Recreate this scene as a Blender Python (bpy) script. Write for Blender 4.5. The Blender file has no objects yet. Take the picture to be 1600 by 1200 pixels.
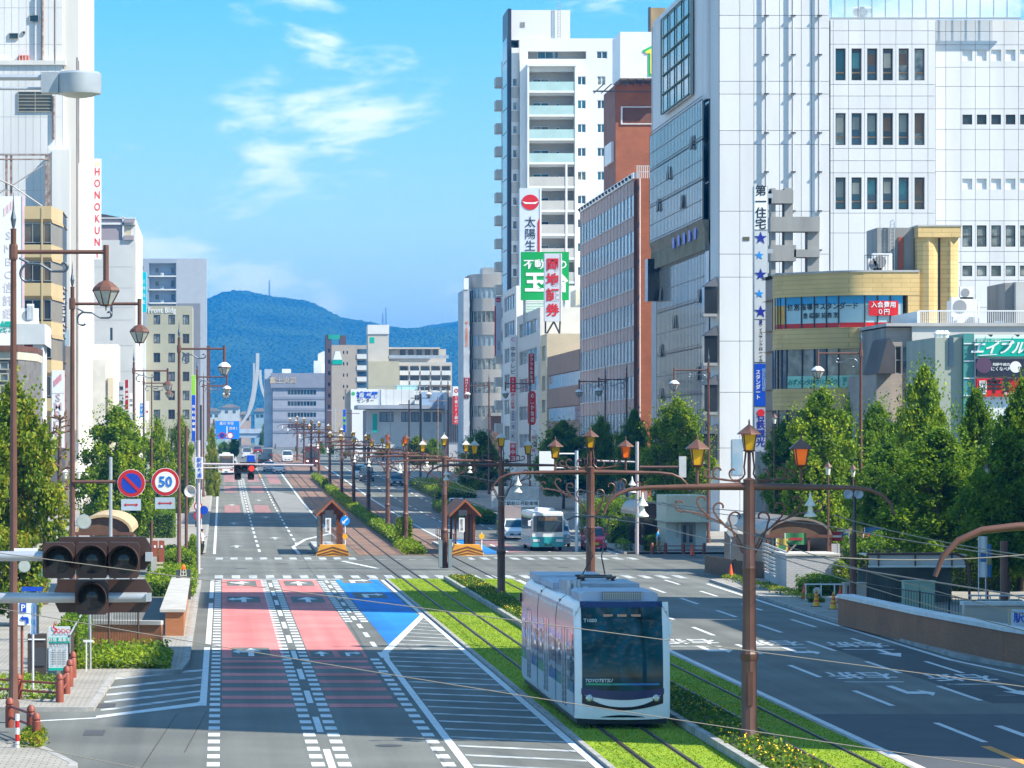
import bpy, math, random
from mathutils import Vector
R = math.radians
rnd = random.Random(7)
scene = bpy.context.scene
col = scene.collection

# == camera
EYE = 7.3          # eye height on the footbridge, metres
FPX = 5600.0       # focal length in pixels of a 1600 px wide frame (about 126 mm)
VX, VY = 347.0, 690.0   # where the straight street vanishes
cd = bpy.data.cameras.new('camera'); cam = bpy.data.objects.new('camera', cd); col.objects.link(cam)
cam.location = (0, 0, EYE); cam.rotation_euler = (R(90), 0, 0)
cd.sensor_width = 36; cd.lens = FPX / 1600 * 36
cd.shift_x = (800 - VX) / 1600; cd.shift_y = (VY - 600) / 1600
cd.clip_start = .5; cd.clip_end = 20000
scene.camera = cam

# == light
CLX, CLZ, SKS = 12.38, 1.2, .185
SUN_AZ, SUN_EL = 114, 44      # clockwise from the viewing direction, above the horizon
w = bpy.data.worlds.new('World'); scene.world = w; w.use_nodes = True
nt = w.node_tree; nt.nodes.clear()
def nd(t, **k):
    n = nt.nodes.new(t)
    for a, b in k.items(): setattr(n, a, b)
    return n
sky = nd('ShaderNodeTexSky', sky_type='NISHITA', sun_disc=False)
sky.sun_elevation = R(SUN_EL); sky.sun_rotation = R(SUN_AZ); sky.air_density = 1.0; sky.dust_density = 0.0; sky.ozone_density = 3.0
hs = nd('ShaderNodeHueSaturation'); hs.inputs['Saturation'].default_value = 2.4; hs.inputs['Value'].default_value = 1.0; hs.inputs['Hue'].default_value = .496
gm_ = nd('ShaderNodeGamma'); gm_.inputs['Gamma'].default_value = .6; nt.links.new(sky.outputs[0], gm_.inputs['Color']); nt.links.new(gm_.outputs[0], hs.inputs['Color'])
tc = nd('ShaderNodeTexCoord')
mp = nd('ShaderNodeMapping'); mp.inputs['Scale'].default_value = (15, 6, 42); mp.inputs['Location'].default_value = (CLX, 1.7, CLZ)
nt.links.new(tc.outputs['Generated'], mp.inputs['Vector'])
n1 = nd('ShaderNodeTexNoise'); n1.inputs['Scale'].default_value = 1.0; n1.inputs['Detail'].default_value = 8; n1.inputs['Roughness'].default_value = .57; n1.inputs['Distortion'].default_value = .25
nt.links.new(mp.outputs[0], n1.inputs['Vector'])
cr = nd('ShaderNodeValToRGB'); cr.color_ramp.interpolation = 'EASE'; cr.color_ramp.elements[0].position = .50; cr.color_ramp.elements[0].color = (0, 0, 0, 1)
cr.color_ramp.elements[1].position = .64; cr.color_ramp.elements[1].color = (.8, .8, .8, 1)
nt.links.new(n1.outputs['Fac'], cr.inputs['Fac'])
mx = nd('ShaderNodeMix', data_type='RGBA'); mx.inputs['B'].default_value = (4.2, 4.35, 4.5, 1)
nt.links.new(cr.outputs['Color'], mx.inputs['Factor']); nt.links.new(hs.outputs[0], mx.inputs['A'])
bg = nd('ShaderNodeBackground'); bg.inputs['Strength'].default_value = SKS
out = nd('ShaderNodeOutputWorld')
nt.links.new(mx.outputs['Result'], bg.inputs['Color']); nt.links.new(bg.outputs[0], out.inputs['Surface'])

sd = bpy.data.lights.new('sun', 'SUN'); sd.energy = 4.5; sd.angle = R(.5); sd.color = (1, .93, .80)
so = bpy.data.objects.new('sun', sd); col.objects.link(so)
sv = Vector((math.sin(R(SUN_AZ)) * math.cos(R(SUN_EL)), math.cos(R(SUN_AZ)) * math.cos(R(SUN_EL)), math.sin(R(SUN_EL))))
so.rotation_euler = sv.to_track_quat('Z', 'Y').to_euler(); so.location = sv * 300
scene.view_settings.view_transform = 'Standard'; scene.view_settings.look = 'None'
scene.view_settings.exposure = 1.1; scene.view_settings.gamma = 1; scene.view_settings.use_curve_mapping = False
scene.cycles.max_bounces = 5; scene.cycles.diffuse_bounces = 2; scene.cycles.glossy_bounces = 2; scene.cycles.transmission_bounces = 4
scene.cycles.transparent_max_bounces = 8; scene.cycles.volume_bounces = 0; scene.cycles.use_denoising = True
scene.cycles.sample_clamp_indirect = 6

# == ground profile and survey helpers
GP = [(-500, 0), (225, 0), (260, .12), (300, .36), (346, .72), (381, 1.06), (423, 1.62), (470, 2.26), (511, 2.8), (600, 3.9), (700, 4.9), (850, 5.8), (1100, 6.2), (9000, 6.2)]
def gz(y):
    for (a, za), (b, zb) in zip(GP, GP[1:]):
        if y <= b: return za + (zb - za) * (y - a) / (b - a)
    return GP[-1][1]
def G(px, py):
    "the ground point seen at a spot of the photograph"
    a, b = 20.0, 3000.0
    for _ in range(50):
        m = (a + b) / 2
        if VY + FPX * (EYE - gz(m)) / m > py: a = m
        else: b = m
    return ((px - VX) * a / FPX, a)
def fx(px, Y): return (px - VX) * Y / FPX
def fz(py, Y): return EYE - (py - VY) * Y / FPX

# == materials
MATS = {}
def M(name, c, rough=.7, metal=0, var=.12, vs=.6, bump=0, bs=8, spec=.5, rand=0, emit=0, c2=None, streak=False):
    if name in MATS: return MATS[name]
    m = bpy.data.materials.new(name); m.use_nodes = True; MATS[name] = m
    t = m.node_tree; b = t.nodes['Principled BSDF']; L = t.links
    b.inputs['Roughness'].default_value = rough; b.inputs['Metallic'].default_value = metal; b.inputs['Specular IOR Level'].default_value = spec
    c = tuple(c) + (1,)
    if emit:
        b.inputs['Emission Color'].default_value = c; b.inputs['Emission Strength'].default_value = emit
    b.inputs['Base Color'].default_value = c
    if var or c2 or rand:
        g = t.nodes.new('ShaderNodeNewGeometry'); n = t.nodes.new('ShaderNodeTexNoise'); n.inputs['Scale'].default_value = vs; n.inputs['Detail'].default_value = 6
        src = g.outputs['Position']
        if streak:
            mpp = t.nodes.new('ShaderNodeMapping'); mpp.inputs['Scale'].default_value = (1, 1, .12); L.new(src, mpp.inputs['Vector']); src = mpp.outputs[0]
        L.new(src, n.inputs['Vector'])
        r = t.nodes.new('ShaderNodeValToRGB'); e = r.color_ramp.elements
        e[0].position = .32; e[1].position = .68
        lo = tuple(x * (1 - var) for x in c[:3]) + (1,) if not c2 else tuple(c2) + (1,)
        hi = tuple(min(1, x * (1 + var)) for x in c[:3]) + (1,) if not c2 else c
        e[0].color = lo; e[1].color = hi
        L.new(n.outputs['Fac'], r.inputs['Fac']); last = r.outputs['Color']
        if rand:
            oi = t.nodes.new('ShaderNodeObjectInfo'); mr = t.nodes.new('ShaderNodeMapRange')
            mr.inputs['To Min'].default_value = 1 - rand; mr.inputs['To Max'].default_value = 1 + rand
            L.new(oi.outputs['Random'], mr.inputs['Value'])
            hv = t.nodes.new('ShaderNodeHueSaturation'); L.new(mr.outputs[0], hv.inputs['Value']); L.new(last, hv.inputs['Color']); last = hv.outputs[0]
        L.new(last, b.inputs['Base Color'])
        if emit: L.new(last, b.inputs['Emission Color'])
    if bump:
        g2 = t.nodes.new('ShaderNodeNewGeometry'); n2 = t.nodes.new('ShaderNodeTexNoise'); n2.inputs['Scale'].default_value = bs; n2.inputs['Detail'].default_value = 4
        bp = t.nodes.new('ShaderNodeBump'); bp.inputs['Strength'].default_value = bump; bp.inputs['Distance'].default_value = .02
        L.new(g2.outputs['Position'], n2.inputs['Vector']); L.new(n2.outputs['Fac'], bp.inputs['Height']); L.new(bp.outputs[0], b.inputs['Normal'])
    return m
def GLASS(name, c, c2, rough=.06, rand=.35, vs=.5, spec=.7):
    "window glass: dark room, some blinds and curtains, a clear reflection"
    return M(name, c, rough, 0, 0, vs, spec=spec, rand=rand, c2=c2)
def BRICK(name, c1, c2, mortar, bw, bh, axis='F', rough=.85):
    m = bpy.data.materials.new(name); m.use_nodes = True; MATS[name] = m
    t = m.node_tree; b = t.nodes['Principled BSDF']; L = t.links; b.inputs['Roughness'].default_value = rough
    g = t.nodes.new('ShaderNodeNewGeometry'); sx = t.nodes.new('ShaderNodeSeparateXYZ'); cx = t.nodes.new('ShaderNodeCombineXYZ')
    ad = t.nodes.new('ShaderNodeMath'); ad.operation = 'ADD'
    L.new(g.outputs['Position'], sx.inputs[0]); L.new(sx.outputs[0], ad.inputs[0]); L.new(sx.outputs[1], ad.inputs[1])
    L.new(ad.outputs[0], cx.inputs[0]); L.new(sx.outputs[2] if axis != 'G' else sx.outputs[1], cx.inputs[1])
    if axis == 'G': L.new(sx.outputs[0], cx.inputs[0])
    br = t.nodes.new('ShaderNodeTexBrick'); br.inputs['Scale'].default_value = 1; br.inputs['Brick Width'].default_value = bw; br.inputs['Row Height'].default_value = bh
    br.inputs['Mortar Size'].default_value = bh * .07; br.inputs['Color1'].default_value = tuple(c1) + (1,); br.inputs['Color2'].default_value = tuple(c2) + (1,); br.inputs['Mortar'].default_value = tuple(mortar) + (1,)
    L.new(cx.outputs[0], br.inputs['Vector'])
    n = t.nodes.new('ShaderNodeTexNoise'); n.inputs['Scale'].default_value = .5; n.inputs['Detail'].default_value = 6; L.new(g.outputs['Position'], n.inputs['Vector'])
    mr = t.nodes.new('ShaderNodeMapRange'); mr.inputs['From Min'].default_value = .3; mr.inputs['From Max'].default_value = .7; mr.inputs['To Min'].default_value = .82; mr.inputs['To Max'].default_value = 1.1
    hv = t.nodes.new('ShaderNodeHueSaturation'); L.new(n.outputs['Fac'], mr.inputs['Value']); L.new(mr.outputs[0], hv.inputs['Value']); L.new(br.outputs['Color'], hv.inputs['Color']); L.new(hv.outputs[0], b.inputs['Base Color'])
    bp = t.nodes.new('ShaderNodeBump'); bp.inputs['Strength'].default_value = .5; bp.inputs['Distance'].default_value = .01; bp.invert = True
    L.new(br.outputs['Fac'], bp.inputs['Height']); L.new(bp.outputs[0], b.inputs['Normal'])
    return m

# == mesh building
class MB:
    def __init__(s): s.v = []; s.f = []; s.m = []; s.mi = 0
    def add(s, vs, fs):
        o = len(s.v); s.v += [tuple(p) for p in vs]
        for f in fs: s.f.append(tuple(i + o for i in f)); s.m.append(s.mi)
        return s
    def box(s, x0, x1, y0, y1, z0, z1):
        return s.add([(x0,y0,z0),(x1,y0,z0),(x1,y1,z0),(x0,y1,z0),(x0,y0,z1),(x1,y0,z1),(x1,y1,z1),(x0,y1,z1)],
                     [(3,2,1,0),(4,5,6,7),(0,1,5,4),(1,2,6,5),(2,3,7,6),(3,0,4,7)])
    def cb(s, c, d): return s.box(c[0]-d[0]/2, c[0]+d[0]/2, c[1]-d[1]/2, c[1]+d[1]/2, c[2]-d[2]/2, c[2]+d[2]/2)
    def quad(s, *p): return s.add(p, [tuple(range(len(p)))])
    def prism(s, poly, z0, z1):
        n = len(poly)
        return s.add([(x, y, z0) for x, y in poly] + [(x, y, z1) for x, y in poly],
                     [tuple(range(n))[::-1], tuple(range(n, 2*n))] + [(i, (i+1) % n, n+(i+1) % n, n+i) for i in range(n)])
    def ext(s, poly, axis, a, b):
        "extrude a 2-D outline along x (outline in y,z) or y (outline in x,z)"
        n = len(poly); f = (lambda p, t: (t, p[0], p[1])) if axis == 'x' else (lambda p, t: (p[0], t, p[1]))
        return s.add([f(p, a) for p in poly] + [f(p, b) for p in poly],
                     [tuple(range(n))[::-1], tuple(range(n, 2*n))] + [(i, (i+1) % n, n+(i+1) % n, n+i) for i in range(n)])
    def tube(s, pts, r, n=8, caps=True):
        pts = [Vector(p) for p in pts]; rs = r if isinstance(r, (list, tuple)) else [r] * len(pts)
        vs = []; fs = []
        up = None
        for i, p in enumerate(pts):
            d = (pts[min(i+1, len(pts)-1)] - pts[max(i-1, 0)]).normalized()
            if up is None: up = Vector((0, 0, 1)) if abs(d.z) < .9 else Vector((1, 0, 0))
            a = d.cross(up); a = a.normalized() if a.length > 1e-5 else Vector((1, 0, 0)); b = a.cross(d).normalized(); up = b
            for k in range(n):
                t = 2 * math.pi * k / n
                vs.append(p + (a * math.cos(t) + b * math.sin(t)) * rs[i])
        for i in range(len(pts)-1):
            for k in range(n): fs.append((i*n+k, i*n+(k+1) % n, (i+1)*n+(k+1) % n, (i+1)*n+k))
        if caps: fs += [tuple(range(n))[::-1], tuple(range((len(pts)-1)*n, len(pts)*n))]
        return s.add(vs, fs)
    def lathe(s, c, prof, n=12, axis='z'):
        vs = []; fs = []
        for r, h in prof:
            for k in range(n):
                t = 2*math.pi*k/n + math.pi/n
                a, b = r*math.cos(t), r*math.sin(t)
                vs.append((c[0]+a, c[1]+b, c[2]+h) if axis == 'z' else ((c[0]+a, c[1]+h, c[2]+b) if axis == 'y' else (c[0]+h, c[1]+a, c[2]+b)))
        for i in range(len(prof)-1):
            for k in range(n): fs.append((i*n+k, i*n+(k+1) % n, (i+1)*n+(k+1) % n, (i+1)*n+k))
        fs += [tuple(range(n))[::-1], tuple(range((len(prof)-1)*n, len(prof)*n))]
        return s.add(vs, fs)
    def grid(s, fn, nu, nv):
        vs = [fn(i/nu, j/nv) for j in range(nv+1) for i in range(nu+1)]
        return s.add(vs, [(j*(nu+1)+i, j*(nu+1)+i+1, (j+1)*(nu+1)+i+1, (j+1)*(nu+1)+i) for j in range(nv) for i in range(nu)])
    def mesh(s, name, mats, smooth=0, org=(0, 0, 0)):
        me = bpy.data.meshes.new(name)
        ox, oy, oz = org
        me.from_pydata([(x-ox, y-oy, z-oz) for x, y, z in s.v], [], s.f)
        for m in (mats if isinstance(mats, (list, tuple)) else [mats]): me.materials.append(m)
        if any(s.m): me.polygons.foreach_set('material_index', s.m)
        if smooth:
            me.polygons.foreach_set('use_smooth', [True]*len(me.polygons)); me.set_sharp_from_angle(angle=smooth)
        me.update(); return me
ORG = {}
def link(o, parent=None, org=(0, 0, 0)):
    col.objects.link(o); ORG[o.name] = Vector(org)
    if parent: o.parent = parent
    return o
def tag(o, label=None, cat=None, group=None, kind=None):
    if label: o['label'] = label
    if cat: o['category'] = cat
    if group: o['group'] = group
    if kind: o['kind'] = kind
    return o
def thing(name, label, cat, loc=(0, 0, 0), group=None, rz=0):
    o = bpy.data.objects.new(name, None); o.empty_display_size = .2; o.location = loc; o.rotation_euler = (0, 0, rz)
    link(o, None, loc if not rz else (0, 0, 0)); return tag(o, label, cat, group)
def obj(name, mb, mat, parent=None, smooth=0, label=None, local=False):
    "one mesh object; coordinates are world metres unless local"
    org = ORG[parent.name] if parent and not local else (0, 0, 0)
    o = bpy.data.objects.new(name, mb.mesh(name, mat, smooth, org)); link(o, parent, org)
    if label: o['label'] = label
    return o
CACHE = {}
def pbox(name, parent, c, d, mat, label=None):
    "a box piece; alike pieces share one mesh"
    key = ('b', round(d[0], 3), round(d[1], 3), round(d[2], 3), mat.name)
    if key not in CACHE:
        CACHE[key] = MB().cb((0, 0, 0), d).mesh(name, mat)
    o = bpy.data.objects.new(name, CACHE[key]); link(o, parent, c)
    o.location = Vector(c) - (ORG[parent.name] if parent else Vector((0, 0, 0)))
    if label: o['label'] = label
    return o
def put(name, parent, me, c):
    o = bpy.data.objects.new(name, me); link(o, parent, c); o.location = Vector(c) - (ORG[parent.name] if parent else Vector((0, 0, 0))); return o
def copy_tree(o, parent=None, loc=None, label=None, rz=None, scale=None):
    c = o.copy(); col.objects.link(c); c.parent = parent; ORG[c.name] = Vector(loc) if loc else ORG[o.name]
    if loc is not None: c.location = loc
    if rz is not None: c.rotation_euler = (0, 0, rz)
    if scale is not None: c.scale = scale
    if label: c['label'] = label
    for ch in o.children: copy_tree(ch, c)
    return c
# faces of a building: F looks at the camera, L looks left across the street, R looks right across the street
def fp(face, d):
    return {'F': lambda u, z, w_: (u, d + w_, z), 'L': lambda u, z, w_: (d + w_, u, z), 'R': lambda u, z, w_: (d - w_, u, z)}[face]
def facade(parent, face, d, u0, u1, z0, z1, ops, mat, t=.25, name='wall'):
    us = sorted({u0, u1} | {min(max(x, u0), u1) for o in ops for x in o[:2]}); zs = sorted({z0, z1} | {min(max(x, z0), z1) for o in ops for x in o[2:4]})
    p = fp(face, d); mb = MB()
    def op(i, j):
        if i < 0 or j < 0 or i >= len(us)-1 or j >= len(zs)-1: return False
        a, b = (us[i]+us[i+1])/2, (zs[j]+zs[j+1])/2
        return any(o[0] < a < o[1] and o[2] < b < o[3] for o in ops)
    grid = [[op(i, j) for j in range(len(zs)-1)] for i in range(len(us)-1)]
    for i in range(len(us)-1):
        for j in range(len(zs)-1):
            a, b, c, e = us[i], us[i+1], zs[j], zs[j+1]
            if not grid[i][j]: mb.quad(p(a, c, 0), p(b, c, 0), p(b, e, 0), p(a, e, 0))
            else:
                if i == 0 or not grid[i-1][j]: mb.quad(p(a, c, 0), p(a, e, 0), p(a, e, t), p(a, c, t))
                if i == len(us)-2 or not grid[i+1][j]: mb.quad(p(b, c, 0), p(b, e, 0), p(b, e, t), p(b, c, t))
                if j == 0 or not grid[i][j-1]: mb.quad(p(a, c, 0), p(b, c, 0), p(b, c, t), p(a, c, t))
                if j == len(zs)-2 or not grid[i][j+1]: mb.quad(p(a, e, 0), p(b, e, 0), p(b, e, t), p(a, e, t))
    return obj(name, mb, mat, parent)
def window(parent, face, d, u0, u1, z0, z1, w_, glass, frame=None, nu=1, nz=1, ft=.06, name='window', bars=None):
    "a window in an opening: frame and mullions as the part, its pane as the sub-part"
    W, Hh = round(u1-u0, 3), round(z1-z0, 3)
    p = fp(face, d); c = p(u0, z0, w_); sx = {'F': (1, 0), 'L': (0, 1), 'R': (0, 1)}[face]
    dep = {'F': (0, 1), 'L': (1, 0), 'R': (-1, 0)}[face]
    def bx(mb, a, b, e, f, g, h):
        q = [(a*sx[0]+g*dep[0], a*sx[1]+g*dep[1]), (b*sx[0]+h*dep[0], b*sx[1]+h*dep[1])]
        mb.box(min(q[0][0], q[1][0]), max(q[0][0], q[1][0]), min(q[0][1], q[1][1]), max(q[0][1], q[1][1]), e, f)
    kg = ('g', face, W, Hh, glass.name)
    if kg not in CACHE:
        mb = MB(); bx(mb, .004, W-.004, .004, Hh-.004, 0, .03); CACHE[kg] = mb.mesh('pane', glass)
    if frame is None: return put(name, parent, CACHE[kg], c)
    kf = ('f', face, W, Hh, nu, nz, frame.name, ft)
    if kf not in CACHE:
        mb = MB()
        bx(mb, 0, ft, 0, Hh, -.08, -.004); bx(mb, W-ft, W, 0, Hh, -.08, -.004); bx(mb, ft, W-ft, 0, ft, -.078, -.004); bx(mb, ft, W-ft, Hh-ft, Hh, -.078, -.004)
        for i in range(1, nu): bx(mb, W*i/nu-ft/2, W*i/nu+ft/2, ft, Hh-ft, -.07, -.004)
        for j in range(1, nz): bx(mb, ft, W-ft, Hh*j/nz-ft/2, Hh*j/nz+ft/2, -.066, -.004)
        CACHE[kf] = mb.mesh('frame', frame)
    f = put(name, parent, CACHE[kf], c)
    put('pane', f, CACHE[kg], c)
    return f
def text(name, s, mat, parent, pos, size, face='F', vert=False, bold=0, sx=1, ext=.01, ls=.92, align='CENTER', shear=0):
    key = ('t', s, vert, bold, ext, ls, align, shear, mat.name)
    if key not in CACHE:
        cu = bpy.data.curves.new('lettering', 'FONT'); cu.body = '\n'.join(s) if vert else s
        cu.align_x = align; cu.align_y = 'CENTER'; cu.size = 1; cu.offset = bold; cu.extrude = ext; cu.space_line = ls; cu.resolution_u = 2; cu.shear = shear
        to = bpy.data.objects.new('tmp', cu); col.objects.link(to)
        dg = bpy.context.evaluated_depsgraph_get()
        me = bpy.data.meshes.new_from_object(to.evaluated_get(dg)); bpy.data.objects.remove(to); bpy.data.curves.remove(cu)
        me.materials.clear(); me.materials.append(mat); CACHE[key] = me
    o = put(name, parent, CACHE[key], pos)
    o.rotation_euler = {'F': (R(90), 0, 0), 'L': (R(90), 0, R(-90)), 'R': (R(90), 0, R(90)), 'G': (0, 0, 0), 'g': (0, 0, R(180))}[face]
    o.scale = (size*sx, size, size) if face not in 'gG' else (sx, size, 1)
    return o
# == materials used all over
def ROAD(name, c):
    "asphalt with wheel tracks along the street, blotches, old patches and fine grain"
    m = M(name, c, .86, var=.2, vs=.22, bump=.3, bs=45); t = m.node_tree; L = t.links; b = t.nodes['Principled BSDF']
    src = b.inputs['Base Color'].links[0].from_socket; g = t.nodes.new('ShaderNodeNewGeometry'); last = src
    for sc, lo, hi, det in (((1.15, .012, 1), .8, 1.16, 3), ((.09, .035, 1), .86, 1.12, 6), ((14, 14, 14), .88, 1.12, 2)):
        mp_ = t.nodes.new('ShaderNodeMapping'); mp_.inputs['Scale'].default_value = sc; L.new(g.outputs['Position'], mp_.inputs['Vector'])
        n = t.nodes.new('ShaderNodeTexNoise'); n.inputs['Scale'].default_value = 1; n.inputs['Detail'].default_value = det; L.new(mp_.outputs[0], n.inputs['Vector'])
        mr = t.nodes.new('ShaderNodeMapRange'); mr.inputs['From Min'].default_value = .3; mr.inputs['From Max'].default_value = .7; mr.inputs['To Min'].default_value = lo; mr.inputs['To Max'].default_value = hi; L.new(n.outputs['Fac'], mr.inputs['Value'])
        hv = t.nodes.new('ShaderNodeHueSaturation'); L.new(mr.outputs[0], hv.inputs['Value']); L.new(last, hv.inputs['Color']); last = hv.outputs[0]
    L.new(last, b.inputs['Base Color']); return m
asphalt = ROAD('asphalt', (.138, .142, .126))
asphalt_dark = M('asphalt_patch', (.062, .07, .072), .86, var=.15, vs=.6, bump=.25, bs=40)
white_paint = M('road_paint_white', (.72, .74, .74), .7, vs=2.5, c2=(.55, .57, .57))
worn_paint = M('road_paint_worn', (.64, .67, .67), .75, vs=1.6, c2=(.19, .205, .205))
red_paint = ROAD('road_paint_red', (.60, .19, .175))
blue_paint = ROAD('road_paint_blue', (.006, .19, .55))
orange_paint = M('road_paint_orange', (.75, .3, .06), .8, var=.1, vs=2)
pave_m = BRICK('pavement_tiles', (.36, .335, .29), (.31, .29, .25), (.22, .2, .18), .3, .3, 'G', .9)
kerb_m = M('kerb_concrete', (.33, .32, .3), .9, var=.25, vs=1.5, bump=.3, bs=20)
grass_bed = M('turf', (.24, .34, .003), .95, vs=.5, c2=(.17, .28, .002), bump=.6, bs=60)
soil_m = M('soil', (.09, .07, .05), .95, var=.3, vs=3)
track_brown = M('track_paving', (.21, .125, .085), .9, var=.25, vs=.5)
rail_m = M('rail_steel', (.085, .055, .04), .5, .5, var=.3, vs=3)
rail_side = M('rail_edge', (.055, .038, .026), .9, var=.3, vs=4)
concrete = M('concrete', (.42, .42, .41), .85, var=.18, vs=.5, bump=.15)
concrete_d = M('concrete_grey', (.27, .27, .26), .88, var=.25, vs=.6, streak=True)
brown_metal = M('brown_painted_metal', (.135, .06, .04), .45, var=.18, vs=2)
brown_dark = M('dark_brown_metal', (.1, .04, .025), .5, var=.2, vs=2)
steel = M('galvanised_steel', (.50, .53, .56), .42, .55, var=.1, vs=3)
white_metal = M('white_metal', (.78, .79, .79), .4, var=.06, vs=2)
black_m = M('black_rubber', (.02, .02, .022), .6, var=.2)
dark_m = M('dark_grey_metal', (.055, .06, .07), .45, var=.15)
white_wall = M('white_wall', (.74, .75, .75), .75, var=.05, vs=.25, bump=.05)

def strip_ys(y0, y1, st=12):
    n = max(1, int((y1-y0)/st)); return [y0+(y1-y0)*i/n for i in range(n+1)]
def sheet(name, x0, x1, y0, y1, dz, mat, parent=None, st=12, kind=None, mb=None):
    own = mb is None; mb = mb or MB(); ys = strip_ys(y0, y1, st)
    mb.add([(x, y, gz(y)+dz) for y in ys for x in (x0, x1)], [(2*i, 2*i+1, 2*i+3, 2*i+2) for i in range(len(ys)-1)])
    if own:
        o = obj(name, mb, mat, parent)
        if kind: tag(o, kind=kind)
        return o
def polysheet(name, polys, dz, mat, parent=None):
    mb = MB()
    for p in polys: mb.quad(*[(x, y, gz(y)+dz) for x, y in p])
    return obj(name, mb, mat, parent)

# == land, hills, air
land = M('far_land', (.11, .14, .1), .95, var=.4, vs=.01)
mb = MB(); ys = [-200, 0, 100, 225, 260, 300, 346, 381, 423, 470, 511, 600, 700, 850, 1100, 1500, 2500, 9500]
xs = [-3800, -300, -60, 0, 60, 300, 5300]
mb.add([(x, y, gz(y)-.3) for y in ys for x in xs], [(j*7+i, j*7+i+1, (j+1)*7+i+1, (j+1)*7+i) for j in range(len(ys)-1) for i in range(6)])
tag(obj('ground', mb, land), kind='structure')
from mathutils import noise
forest = M('forest_hills', (.04, .085, .018), .95, vs=.007, c2=(.008, .028, .01), bump=.0)
SIL = [(-900, 640), (-500, 590), (-200, 540), (0, 505), (150, 492), (250, 483), (300, 474), (323, 468), (345, 460), (365, 457), (400, 459), (430, 462), (470, 467), (492, 476), (520, 491), (560, 495), (590, 500), (620, 503), (650, 500), (680, 496), (700, 494), (724, 492), (800, 480), (950, 500), (1150, 530), (1500, 560), (2200, 640)]
def sil(px):
    for (a, za), (b, zb) in zip(SIL, SIL[1:]):
        if px <= b: return za+(zb-za)*(px-a)/(b-a)
    return 640
HY = 6200.0; HS = HY/3300      # the ridge stands about six kilometres off
def hill_z(x, t):
    xs_, y_ = x/HS, 3300+t*1000
    s = max(0, 1-abs(t)**1.6) if t < 0 else max(0, 1-(t*1.2)**2)
    n = noise.fractal(Vector((xs_*.0022, y_*.0022, 2)), 1, 2.1, 6); n2 = noise.fractal(Vector((xs_*.012, y_*.012, 5)), 1, 2, 4)
    fold = 1-abs(noise.noise(Vector((xs_*.0035+y_*.0012, y_*.0018, 9)))); rid = noise.fractal(Vector((xs_*.006+t*.5, t*1.6, 21)), 1, 2, 3)
    hh = fz(sil(VX+x*FPX/HY), HY)-5
    return 5+max(0, hh*s*(.82+.18*fold)+HS*((n*12+n2*2.5+rid*17)*(1-s)*s*3.2+n2*1.7*s))
hm = MB().grid(lambda u, v: (-1900+4200*u, HY+(v*1.6-1)*1900, hill_z(-1900+4200*u, v*1.6-1)), 420, 110)
tag(obj('hills', hm, forest, smooth=1.2), kind='structure')
# tree tops along the slope break the outline
r2 = random.Random(5); tm = MB()
for _ in range(15000):
    px = r2.uniform(290, 740); t = r2.uniform(-.95, .03)**1; y = HY+t*1900; x = (px-VX)*y/FPX
    z = hill_z(x, t); rr = r2.uniform(3, 7); hh = rr*r2.uniform(.15, .5); a0 = r2.uniform(0, 3)
    q = [(x+rr*math.cos(a0+k*1.2566)*r2.uniform(.7, 1.1), y+rr*math.sin(a0+k*1.2566), z-2) for k in range(5)]+[(x+rr*.55*math.cos(a0+.5+k*1.2566), y+rr*.55*math.sin(a0+.5+k*1.2566), z+hh*.75) for k in range(5)]
    tm.add(q+[(x, y, z+hh)], [(k, (k+1) % 5, 5+(k+1) % 5, 5+k) for k in range(5)]+[(5+k, 5+(k+1) % 5, 10) for k in range(5)])
ft = obj('hill_forest', tm, smooth=1.5, mat=M('forest_crowns', (.04, .085, .018), .95, vs=.007, c2=(.008, .028, .01))); tag(ft, 'dense green forest covering the far hills', 'forest', kind='stuff')
for px, py, hpx in ((421, 462, 24), (603, 502, 22), (598, 501, 12)):
    Y = HY-15; k = FPX/Y; x = fx(px, Y); z = fz(py, Y)-8
    mb = MB(); hh = hpx/k
    for a, b in ((-1.6, -1.6), (1.6, -1.6), (0, 1.8)): mb.tube([(x+a, Y+b, z-12), (x+a*.4, Y+b*.4, z+hh+8)], [.8, .4], 4)
    for q in range(5): zz = z+hh*(q+.5)/5; mb.cb((x, Y, zz), (3.2-q*.4, 2.4, .7))
    tag(obj('radio_mast', mb, steel), ('tall thin radio mast on the highest hill ridge', 'thin radio mast on the lower right ridge', 'short aerial beside the mast on the lower ridge')[[421, 603, 598].index(px)], 'mast', 'masts on the hills')

hz = MB().box(-3900, 5400, -300, 9600, -3, 315)
hm_ = bpy.data.materials.new('haze_air'); hm_.use_nodes = True; t = hm_.node_tree; t.nodes.clear()
pv = t.nodes.new('ShaderNodeVolumePrincipled'); pv.inputs['Color'].default_value = (.01, .35, .95, 1); pv.inputs['Density'].default_value = 1.55e-4; pv.inputs['Anisotropy'].default_value = 0
mo = t.nodes.new('ShaderNodeOutputMaterial'); t.links.new(pv.outputs[0], mo.inputs['Volume'])
haze = obj('haze', hz, hm_); tag(haze, 'thin blue summer haze over the whole town', 'haze', kind='stuff')

# == carriageways
road = tag(sheet('road', -70, 110, 10, 1100, 0, asphalt, st=10), kind='structure')
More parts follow.
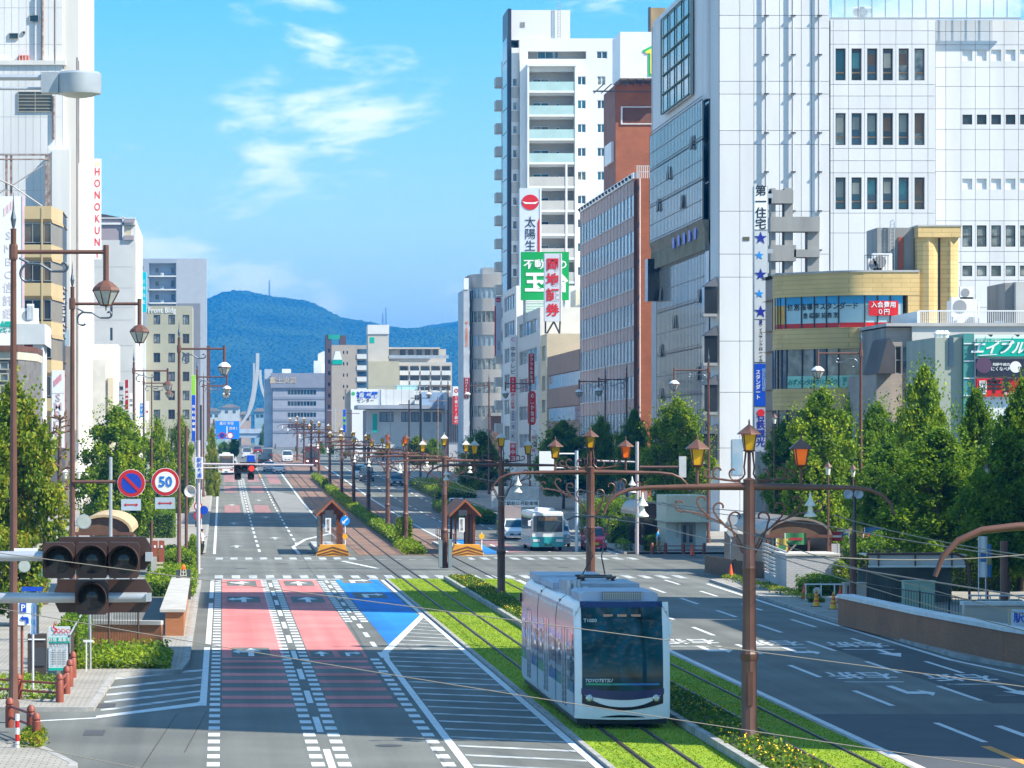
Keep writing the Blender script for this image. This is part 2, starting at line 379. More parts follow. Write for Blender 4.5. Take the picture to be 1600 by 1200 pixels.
# patched lanes and darker repair strips
sheet('asphalt_patch', 21.5, 24.2, 100, 128, .004, asphalt_dark, road); sheet('asphalt_patch', 5.55, 6.6, 231, 236, .004, asphalt_dark, road)
sheet('asphalt_patch', 9.0, 24.5, 60, 96, .0035, M('asphalt_new', (.075, .08, .088), .85, var=.1, vs=.6, bump=.2, bs=40), road)
def kerbed(name, poly, h=.12, mat=None, kw=.18):
    "raised pavement with a kerb along its edge"
    o = tag(obj(name, MB().prism(poly, -.25, h), mat or pave_m), kind='structure')
    k = MB(); n = len(poly)
    for i in range(n):
        a, b = Vector(poly[i]), Vector(poly[(i+1) % n])
        if min(abs(a.x), abs(b.x)) > 45 or (b-a).length < .3: continue
        d = (b-a).normalized(); nn = Vector((d.y, -d.x))*kw
        k.prism([tuple(a), tuple(b), tuple(b+nn), tuple(a+nn)], -.2, h+.006)
    obj('kerb', k, kerb_m, o); return o
kerbed('pavement', [(-60, 97), (-3.65, 97), (-3.45, 111), (-1.45, 113), (-1.25, 118), (-1.25, 186), (-2.5, 189), (-60, 189)])
kerbed('pavement', [(-60, 15), (-3.4, 15), (-3.4, 80), (-4.6, 85.5), (-60, 87)])
kerbed('pavement', [(25.1, 20), (60, 20), (60, 192), (30.5, 192), (25.6, 187), (24.9, 150), (24.9, 120), (26.3, 112), (25.1, 90)])
def longpave(name, x0, x1, y0, y1, side):
    o = tag(sheet(name, x0, x1, y0, y1, .12, pave_m, st=10), kind='structure')
    k = MB(); ys = strip_ys(y0, y1, 10); xe = x0 if side < 0 else x1
    for a, b in zip(ys, ys[1:]):
        xa, xb = (xe, xe-.18) if side < 0 else (xe+.18, xe); x_0, x_1 = min(xa, xb), max(xa, xb)
        k.add([(x_0, a, gz(a)-.1), (x_1, a, gz(a)-.1), (x_1, b, gz(b)-.1), (x_0, b, gz(b)-.1), (x_0, a, gz(a)+.126), (x_1, a, gz(a)+.126), (x_1, b, gz(b)+.126), (x_0, b, gz(b)+.126)], [(4, 5, 6, 7), (0, 1, 5, 4), (0, 3, 7, 4), (1, 2, 6, 5)])
    obj('kerb', k, kerb_m, o)
longpave('pavement', -60, -1.25, 231, 1000, 1); longpave('pavement', 26.2, 60, 232, 1000, -1)

# == tram track
def rails(y0, y1, parent, dz):
    for xc in (10.07, 14.05):
        for s in (-.5335, .5335):
            mb = MB(); x = xc+s; ys = strip_ys(y0, y1, 10)
            for a, b, hh in ((x-.035, x+.035, .03),):
                for ya, yb in zip(ys, ys[1:]):
                    za, zb = gz(ya)+dz, gz(yb)+dz
                    mb.add([(a, ya, za-.06), (b, ya, za-.06), (b, yb, zb-.06), (a, yb, zb-.06), (a, ya, za+hh), (b, ya, za+hh), (b, yb, zb+hh), (a, yb, zb+hh)], [(4, 5, 6, 7), (0, 1, 5, 4), (1, 2, 6, 5), (3, 0, 4, 7)])
            obj('rail', mb, rail_m, parent)
            sheet('rail_groove', x-.075, x+.075, y0, y1, dz+.004, rail_side, parent)
def bed(name, x0, x1, y0, y1, h, mat, edge):
    o = tag(sheet(name, x0, x1, y0, y1, h, mat), kind='structure')
    k = MB()
    for a, b in ((x0-edge, x0), (x1, x1+edge)): k.box(a, b, y0, y1, -.1, h+.01)
    obj('edging', k, kerb_m, o); return o
for a, b in ((8.72, 11.6), (13.15, 15.25)):
    o = bed('grass_track', a, b, 30, 189, .07, grass_bed, .13)
tr = tag(sheet('tram_track', 8.75, 15.75, 229.5, 700, .02, track_brown), kind='structure')
rails(229.5, 700, tr, .02)
tj = tag(sheet('tram_crossing', 8.75, 15.4, 189.2, 229.4, .003, asphalt), kind='structure'); rails(189, 229.5, tj, .006)
tg = tag(obj('grass_track_rails', MB().box(10.0, 10.14, 30, 188, -.05, .02), rail_side), kind='structure'); rails(30, 189, tg, .072)
# planted strip between the tracks
pl = tag(sheet('planting_strip', 11.75, 13.1, 30, 187.5, .16, soil_m), kind='structure')
k = MB(); k.box(11.6, 11.78, 30, 187.5, -.05, .27); k.box(13.02, 13.15, 30, 187.5, -.05, .2); k.box(11.6, 13.15, 187.5, 187.75, -.05, .27); obj('kerb', k, kerb_m, pl)
for y in range(32, 186, 2): pbox('joint', pl, (11.69, y, .13), (.186, .012, .288), rail_side) if 70 < y < 125 else None

# == paint on the road
def rects(name, rs, mat, dz=.006):
    mb = MB()
    for x0, x1, y0, y1 in rs: sheet('', x0, x1, y0, y1, dz, mat, mb=mb)
    return obj(name, mb, mat, road)
def line(name, x, w_, y0, y1, mat=None, dz=.006): return rects(name, [(x-w_/2, x+w_/2, y0, y1)], mat or white_paint, dz)
def dashes(name, x, w_, y0, y1, on, pitch, mat=None, ph=0, dz=.006):
    rs = []; y = y0+ph
    while y+on <= y1: rs.append((x-w_/2, x+w_/2, y, y+on)); y += pitch
    return rects(name, rs, mat or white_paint, dz)
rects('red_lane', [(.0, 2.12, 121, 189.5), (2.97, 4.93, 121, 189.5)], red_paint, .004)
polysheet('blue_lane', [[(5.98, 127), (8.25, 149.5), (8.22, 189.5), (5.98, 189.5)]], .004, blue_paint, road)
for lane in ((.0, 2.0), (2.95, 4.85)):
    for py in (1033.5, 1043, 1054, 1065, 1077, 1090, 1102.5):
        y = G(347, py)[1]; rects('red_bar', [(lane[0], lane[1], y-.68, y+.68)], red_paint)
line('edge_line', -.53, .2, 99, 127); line('edge_line', -.5, .2, 129, 162); line('edge_line', -.5, .2, 167, 189)
dashes('rumble_dots', -.2, .29, 60, 189, 1.05, 2.05)
dashes('lane_line', 2.47, .17, 60, 189, 5, 10)
for s in (-.3, .3): dashes('rumble_dots', 2.47+s, .3, 60, 189, 1.05, 2.05)
dashes('lane_line', 5.45, .17, 121, 189, 3.2, 6.4)
for s in (-.32, .32): dashes('rumble_dots', 5.45+s, .3, 145, 189, 1.05, 2.05)
dashes('rumble_dots', 5.12, .3, 60, 121, 1.05, 2.05)
line('zone_line', 5.52, .2, 60, 120); line('zone_line', 8.45, .2, 60, 189)
polysheet('zone_line', [[(5.42, 120), (5.62, 120), (5.75, 123.6), (8.5, 150), (8.35, 151), (5.55, 124.5)]], .0065, white_paint, road)
mb = MB(); y = 62
while y < 149:
    xl = 5.66 if y < 122 else 5.8+(y-124)*.104
    if xl < 8.2: mb.quad((xl, y+.8, .006), (8.33, y-.7, .006), (8.33, y-.25, .006), (xl, y+1.25, .006))
    y += 2.55
obj('zone_hatching', mb, worn_paint, road)
# side hatching near the ramp
polysheet('edge_line', [[G(150, 1119), G(150, 1122.5), G(312, 1103), G(320, 1098), G(317, 1094), G(308, 1098)]], .0078, white_paint, road)
hp = [((175, 1061), (317, 1047)), ((170, 1075), (316, 1059)), ((166, 1086), (315, 1070)), ((163, 1097), (314, 1080)), ((157, 1110), (313, 1089))]
polysheet('side_hatching', [[G(a[0], a[1]-1.4), G(b[0], b[1]-1.4), G(b[0], b[1]+1.6), G(a[0], a[1]+1.6)] for a, b in hp], .006, worn_paint, road)
polysheet('edge_line', [[G(60, 1126), G(60, 1127.4), G(152, 1122.6), G(152, 1121.2)]], .006, white_paint, road)
# arrows: outlines in lane metres (x across, y along); flipped for oncoming lanes
A_UP = [(-.1, 0), (.1, 0), (.1, 2.4), (.42, 2.4), (0, 4.6), (-.42, 2.4), (-.1, 2.4)]
A_RT = [(-.3, 0), (-.08, 0), (-.08, 2.4), (.3, 2.4), (.3, 1.6), (.62, 2.9), (.3, 4.2), (.3, 3.4), (-.3, 3.4)]
A_LU = [(-.1, 0), (.1, 0), (.1, 2.8), (.4, 2.8), (.0, 4.6), (-.22, 3.3), (-.4, 3.3), (-.4, 3.9), (-.64, 2.6), (-.4, 1.5), (-.4, 2.2), (-.1, 2.2)]
def arrow(sh, x, y, sc=1, mir=1, flip=1, box=True, mat=None):
    if box: rects('arrow_panel', [(x-.66*sc, x+.66*sc, y-.4, y+5.1*sc)], asphalt, .007)
    polysheet('lane_arrow', [[(x+a*mir*flip*sc, y+b*flip*sc) for a, b in sh]], .010, mat or white_paint, road)
for py in (1025.5, 941, 915):
    y = G(347, py)[1]; sc = 1.0 if py > 1000 else 1.15
    arrow(A_LU, 1.0, y, sc)
    if py > 1000: arrow(A_UP, 3.42, y, sc*.6); arrow(A_RT, 4.42, y, sc*.6)
    else: arrow(A_UP, 3.95, y, sc)
for py in (934, 911): arrow(A_RT, 7.0, G(347, py)[1], 1.15)
# crossings
for y0, y1, x0, x1, mm in ((221.5, 225.5, -.4, 25.8, worn_paint), (191, 195.5, -.4, 24.6, worn_paint)):
    mb = MB(); x = x0
    while x < x1:
        mb.quad((x, y0, .0095), (x+.45, y0, .0095), (x+.45, y1, .0095), (x, y1, .0095)); x += .92
    obj('crossing_stripes', mb, mm, road)
rects('stop_line', [(0, 8.3, 189.7, 190.3)], white_paint); rects('stop_line', [(15.6, 25.2, 228.2, 228.8)], white_paint)
rects('crossing_edge', [(-.5, 8.6, 219.2, 219.5), (15.5, 25, 197, 197.3)], worn_paint)
polysheet('guide_line', [[(7.2, 219), (7.5, 219), (9.1, 206), (8.8, 206)]], .006, white_paint, road)
polysheet('edge_line', [[(-4.2, 205), (-1.1, 205), (-1.1, 205.8), (-4.2, 205.8)]], .006, white_paint, road)
# far left carriageway
line('edge_line', -.5, .18, 232, 700); dashes('lane_line', 2.47, .17, 236, 700, 5, 10); dashes('lane_line', 5.25, .17, 250, 700, 5, 10)
for s in (-.3, .3): dashes('rumble_dots', 2.47+s, .26, 330, 480, 1.2, 3)
line('zone_line', 8.4, .2, 262, 700)
polysheet('zone_line', [[(4.9, 232), (5.1, 232), (5.0, 246), (6.2, 262), (8.3, 275), (8.3, 276.5), (6.0, 263), (4.75, 246)]], .006, white_paint, road)
line('centre_line', 2.47, .2, 480, 530, orange_paint, .008); line('centre_line', 5.25, .2, 480, 530, orange_paint, .008)
faded_red = M('road_paint_red_faded', (.42, .17, .16), .85, vs=1.2, c2=(.15, .13, .13))
for x, ya, yb in ((1.0, 335, 362), (3.9, 335, 362), (1.0, 410, 440), (1.0, 460, 500), (4.1, 410, 440), (4.1, 460, 500), (6.8, 450, 500), (19.3, 235, 262), (22.5, 236, 262), (18.6, 318, 330)): rects('red_panel', [(x-.75, x+.75, ya, yb)], faded_red, .005)
rects('blue_panel', [(15.9, 18.1, 232, 262)], blue_paint, .005)
for y in (244, 300, 360): arrow(A_UP, 1.0, y, 1.2, box=False, mat=worn_paint); arrow(A_UP, 3.9, y+18, 1.2, box=False, mat=worn_paint)
line('edge_line', 16.1, .2, 232, 560); dashes('lane_line', 18.8, .17, 236, 560, 5, 10); dashes('lane_line', 21.6, .17, 236, 560, 5, 10); line('edge_line', 25.6, .17, 232, 560)
polysheet('pale_patch', [[(16.2, 270), (18.6, 262), (18.4, 330), (16.2, 380)]], .0045, M('concrete_road', (.21, .215, .21), .9, var=.15, vs=.8), road)
polysheet('pale_patch', [[(5.6, 330), (8.2, 330), (8.2, 400), (5.6, 420)]], .0045, MATS['concrete_road'], road)
# near right carriageway
line('edge_line', 15.62, .22, 40, 189); dashes('lane_line', 18.52, .17, 60, 189, 6, 12, ph=3); dashes('lane_line', 21.38, .17, 60, 189, 6, 12, ph=5)
polysheet('edge_line', [[(24.25, 120), (24.45, 120), (24.55, 150), (25.0, 184), (24.8, 184), (24.35, 150)], [(24.25, 120), (24.45, 120), (25.4, 108), (25.2, 108)]], .006, white_paint, road)
dashes('bus_lane_line', 23.35, .16, 95, 190, 6, 14, ph=4)
for x, y in ((17.0, 150), (17.0, 131), (19.9, 130), (22.8, 129), (19.9, 112), (22.8, 111)):
    text('road_lettering', '右折', white_paint if y < 140 else worn_paint, road, (x, y, .011), 3.4, 'g', bold=.02, sx=1.05, ext=0)
    rects('lettering_bar', [(x-1.0, x+.8, y-3.4, y-3.0)], worn_paint)
for x, y, sh, mir in ((17.2, 148, A_RT, -1), (17.2, 128, A_RT, -1), (20.1, 127, A_RT, -1), (23.0, 126, A_UP, 1), (20.1, 107, A_RT, -1), (23.2, 107, A_UP, 1), (20.1, 92, A_RT, -1)): arrow(sh, x, y, 1.0, mir, -1, False)
polysheet('orange_mark', [[(18.1, 80), (18.35, 80), (18.4, 85.8), (18.15, 85.8)]], .009, orange_paint, road)
polysheet('road_crack', [[(-2.2, 70), (-2.17, 70), (-1.2, 96), (-1.22, 96)], [(-.9, 84), (-.88, 84), (-.4, 97), (-.42, 97)]], .005, rail_side, road)
# == buildings on the right
g_blue = GLASS('glass_blue', (.06, .13, .2), (.02, .045, .07))
g_dark = GLASS('glass_dark', (.035, .04, .045), (.015, .018, .02), rand=.3)
g_curt = GLASS('glass_curtain', (.34, .36, .33), (.05, .075, .085), vs=1.3)
g_teal = GLASS('glass_teal', (.03, .16, .22), (.015, .05, .08))
g_bronze = GLASS('glass_bronze', (.12, .085, .05), (.05, .04, .03))
alu = M('aluminium', (.42, .43, .43), .4, .5, var=.08)
def core(parent, x0, x1, y0, y1, z0, z1, mat, name='wall'):
    return obj(name, MB().box(x0, x1, y0, y1, z0, z1), mat, parent)
def ac_unit(parent, x, y, z, s=1, name='air_conditioner'):
    mb = MB().box(x-.42*s, x+.42*s, y, y+.32*s, z, z+.75*s); mb.mi = 1; mb.lathe((x-.1*s, y-.012, z+.38*s), [(.27*s, 0), (.27*s, .02)], 12, 'y'); 
    return obj(name, mb, [white_metal, M('fan_grille', (.3, .31, .32), .5)], parent)
def vsign(x0, x1, y0, z0, z1, panels, label, name='vertical_sign', depth=.35, frame=None, cat='sign', group=None, face='F'):
    "a projecting sign box with one or more lettered panels; a panel is (top fraction, bottom fraction, material, text, text material, size)"
    th = thing(name, label, cat, ((x0+x1)/2, y0+depth/2, z0), group)
    obj('sign_box', MB().box(x0, x1, y0, y0+depth, z0, z1), frame or white_metal, th)
    for a, b, m, tx, tm_, sz in panels:
        za, zb = z1-(z1-z0)*a, z1-(z1-z0)*b
        p = obj('panel', MB().box(x0+.04, x1-.04, y0-.03, y0, zb+.02, za-.02), m, th)
        if tx:
            n = len(tx); size = sz or min((x1-x0)*.8, (za-zb)/n*.95)
            text('lettering', tx, tm_, p, ((x0+x1)/2, y0-.045, (za+zb)/2), size, vert=n > 1, bold=.012, ls=min(1.6, (za-zb)/n/size*.98) if n > 1 else 1)
    return th
white_sign = M('sign_white', (.8, .81, .82), .4, var=.03); grey_sign = M('sign_grey', (.55, .58, .6), .4, var=.05)
red_sign = M('sign_red', (.62, .012, .012), .4, var=.05); maroon = M('sign_maroon', (.3, .012, .018), .4, var=.05)
green_sign = M('sign_green', (.005, .33, .07), .4, var=.04); navy = M('ink_navy', (.01, .02, .28), .5, var=.03); ink = M('ink_black', (.015, .017, .022), .5, var=0)
blue_sign = M('sign_blue', (.005, .07, .52), .4, var=.05); sky_ink = M('ink_sky_blue', (.01, .26, .75), .5, var=.02); teal_sign = M('sign_teal', (.0, .40, .30), .4, var=.04)
red_ink = M('ink_red', (.62, .015, .02), .5, var=.03); cyan_sign = M('sign_cyan', (.0, .52, .62), .4, var=.04); yellow_m = M('sign_yellow', (.75, .6, .05), .4, var=.05); pink_ink = M('ink_pink', (.75, .3, .35), .5, var=.05)
lime_sign = M('sign_lime', (.25, .6, .03), .4, var=.04); orange_ink = M('ink_orange', (.8, .2, .03), .5, var=.03)

# ---- white department store with the dark glass flank
Y = 278; XL = 38.0; k = FPX/Y
st = thing('department_store', 'big white panelled department store with dark glass street flank', 'building', (45, 290, 0))
panel_w = M('cladding_white', (.69, .70, .715), .55, var=.07, vs=.5, rand=.035, streak=True)
joint_m = M('cladding_joint', (.48, .5, .53), .8, var=.1)
core(st, 38.25, 47.1, Y+.6, 318, 0, 44, joint_m, 'core'); core(st, 47.11, fx(1462, Y), Y+.6, 318, 0, fz(30, Y), joint_m, 'core'); core(st, fx(1462, Y)+.01, 65, Y+1.75, 318, 0, fz(31, Y), joint_m, 'core')
def cladding(u0, u1, zs, nu, y, skip=(), us=None):
    us = us or [u0+(u1-u0)*i/nu for i in range(nu+1)]
    for a, b in zip(us, us[1:]):
        for c, e in zip(zs, zs[1:]):
            if any(a < (q[0]+q[1])/2 < b and c < (q[2]+q[3])/2 < e for q in skip): continue
            pbox('panel', st, ((a+b)/2, y+.3, (c+e)/2), (b-a-.035, .6, e-c-.035), panel_w)
zs_a = [fz(p, Y) for p in (840, 700, 613, 533, 433, 397, 330, 226, 204, 147, 127, 44, 24, -50)]
zs_a[0] = 0
ua = [fx(p, Y) for p in (1124, 1156, 1178, 1196, 1218, 1240, 1252, 1268, 1281, 1296)]
cladding(0, 0, zs_a, 0, Y, us=ua)
obj('corner_panel', MB().prism([(38.0, Y+.9), (fx(1124, Y)-.03, Y), (fx(1124, Y)-.03, Y+.6), (38.3, Y+1)], 0, 44), panel_w, st)
for px in (1196, 1238, 1279):
    obj('drain_pipe', MB().tube([(fx(px, Y), Y-.22, 0), (fx(px, Y), Y-.22, 44)], .09, 8), M('pipe_grey', (.45, .48, .52), .5), st, smooth=.8)
    for py in range(25, 660, 61): pbox('pipe_clamp', st, (fx(px, Y)+.04, Y-.2, fz(py, Y)), (.36, .3, .1), dark_m)
ub = [fx(p, Y) for p in (1297.5, 1302, 1326, 1351, 1375, 1400, 1425, 1450, 1462)]
zs_b = [fz(p, Y) for p in (660, 600, 530, 461, 430, 364, 333, 270, 251, 232, 170, 150, 132, 69, 48, 30)]
wins = [(fx(a, Y), fx(a+16, Y), fz(b+50, Y), fz(b, Y)) for b in (75.5, 176.5, 277) for a in (1305.6, 1330.6, 1355, 1379.6, 1404.3, 1429)]
# window rows are walls with openings; the rest is single panels
rows = [(69, 132), (170, 232), (270, 333)]
for a, b in zip(ub, ub[1:]):
    for c, e in zip(zs_b, zs_b[1:]):
        mid = VY-((c+e)/2-EYE)*k
        if any(r[0] < mid < r[1] for r in rows) and ub[1] <= a < ub[-2]: continue
        pbox('panel', st, ((a+b)/2, Y+.32, (c+e)/2), (b-a-.03, .6, e-c-.03), panel_w)
fr_dark = M('window_frame_dark', (.07, .05, .045), .5, var=.1)
for (t_, b_) in rows:
    zz0, zz1 = fz(b_, Y), fz(t_, Y)
    for a, b in zip(ub[1:-2], ub[2:-1]):
        w_ = [q for q in wins if a < (q[0]+q[1])/2 < b and zz0 < (q[2]+q[3])/2 < zz1]
        facade(st, 'F', Y+.02, a+.015, b-.015, zz0+.015, zz1-.015, w_, panel_w, .5, 'panel')
        for q in w_:
            f = window(st, 'F', Y+.02, q[0], q[1], q[2], q[3], .42, rnd.choice([g_curt, g_curt, g_teal, g_dark, g_blue, g_bronze]), fr_dark, 1, 1, .07)
            pbox('transom', f, ((q[0]+q[1])/2, Y+.36, q[2]+.62), (q[1]-q[0]-.16, .06, .12), M('transom_bronze', (.35, .22, .12), .5))
            if rnd.random() < .8: pbox('blind', f, ((q[0]+q[1])/2, Y+.435, q[2]+1.55+rnd.random()*.2), (q[1]-q[0]-.25, .012, (q[3]-q[2])*.62*rnd.uniform(.55, 1)), rnd.choice([M('blind_cream', (.5, .5, .42), .8), M('blind_grey', (.25, .3, .29), .8), M('blind_teal', (.1, .3, .32), .8), M('blind_brown', (.2, .14, .1), .8)]))
# right wing, set back a little
Yc = 279.2; uc = [fx(p, Yc) for p in (1462, 1478, 1501.5, 1524, 1546.5, 1569, 1591.5, 1614, 1636, 1660)]
zs_c = [fz(p, Yc) for p in (720, 640, 560, 480, 438, 410, 393, 345, 312, 268, 234, 202, 170, 135, 105, 70, 49, 31)]
wc = {(70, 105): (77.5, 95, 0), (170, 202): (179, 194.5, 1), (268, 312): (279, 296, 0), (345, 393): (352, 385.5, 1), (410, 438): (415, 431.5, 1)}
for a, b in zip(uc, uc[1:]):
    for c, e in zip(zs_c, zs_c[1:]):
        mid = VY-((c+e)/2-EYE)*FPX/Yc
        hit = [v for q, v in wc.items() if q[0] < mid < q[1]]
        if hit and a >= uc[2]-.01:
            q0, q1 = a+.12, a+.12+.76; z0, z1 = fz(hit[0][1], Yc), fz(hit[0][0], Yc)
            facade(st, 'F', Yc+.02, a+.015, b-.015, c+.015, e-.015, [(q0, q1, z0, z1)], panel_w, .16, 'panel')
            if hit[0][2]: window(st, 'F', Yc+.02, q0, q1, z0, z1, .13, g_curt if hit[0][0] > 300 else g_dark, fr_dark, 1, 2 if z1-z0 > 1 else 1, .06)
            else: pbox('blank_panel', st, ((q0+q1)/2, Yc+.2, (z0+z1)/2), (q1-q0, .06, z1-z0), white_metal)
        else: pbox('panel', st, ((a+b)/2, Yc+.32, (c+e)/2), (b-a-.03, .6, e-c-.03), panel_w)
zr = fz(29, Y)
mb = MB()
for i in range(14): mb.box(47.3+i*1.05, 47.36+i*1.05, Y+.3, Y+.36, zr, zr+2.4)
mb.box(47.2, 62, Y+.28, Y+.38, zr+2.3, zr+2.38); mb.box(47.2, 62, Y+.2, Y+.5, zr, zr+.12); obj('roof_fence', mb, alu, st)
glass_clear = bpy.data.materials.new('fence_glass'); glass_clear.use_nodes = True
_b = glass_clear.node_tree.nodes['Principled BSDF']; _b.inputs['Base Color'].default_value = (.8, .9, .95, 1); _b.inputs['Alpha'].default_value = .25; _b.inputs['Roughness'].default_value = .05
obj('fence_glass', MB().box(47.3, 62, Y+.32, Y+.34, zr+.12, zr+2.3), glass_clear, st)
ac_unit(st, fx(1345, Y), Y+1.0, zr+.2, 1.1); ac_unit(st, fx(1356, Y), Y+1.0, zr+.2, 1.1)
# glass flank: dark mullioned curtain wall with a jettied upper box
gl = GLASS('curtain_glass', (.36, .37, .35), (.27, .28, .265), .1, .12, .08, .8)
mull = M('mullion', (.05, .05, .055), .5, var=.1)
def curtain(X, y0, y1, z0, z1, fl, ny, nm, zref):
    for j in range(nm):
        za, zb = z0+(z1-z0)*j/nm, z0+(z1-z0)*(j+1)/nm
        for i in range(ny):
            ya, yb = y0+(y1-y0)*i/ny, y0+(y1-y0)*(i+1)/ny
            pbox('pane', st, (X+.05, (ya+yb)/2, (za+zb)/2), (.08, yb-ya-.05, zb-za-.16), gl)
            mb = MB() if (i, j) == (0, 0) else None
    mb = MB()
    for i in range(ny*3+1): y = y0+(y1-y0)*i/(ny*3); mb.box(X-.012, X+.02, y-.03, y+.03, z0, z1)
    for j in range(nm*2+1): z = z0+(z1-z0)*j/(nm*2); mb.box(X-.015, X+.02, y0, y1, z-.03, z+.03); mb.box(X-.015, X+.02, y0, y1, z+.2, z+.26) if j % 2 == 0 else None
    obj('mullions', mb, mull, st)
obj('flank', MB().box(38.1, 38.4, Y+.9, 318, 0, 44), joint_m, st)
curtain(38.0, Y+3.2, 313.5, .0, 22.2, 0, 12, 6, 0); curtain(37.4, Y+1.2, 313.5, 24.6, 34.0, 0, 12, 3, 0)
obj('canopy_soffit', MB().ext([(38.1, 22.2), (37.35, 24.6), (38.1, 24.6)], 'y', Y+1, 313.5), M('bronze_louvre', (.16, .14, .1), .6, vs=.8, c2=(.05, .07, .04)), st)
for i in range(40): pbox('louvre', st, (37.62, Y+1.8+i*.88, 23.4), (.1, .1, 2.2), M('louvre_pale', (.42, .38, .28), .6)) if i % 1 == 0 else None
for i in range(5): pbox('canopy_letter', st, (37.5, 284+i*3.4, 23.8), (.08, 1.4, .9), blue_sign)
obj('dark_corner', MB().box(37.9, 38.2, Y+1, Y+3.15, 0, 34), GLASS('corner_glass', (.03, .035, .06), (.015, .015, .03)), st)
obj('upper_wall', MB().box(37.7, 38.2, Y+1, 313.5, 34.0, 44), panel_w, st)
mb = MB()
for i in range(5): mb.box(37.2, 37.3, 286+i*4.5, 286.12+i*4.5, 35, 43)
for i in range(6): mb.box(37.2, 37.3, 286, 304.1, 35+i*1.6, 35.1+i*1.6)
obj('roof_sign_frame', mb, M('frame_green', (.02, .1, .06), .5), st)
obj('roof_sign_back', MB().box(37.34, 37.6, 286, 304, 35, 43), gl, st)
for yy, zz in ((284, 30.5), (299, 29.2), (306, 27), (290, 26.2), (284, 18.3), (309, 19.5), (300, 16.8), (309, 14.6), (285, 12.2), (309, 10.8), (298, 8)):
    X = 37.3 if zz > 24 else 37.9
    obj('open_vent', MB().add([(X, yy, zz), (X, yy+1.3, zz), (X, yy+1.3, zz+1.1), (X, yy, zz+1.1), (X-.12, yy, zz), (X-.12, yy+1.3, zz)], [(0, 1, 2, 3), (4, 5, 2, 3), (0, 4, 3), (1, 5, 2)]), mull, st)
for zz in (17.2, 13.4, 9.6, 5.8): # bay windows on the near corner
    x0, x1 = fx(1099, Y), fx(1113, Y)
    b = obj('bay_window', MB().box(x0, x1+.3, Y-.6, Y+.8, zz, zz+2.1), g_dark, st); obj('hood', MB().add([(x0-.05, Y-.7, zz+2.1), (x1+.35, Y-.7, zz+2.1), (x1+.35, Y+.9, zz+2.1), (x0-.05, Y+.9, zz+2.1), (x1+.3, Y, zz+2.9), (x1+.3, Y+.9, zz+2.9)], [(0, 1, 4), (1, 2, 5, 4), (0, 4, 5, 3), (0, 1, 2, 3)]), dark_m, b); obj('sill', MB().box(x0-.1, x1+.3, Y-.7, Y+.8, zz-.22, zz), concrete_d, b)
obj('far_bay', MB().box(37.0, 38.1, 311.5, 313.6, 19.5, 23.2), g_dark, st)
obj('poster', MB().box(fx(1144, Y), fx(1161, Y), Y-.05, Y, fz(742, Y), fz(686, Y)), M('poster_blue', (.1, .3, .45), .5, c2=(.4, .45, .5), vs=.5), st)
obj('ledge_window', MB().box(fx(1161, Y), fx(1171, Y), Y-.04, Y+.01, fz(376, Y), fz(370, Y)), g_bronze, st)

# ---- vertical name sign in front of it, concrete stair frame behind the tan building
Ys = 246
x0, x1 = fx(1177.5, Ys), fx(1200, Ys); zt, zb = fz(291, Ys), fz(706, Ys)
ns = thing('vertical_sign', 'tall vertical sign with blue stars on the white store corner', 'sign', ((x0+x1)/2, Ys, zb))
obj('sign_box', MB().box(x0, x1, Ys, Ys+.5, zb, zt), alu, ns)
def npanel(a, b, m, tx=None, tm_=None, sz=None, **kw):
    za, zb_ = fz(a, Ys), fz(b, Ys)
    p = obj('panel', MB().box(x0+.05, x1-.05, Ys-.03, Ys-.001, zb_+.02, za-.02), m, ns)
    if tx: text('lettering', tx, tm_, p, (kw.get('x', (x0+x1)/2), Ys-.045, (za+zb_)/2), sz, vert=True, bold=.015, ls=kw.get('ls', .95))
    return p
npanel(291, 359, white_sign, '第一住宅', ink, .78, ls=.98)
sp = npanel(361, 499, grey_sign)
def star(px, py, r, m):
    X, Z = fx(px, Ys), fz(py, Ys); mb = MB()
    pts = [(X+math.sin(i*math.pi/5)*r*(1 if i % 2 == 0 else .4), Z+math.cos(i*math.pi/5)*r*(1 if i % 2 == 0 else .4)) for i in range(10)]
    mb.ext(pts, 'y', Ys-.06, Ys-.034); obj('star', mb, m, sp)
for i, (py, r) in enumerate(((372, .44), (399, .3), (429, .42), (459, .3), (487, .43))): star(1188.5-(2 if i % 2 else 0), py, r, navy if i % 2 == 0 else sky_ink)
npanel(500, 566, grey_sign, 'オフィスサンクローイカ', ink, .27, ls=1.0)
text('lettering', 'P', navy, sp, ((x0+x1)/2, Ys-.05, fz(505, Ys)), .4, bold=.02)
npanel(568, 635, blue_sign, 'スタンダート', white_sign, .36, x=(x0+x1)/2-.2)
text('lettering', '個別指導塾', M('ink_pale_blue', (.3, .5, .8), .5), sp, ((x0+x1)/2+.22, Ys-.05, fz(594, Ys)), .34, vert=True)
npanel(637, 706, M('sign_blue_grey', (.32, .38, .5), .5), '名鉄観光', navy, .62, ls=.98)
obj('emblem', MB().lathe(((x0+x1)/2, Ys-.06, fz(645, Ys)), [(.26, 0), (.26, .02)], 16, 'y'), red_ink, ns)
obj('sign_bracket', MB().box(x1, x1+.35, Ys+.1, Ys+.3, zt-4.6, zt-4.3).box(x1, x1+.35, Ys+.1, Ys+.3, zt-.8, zt-.5).box(x1, x1+.35, Ys+.1, Ys+.3, zt-9, zt-8.7), steel, ns)
Yk = 250; sf = thing('concrete_stair_frame', 'weathered concrete frame of an outside stair behind the tan building', 'stair', (fx(1240, Yk), Yk, 0))
for a, b in ((1205, 1212), (1226, 1239), (1262, 1280)):
    obj('column', MB().box(fx(a, Yk), fx(b, Yk), Yk, Yk+1.2, 0, fz(294 if a < 1250 else 345, Yk)), concrete_d, sf)
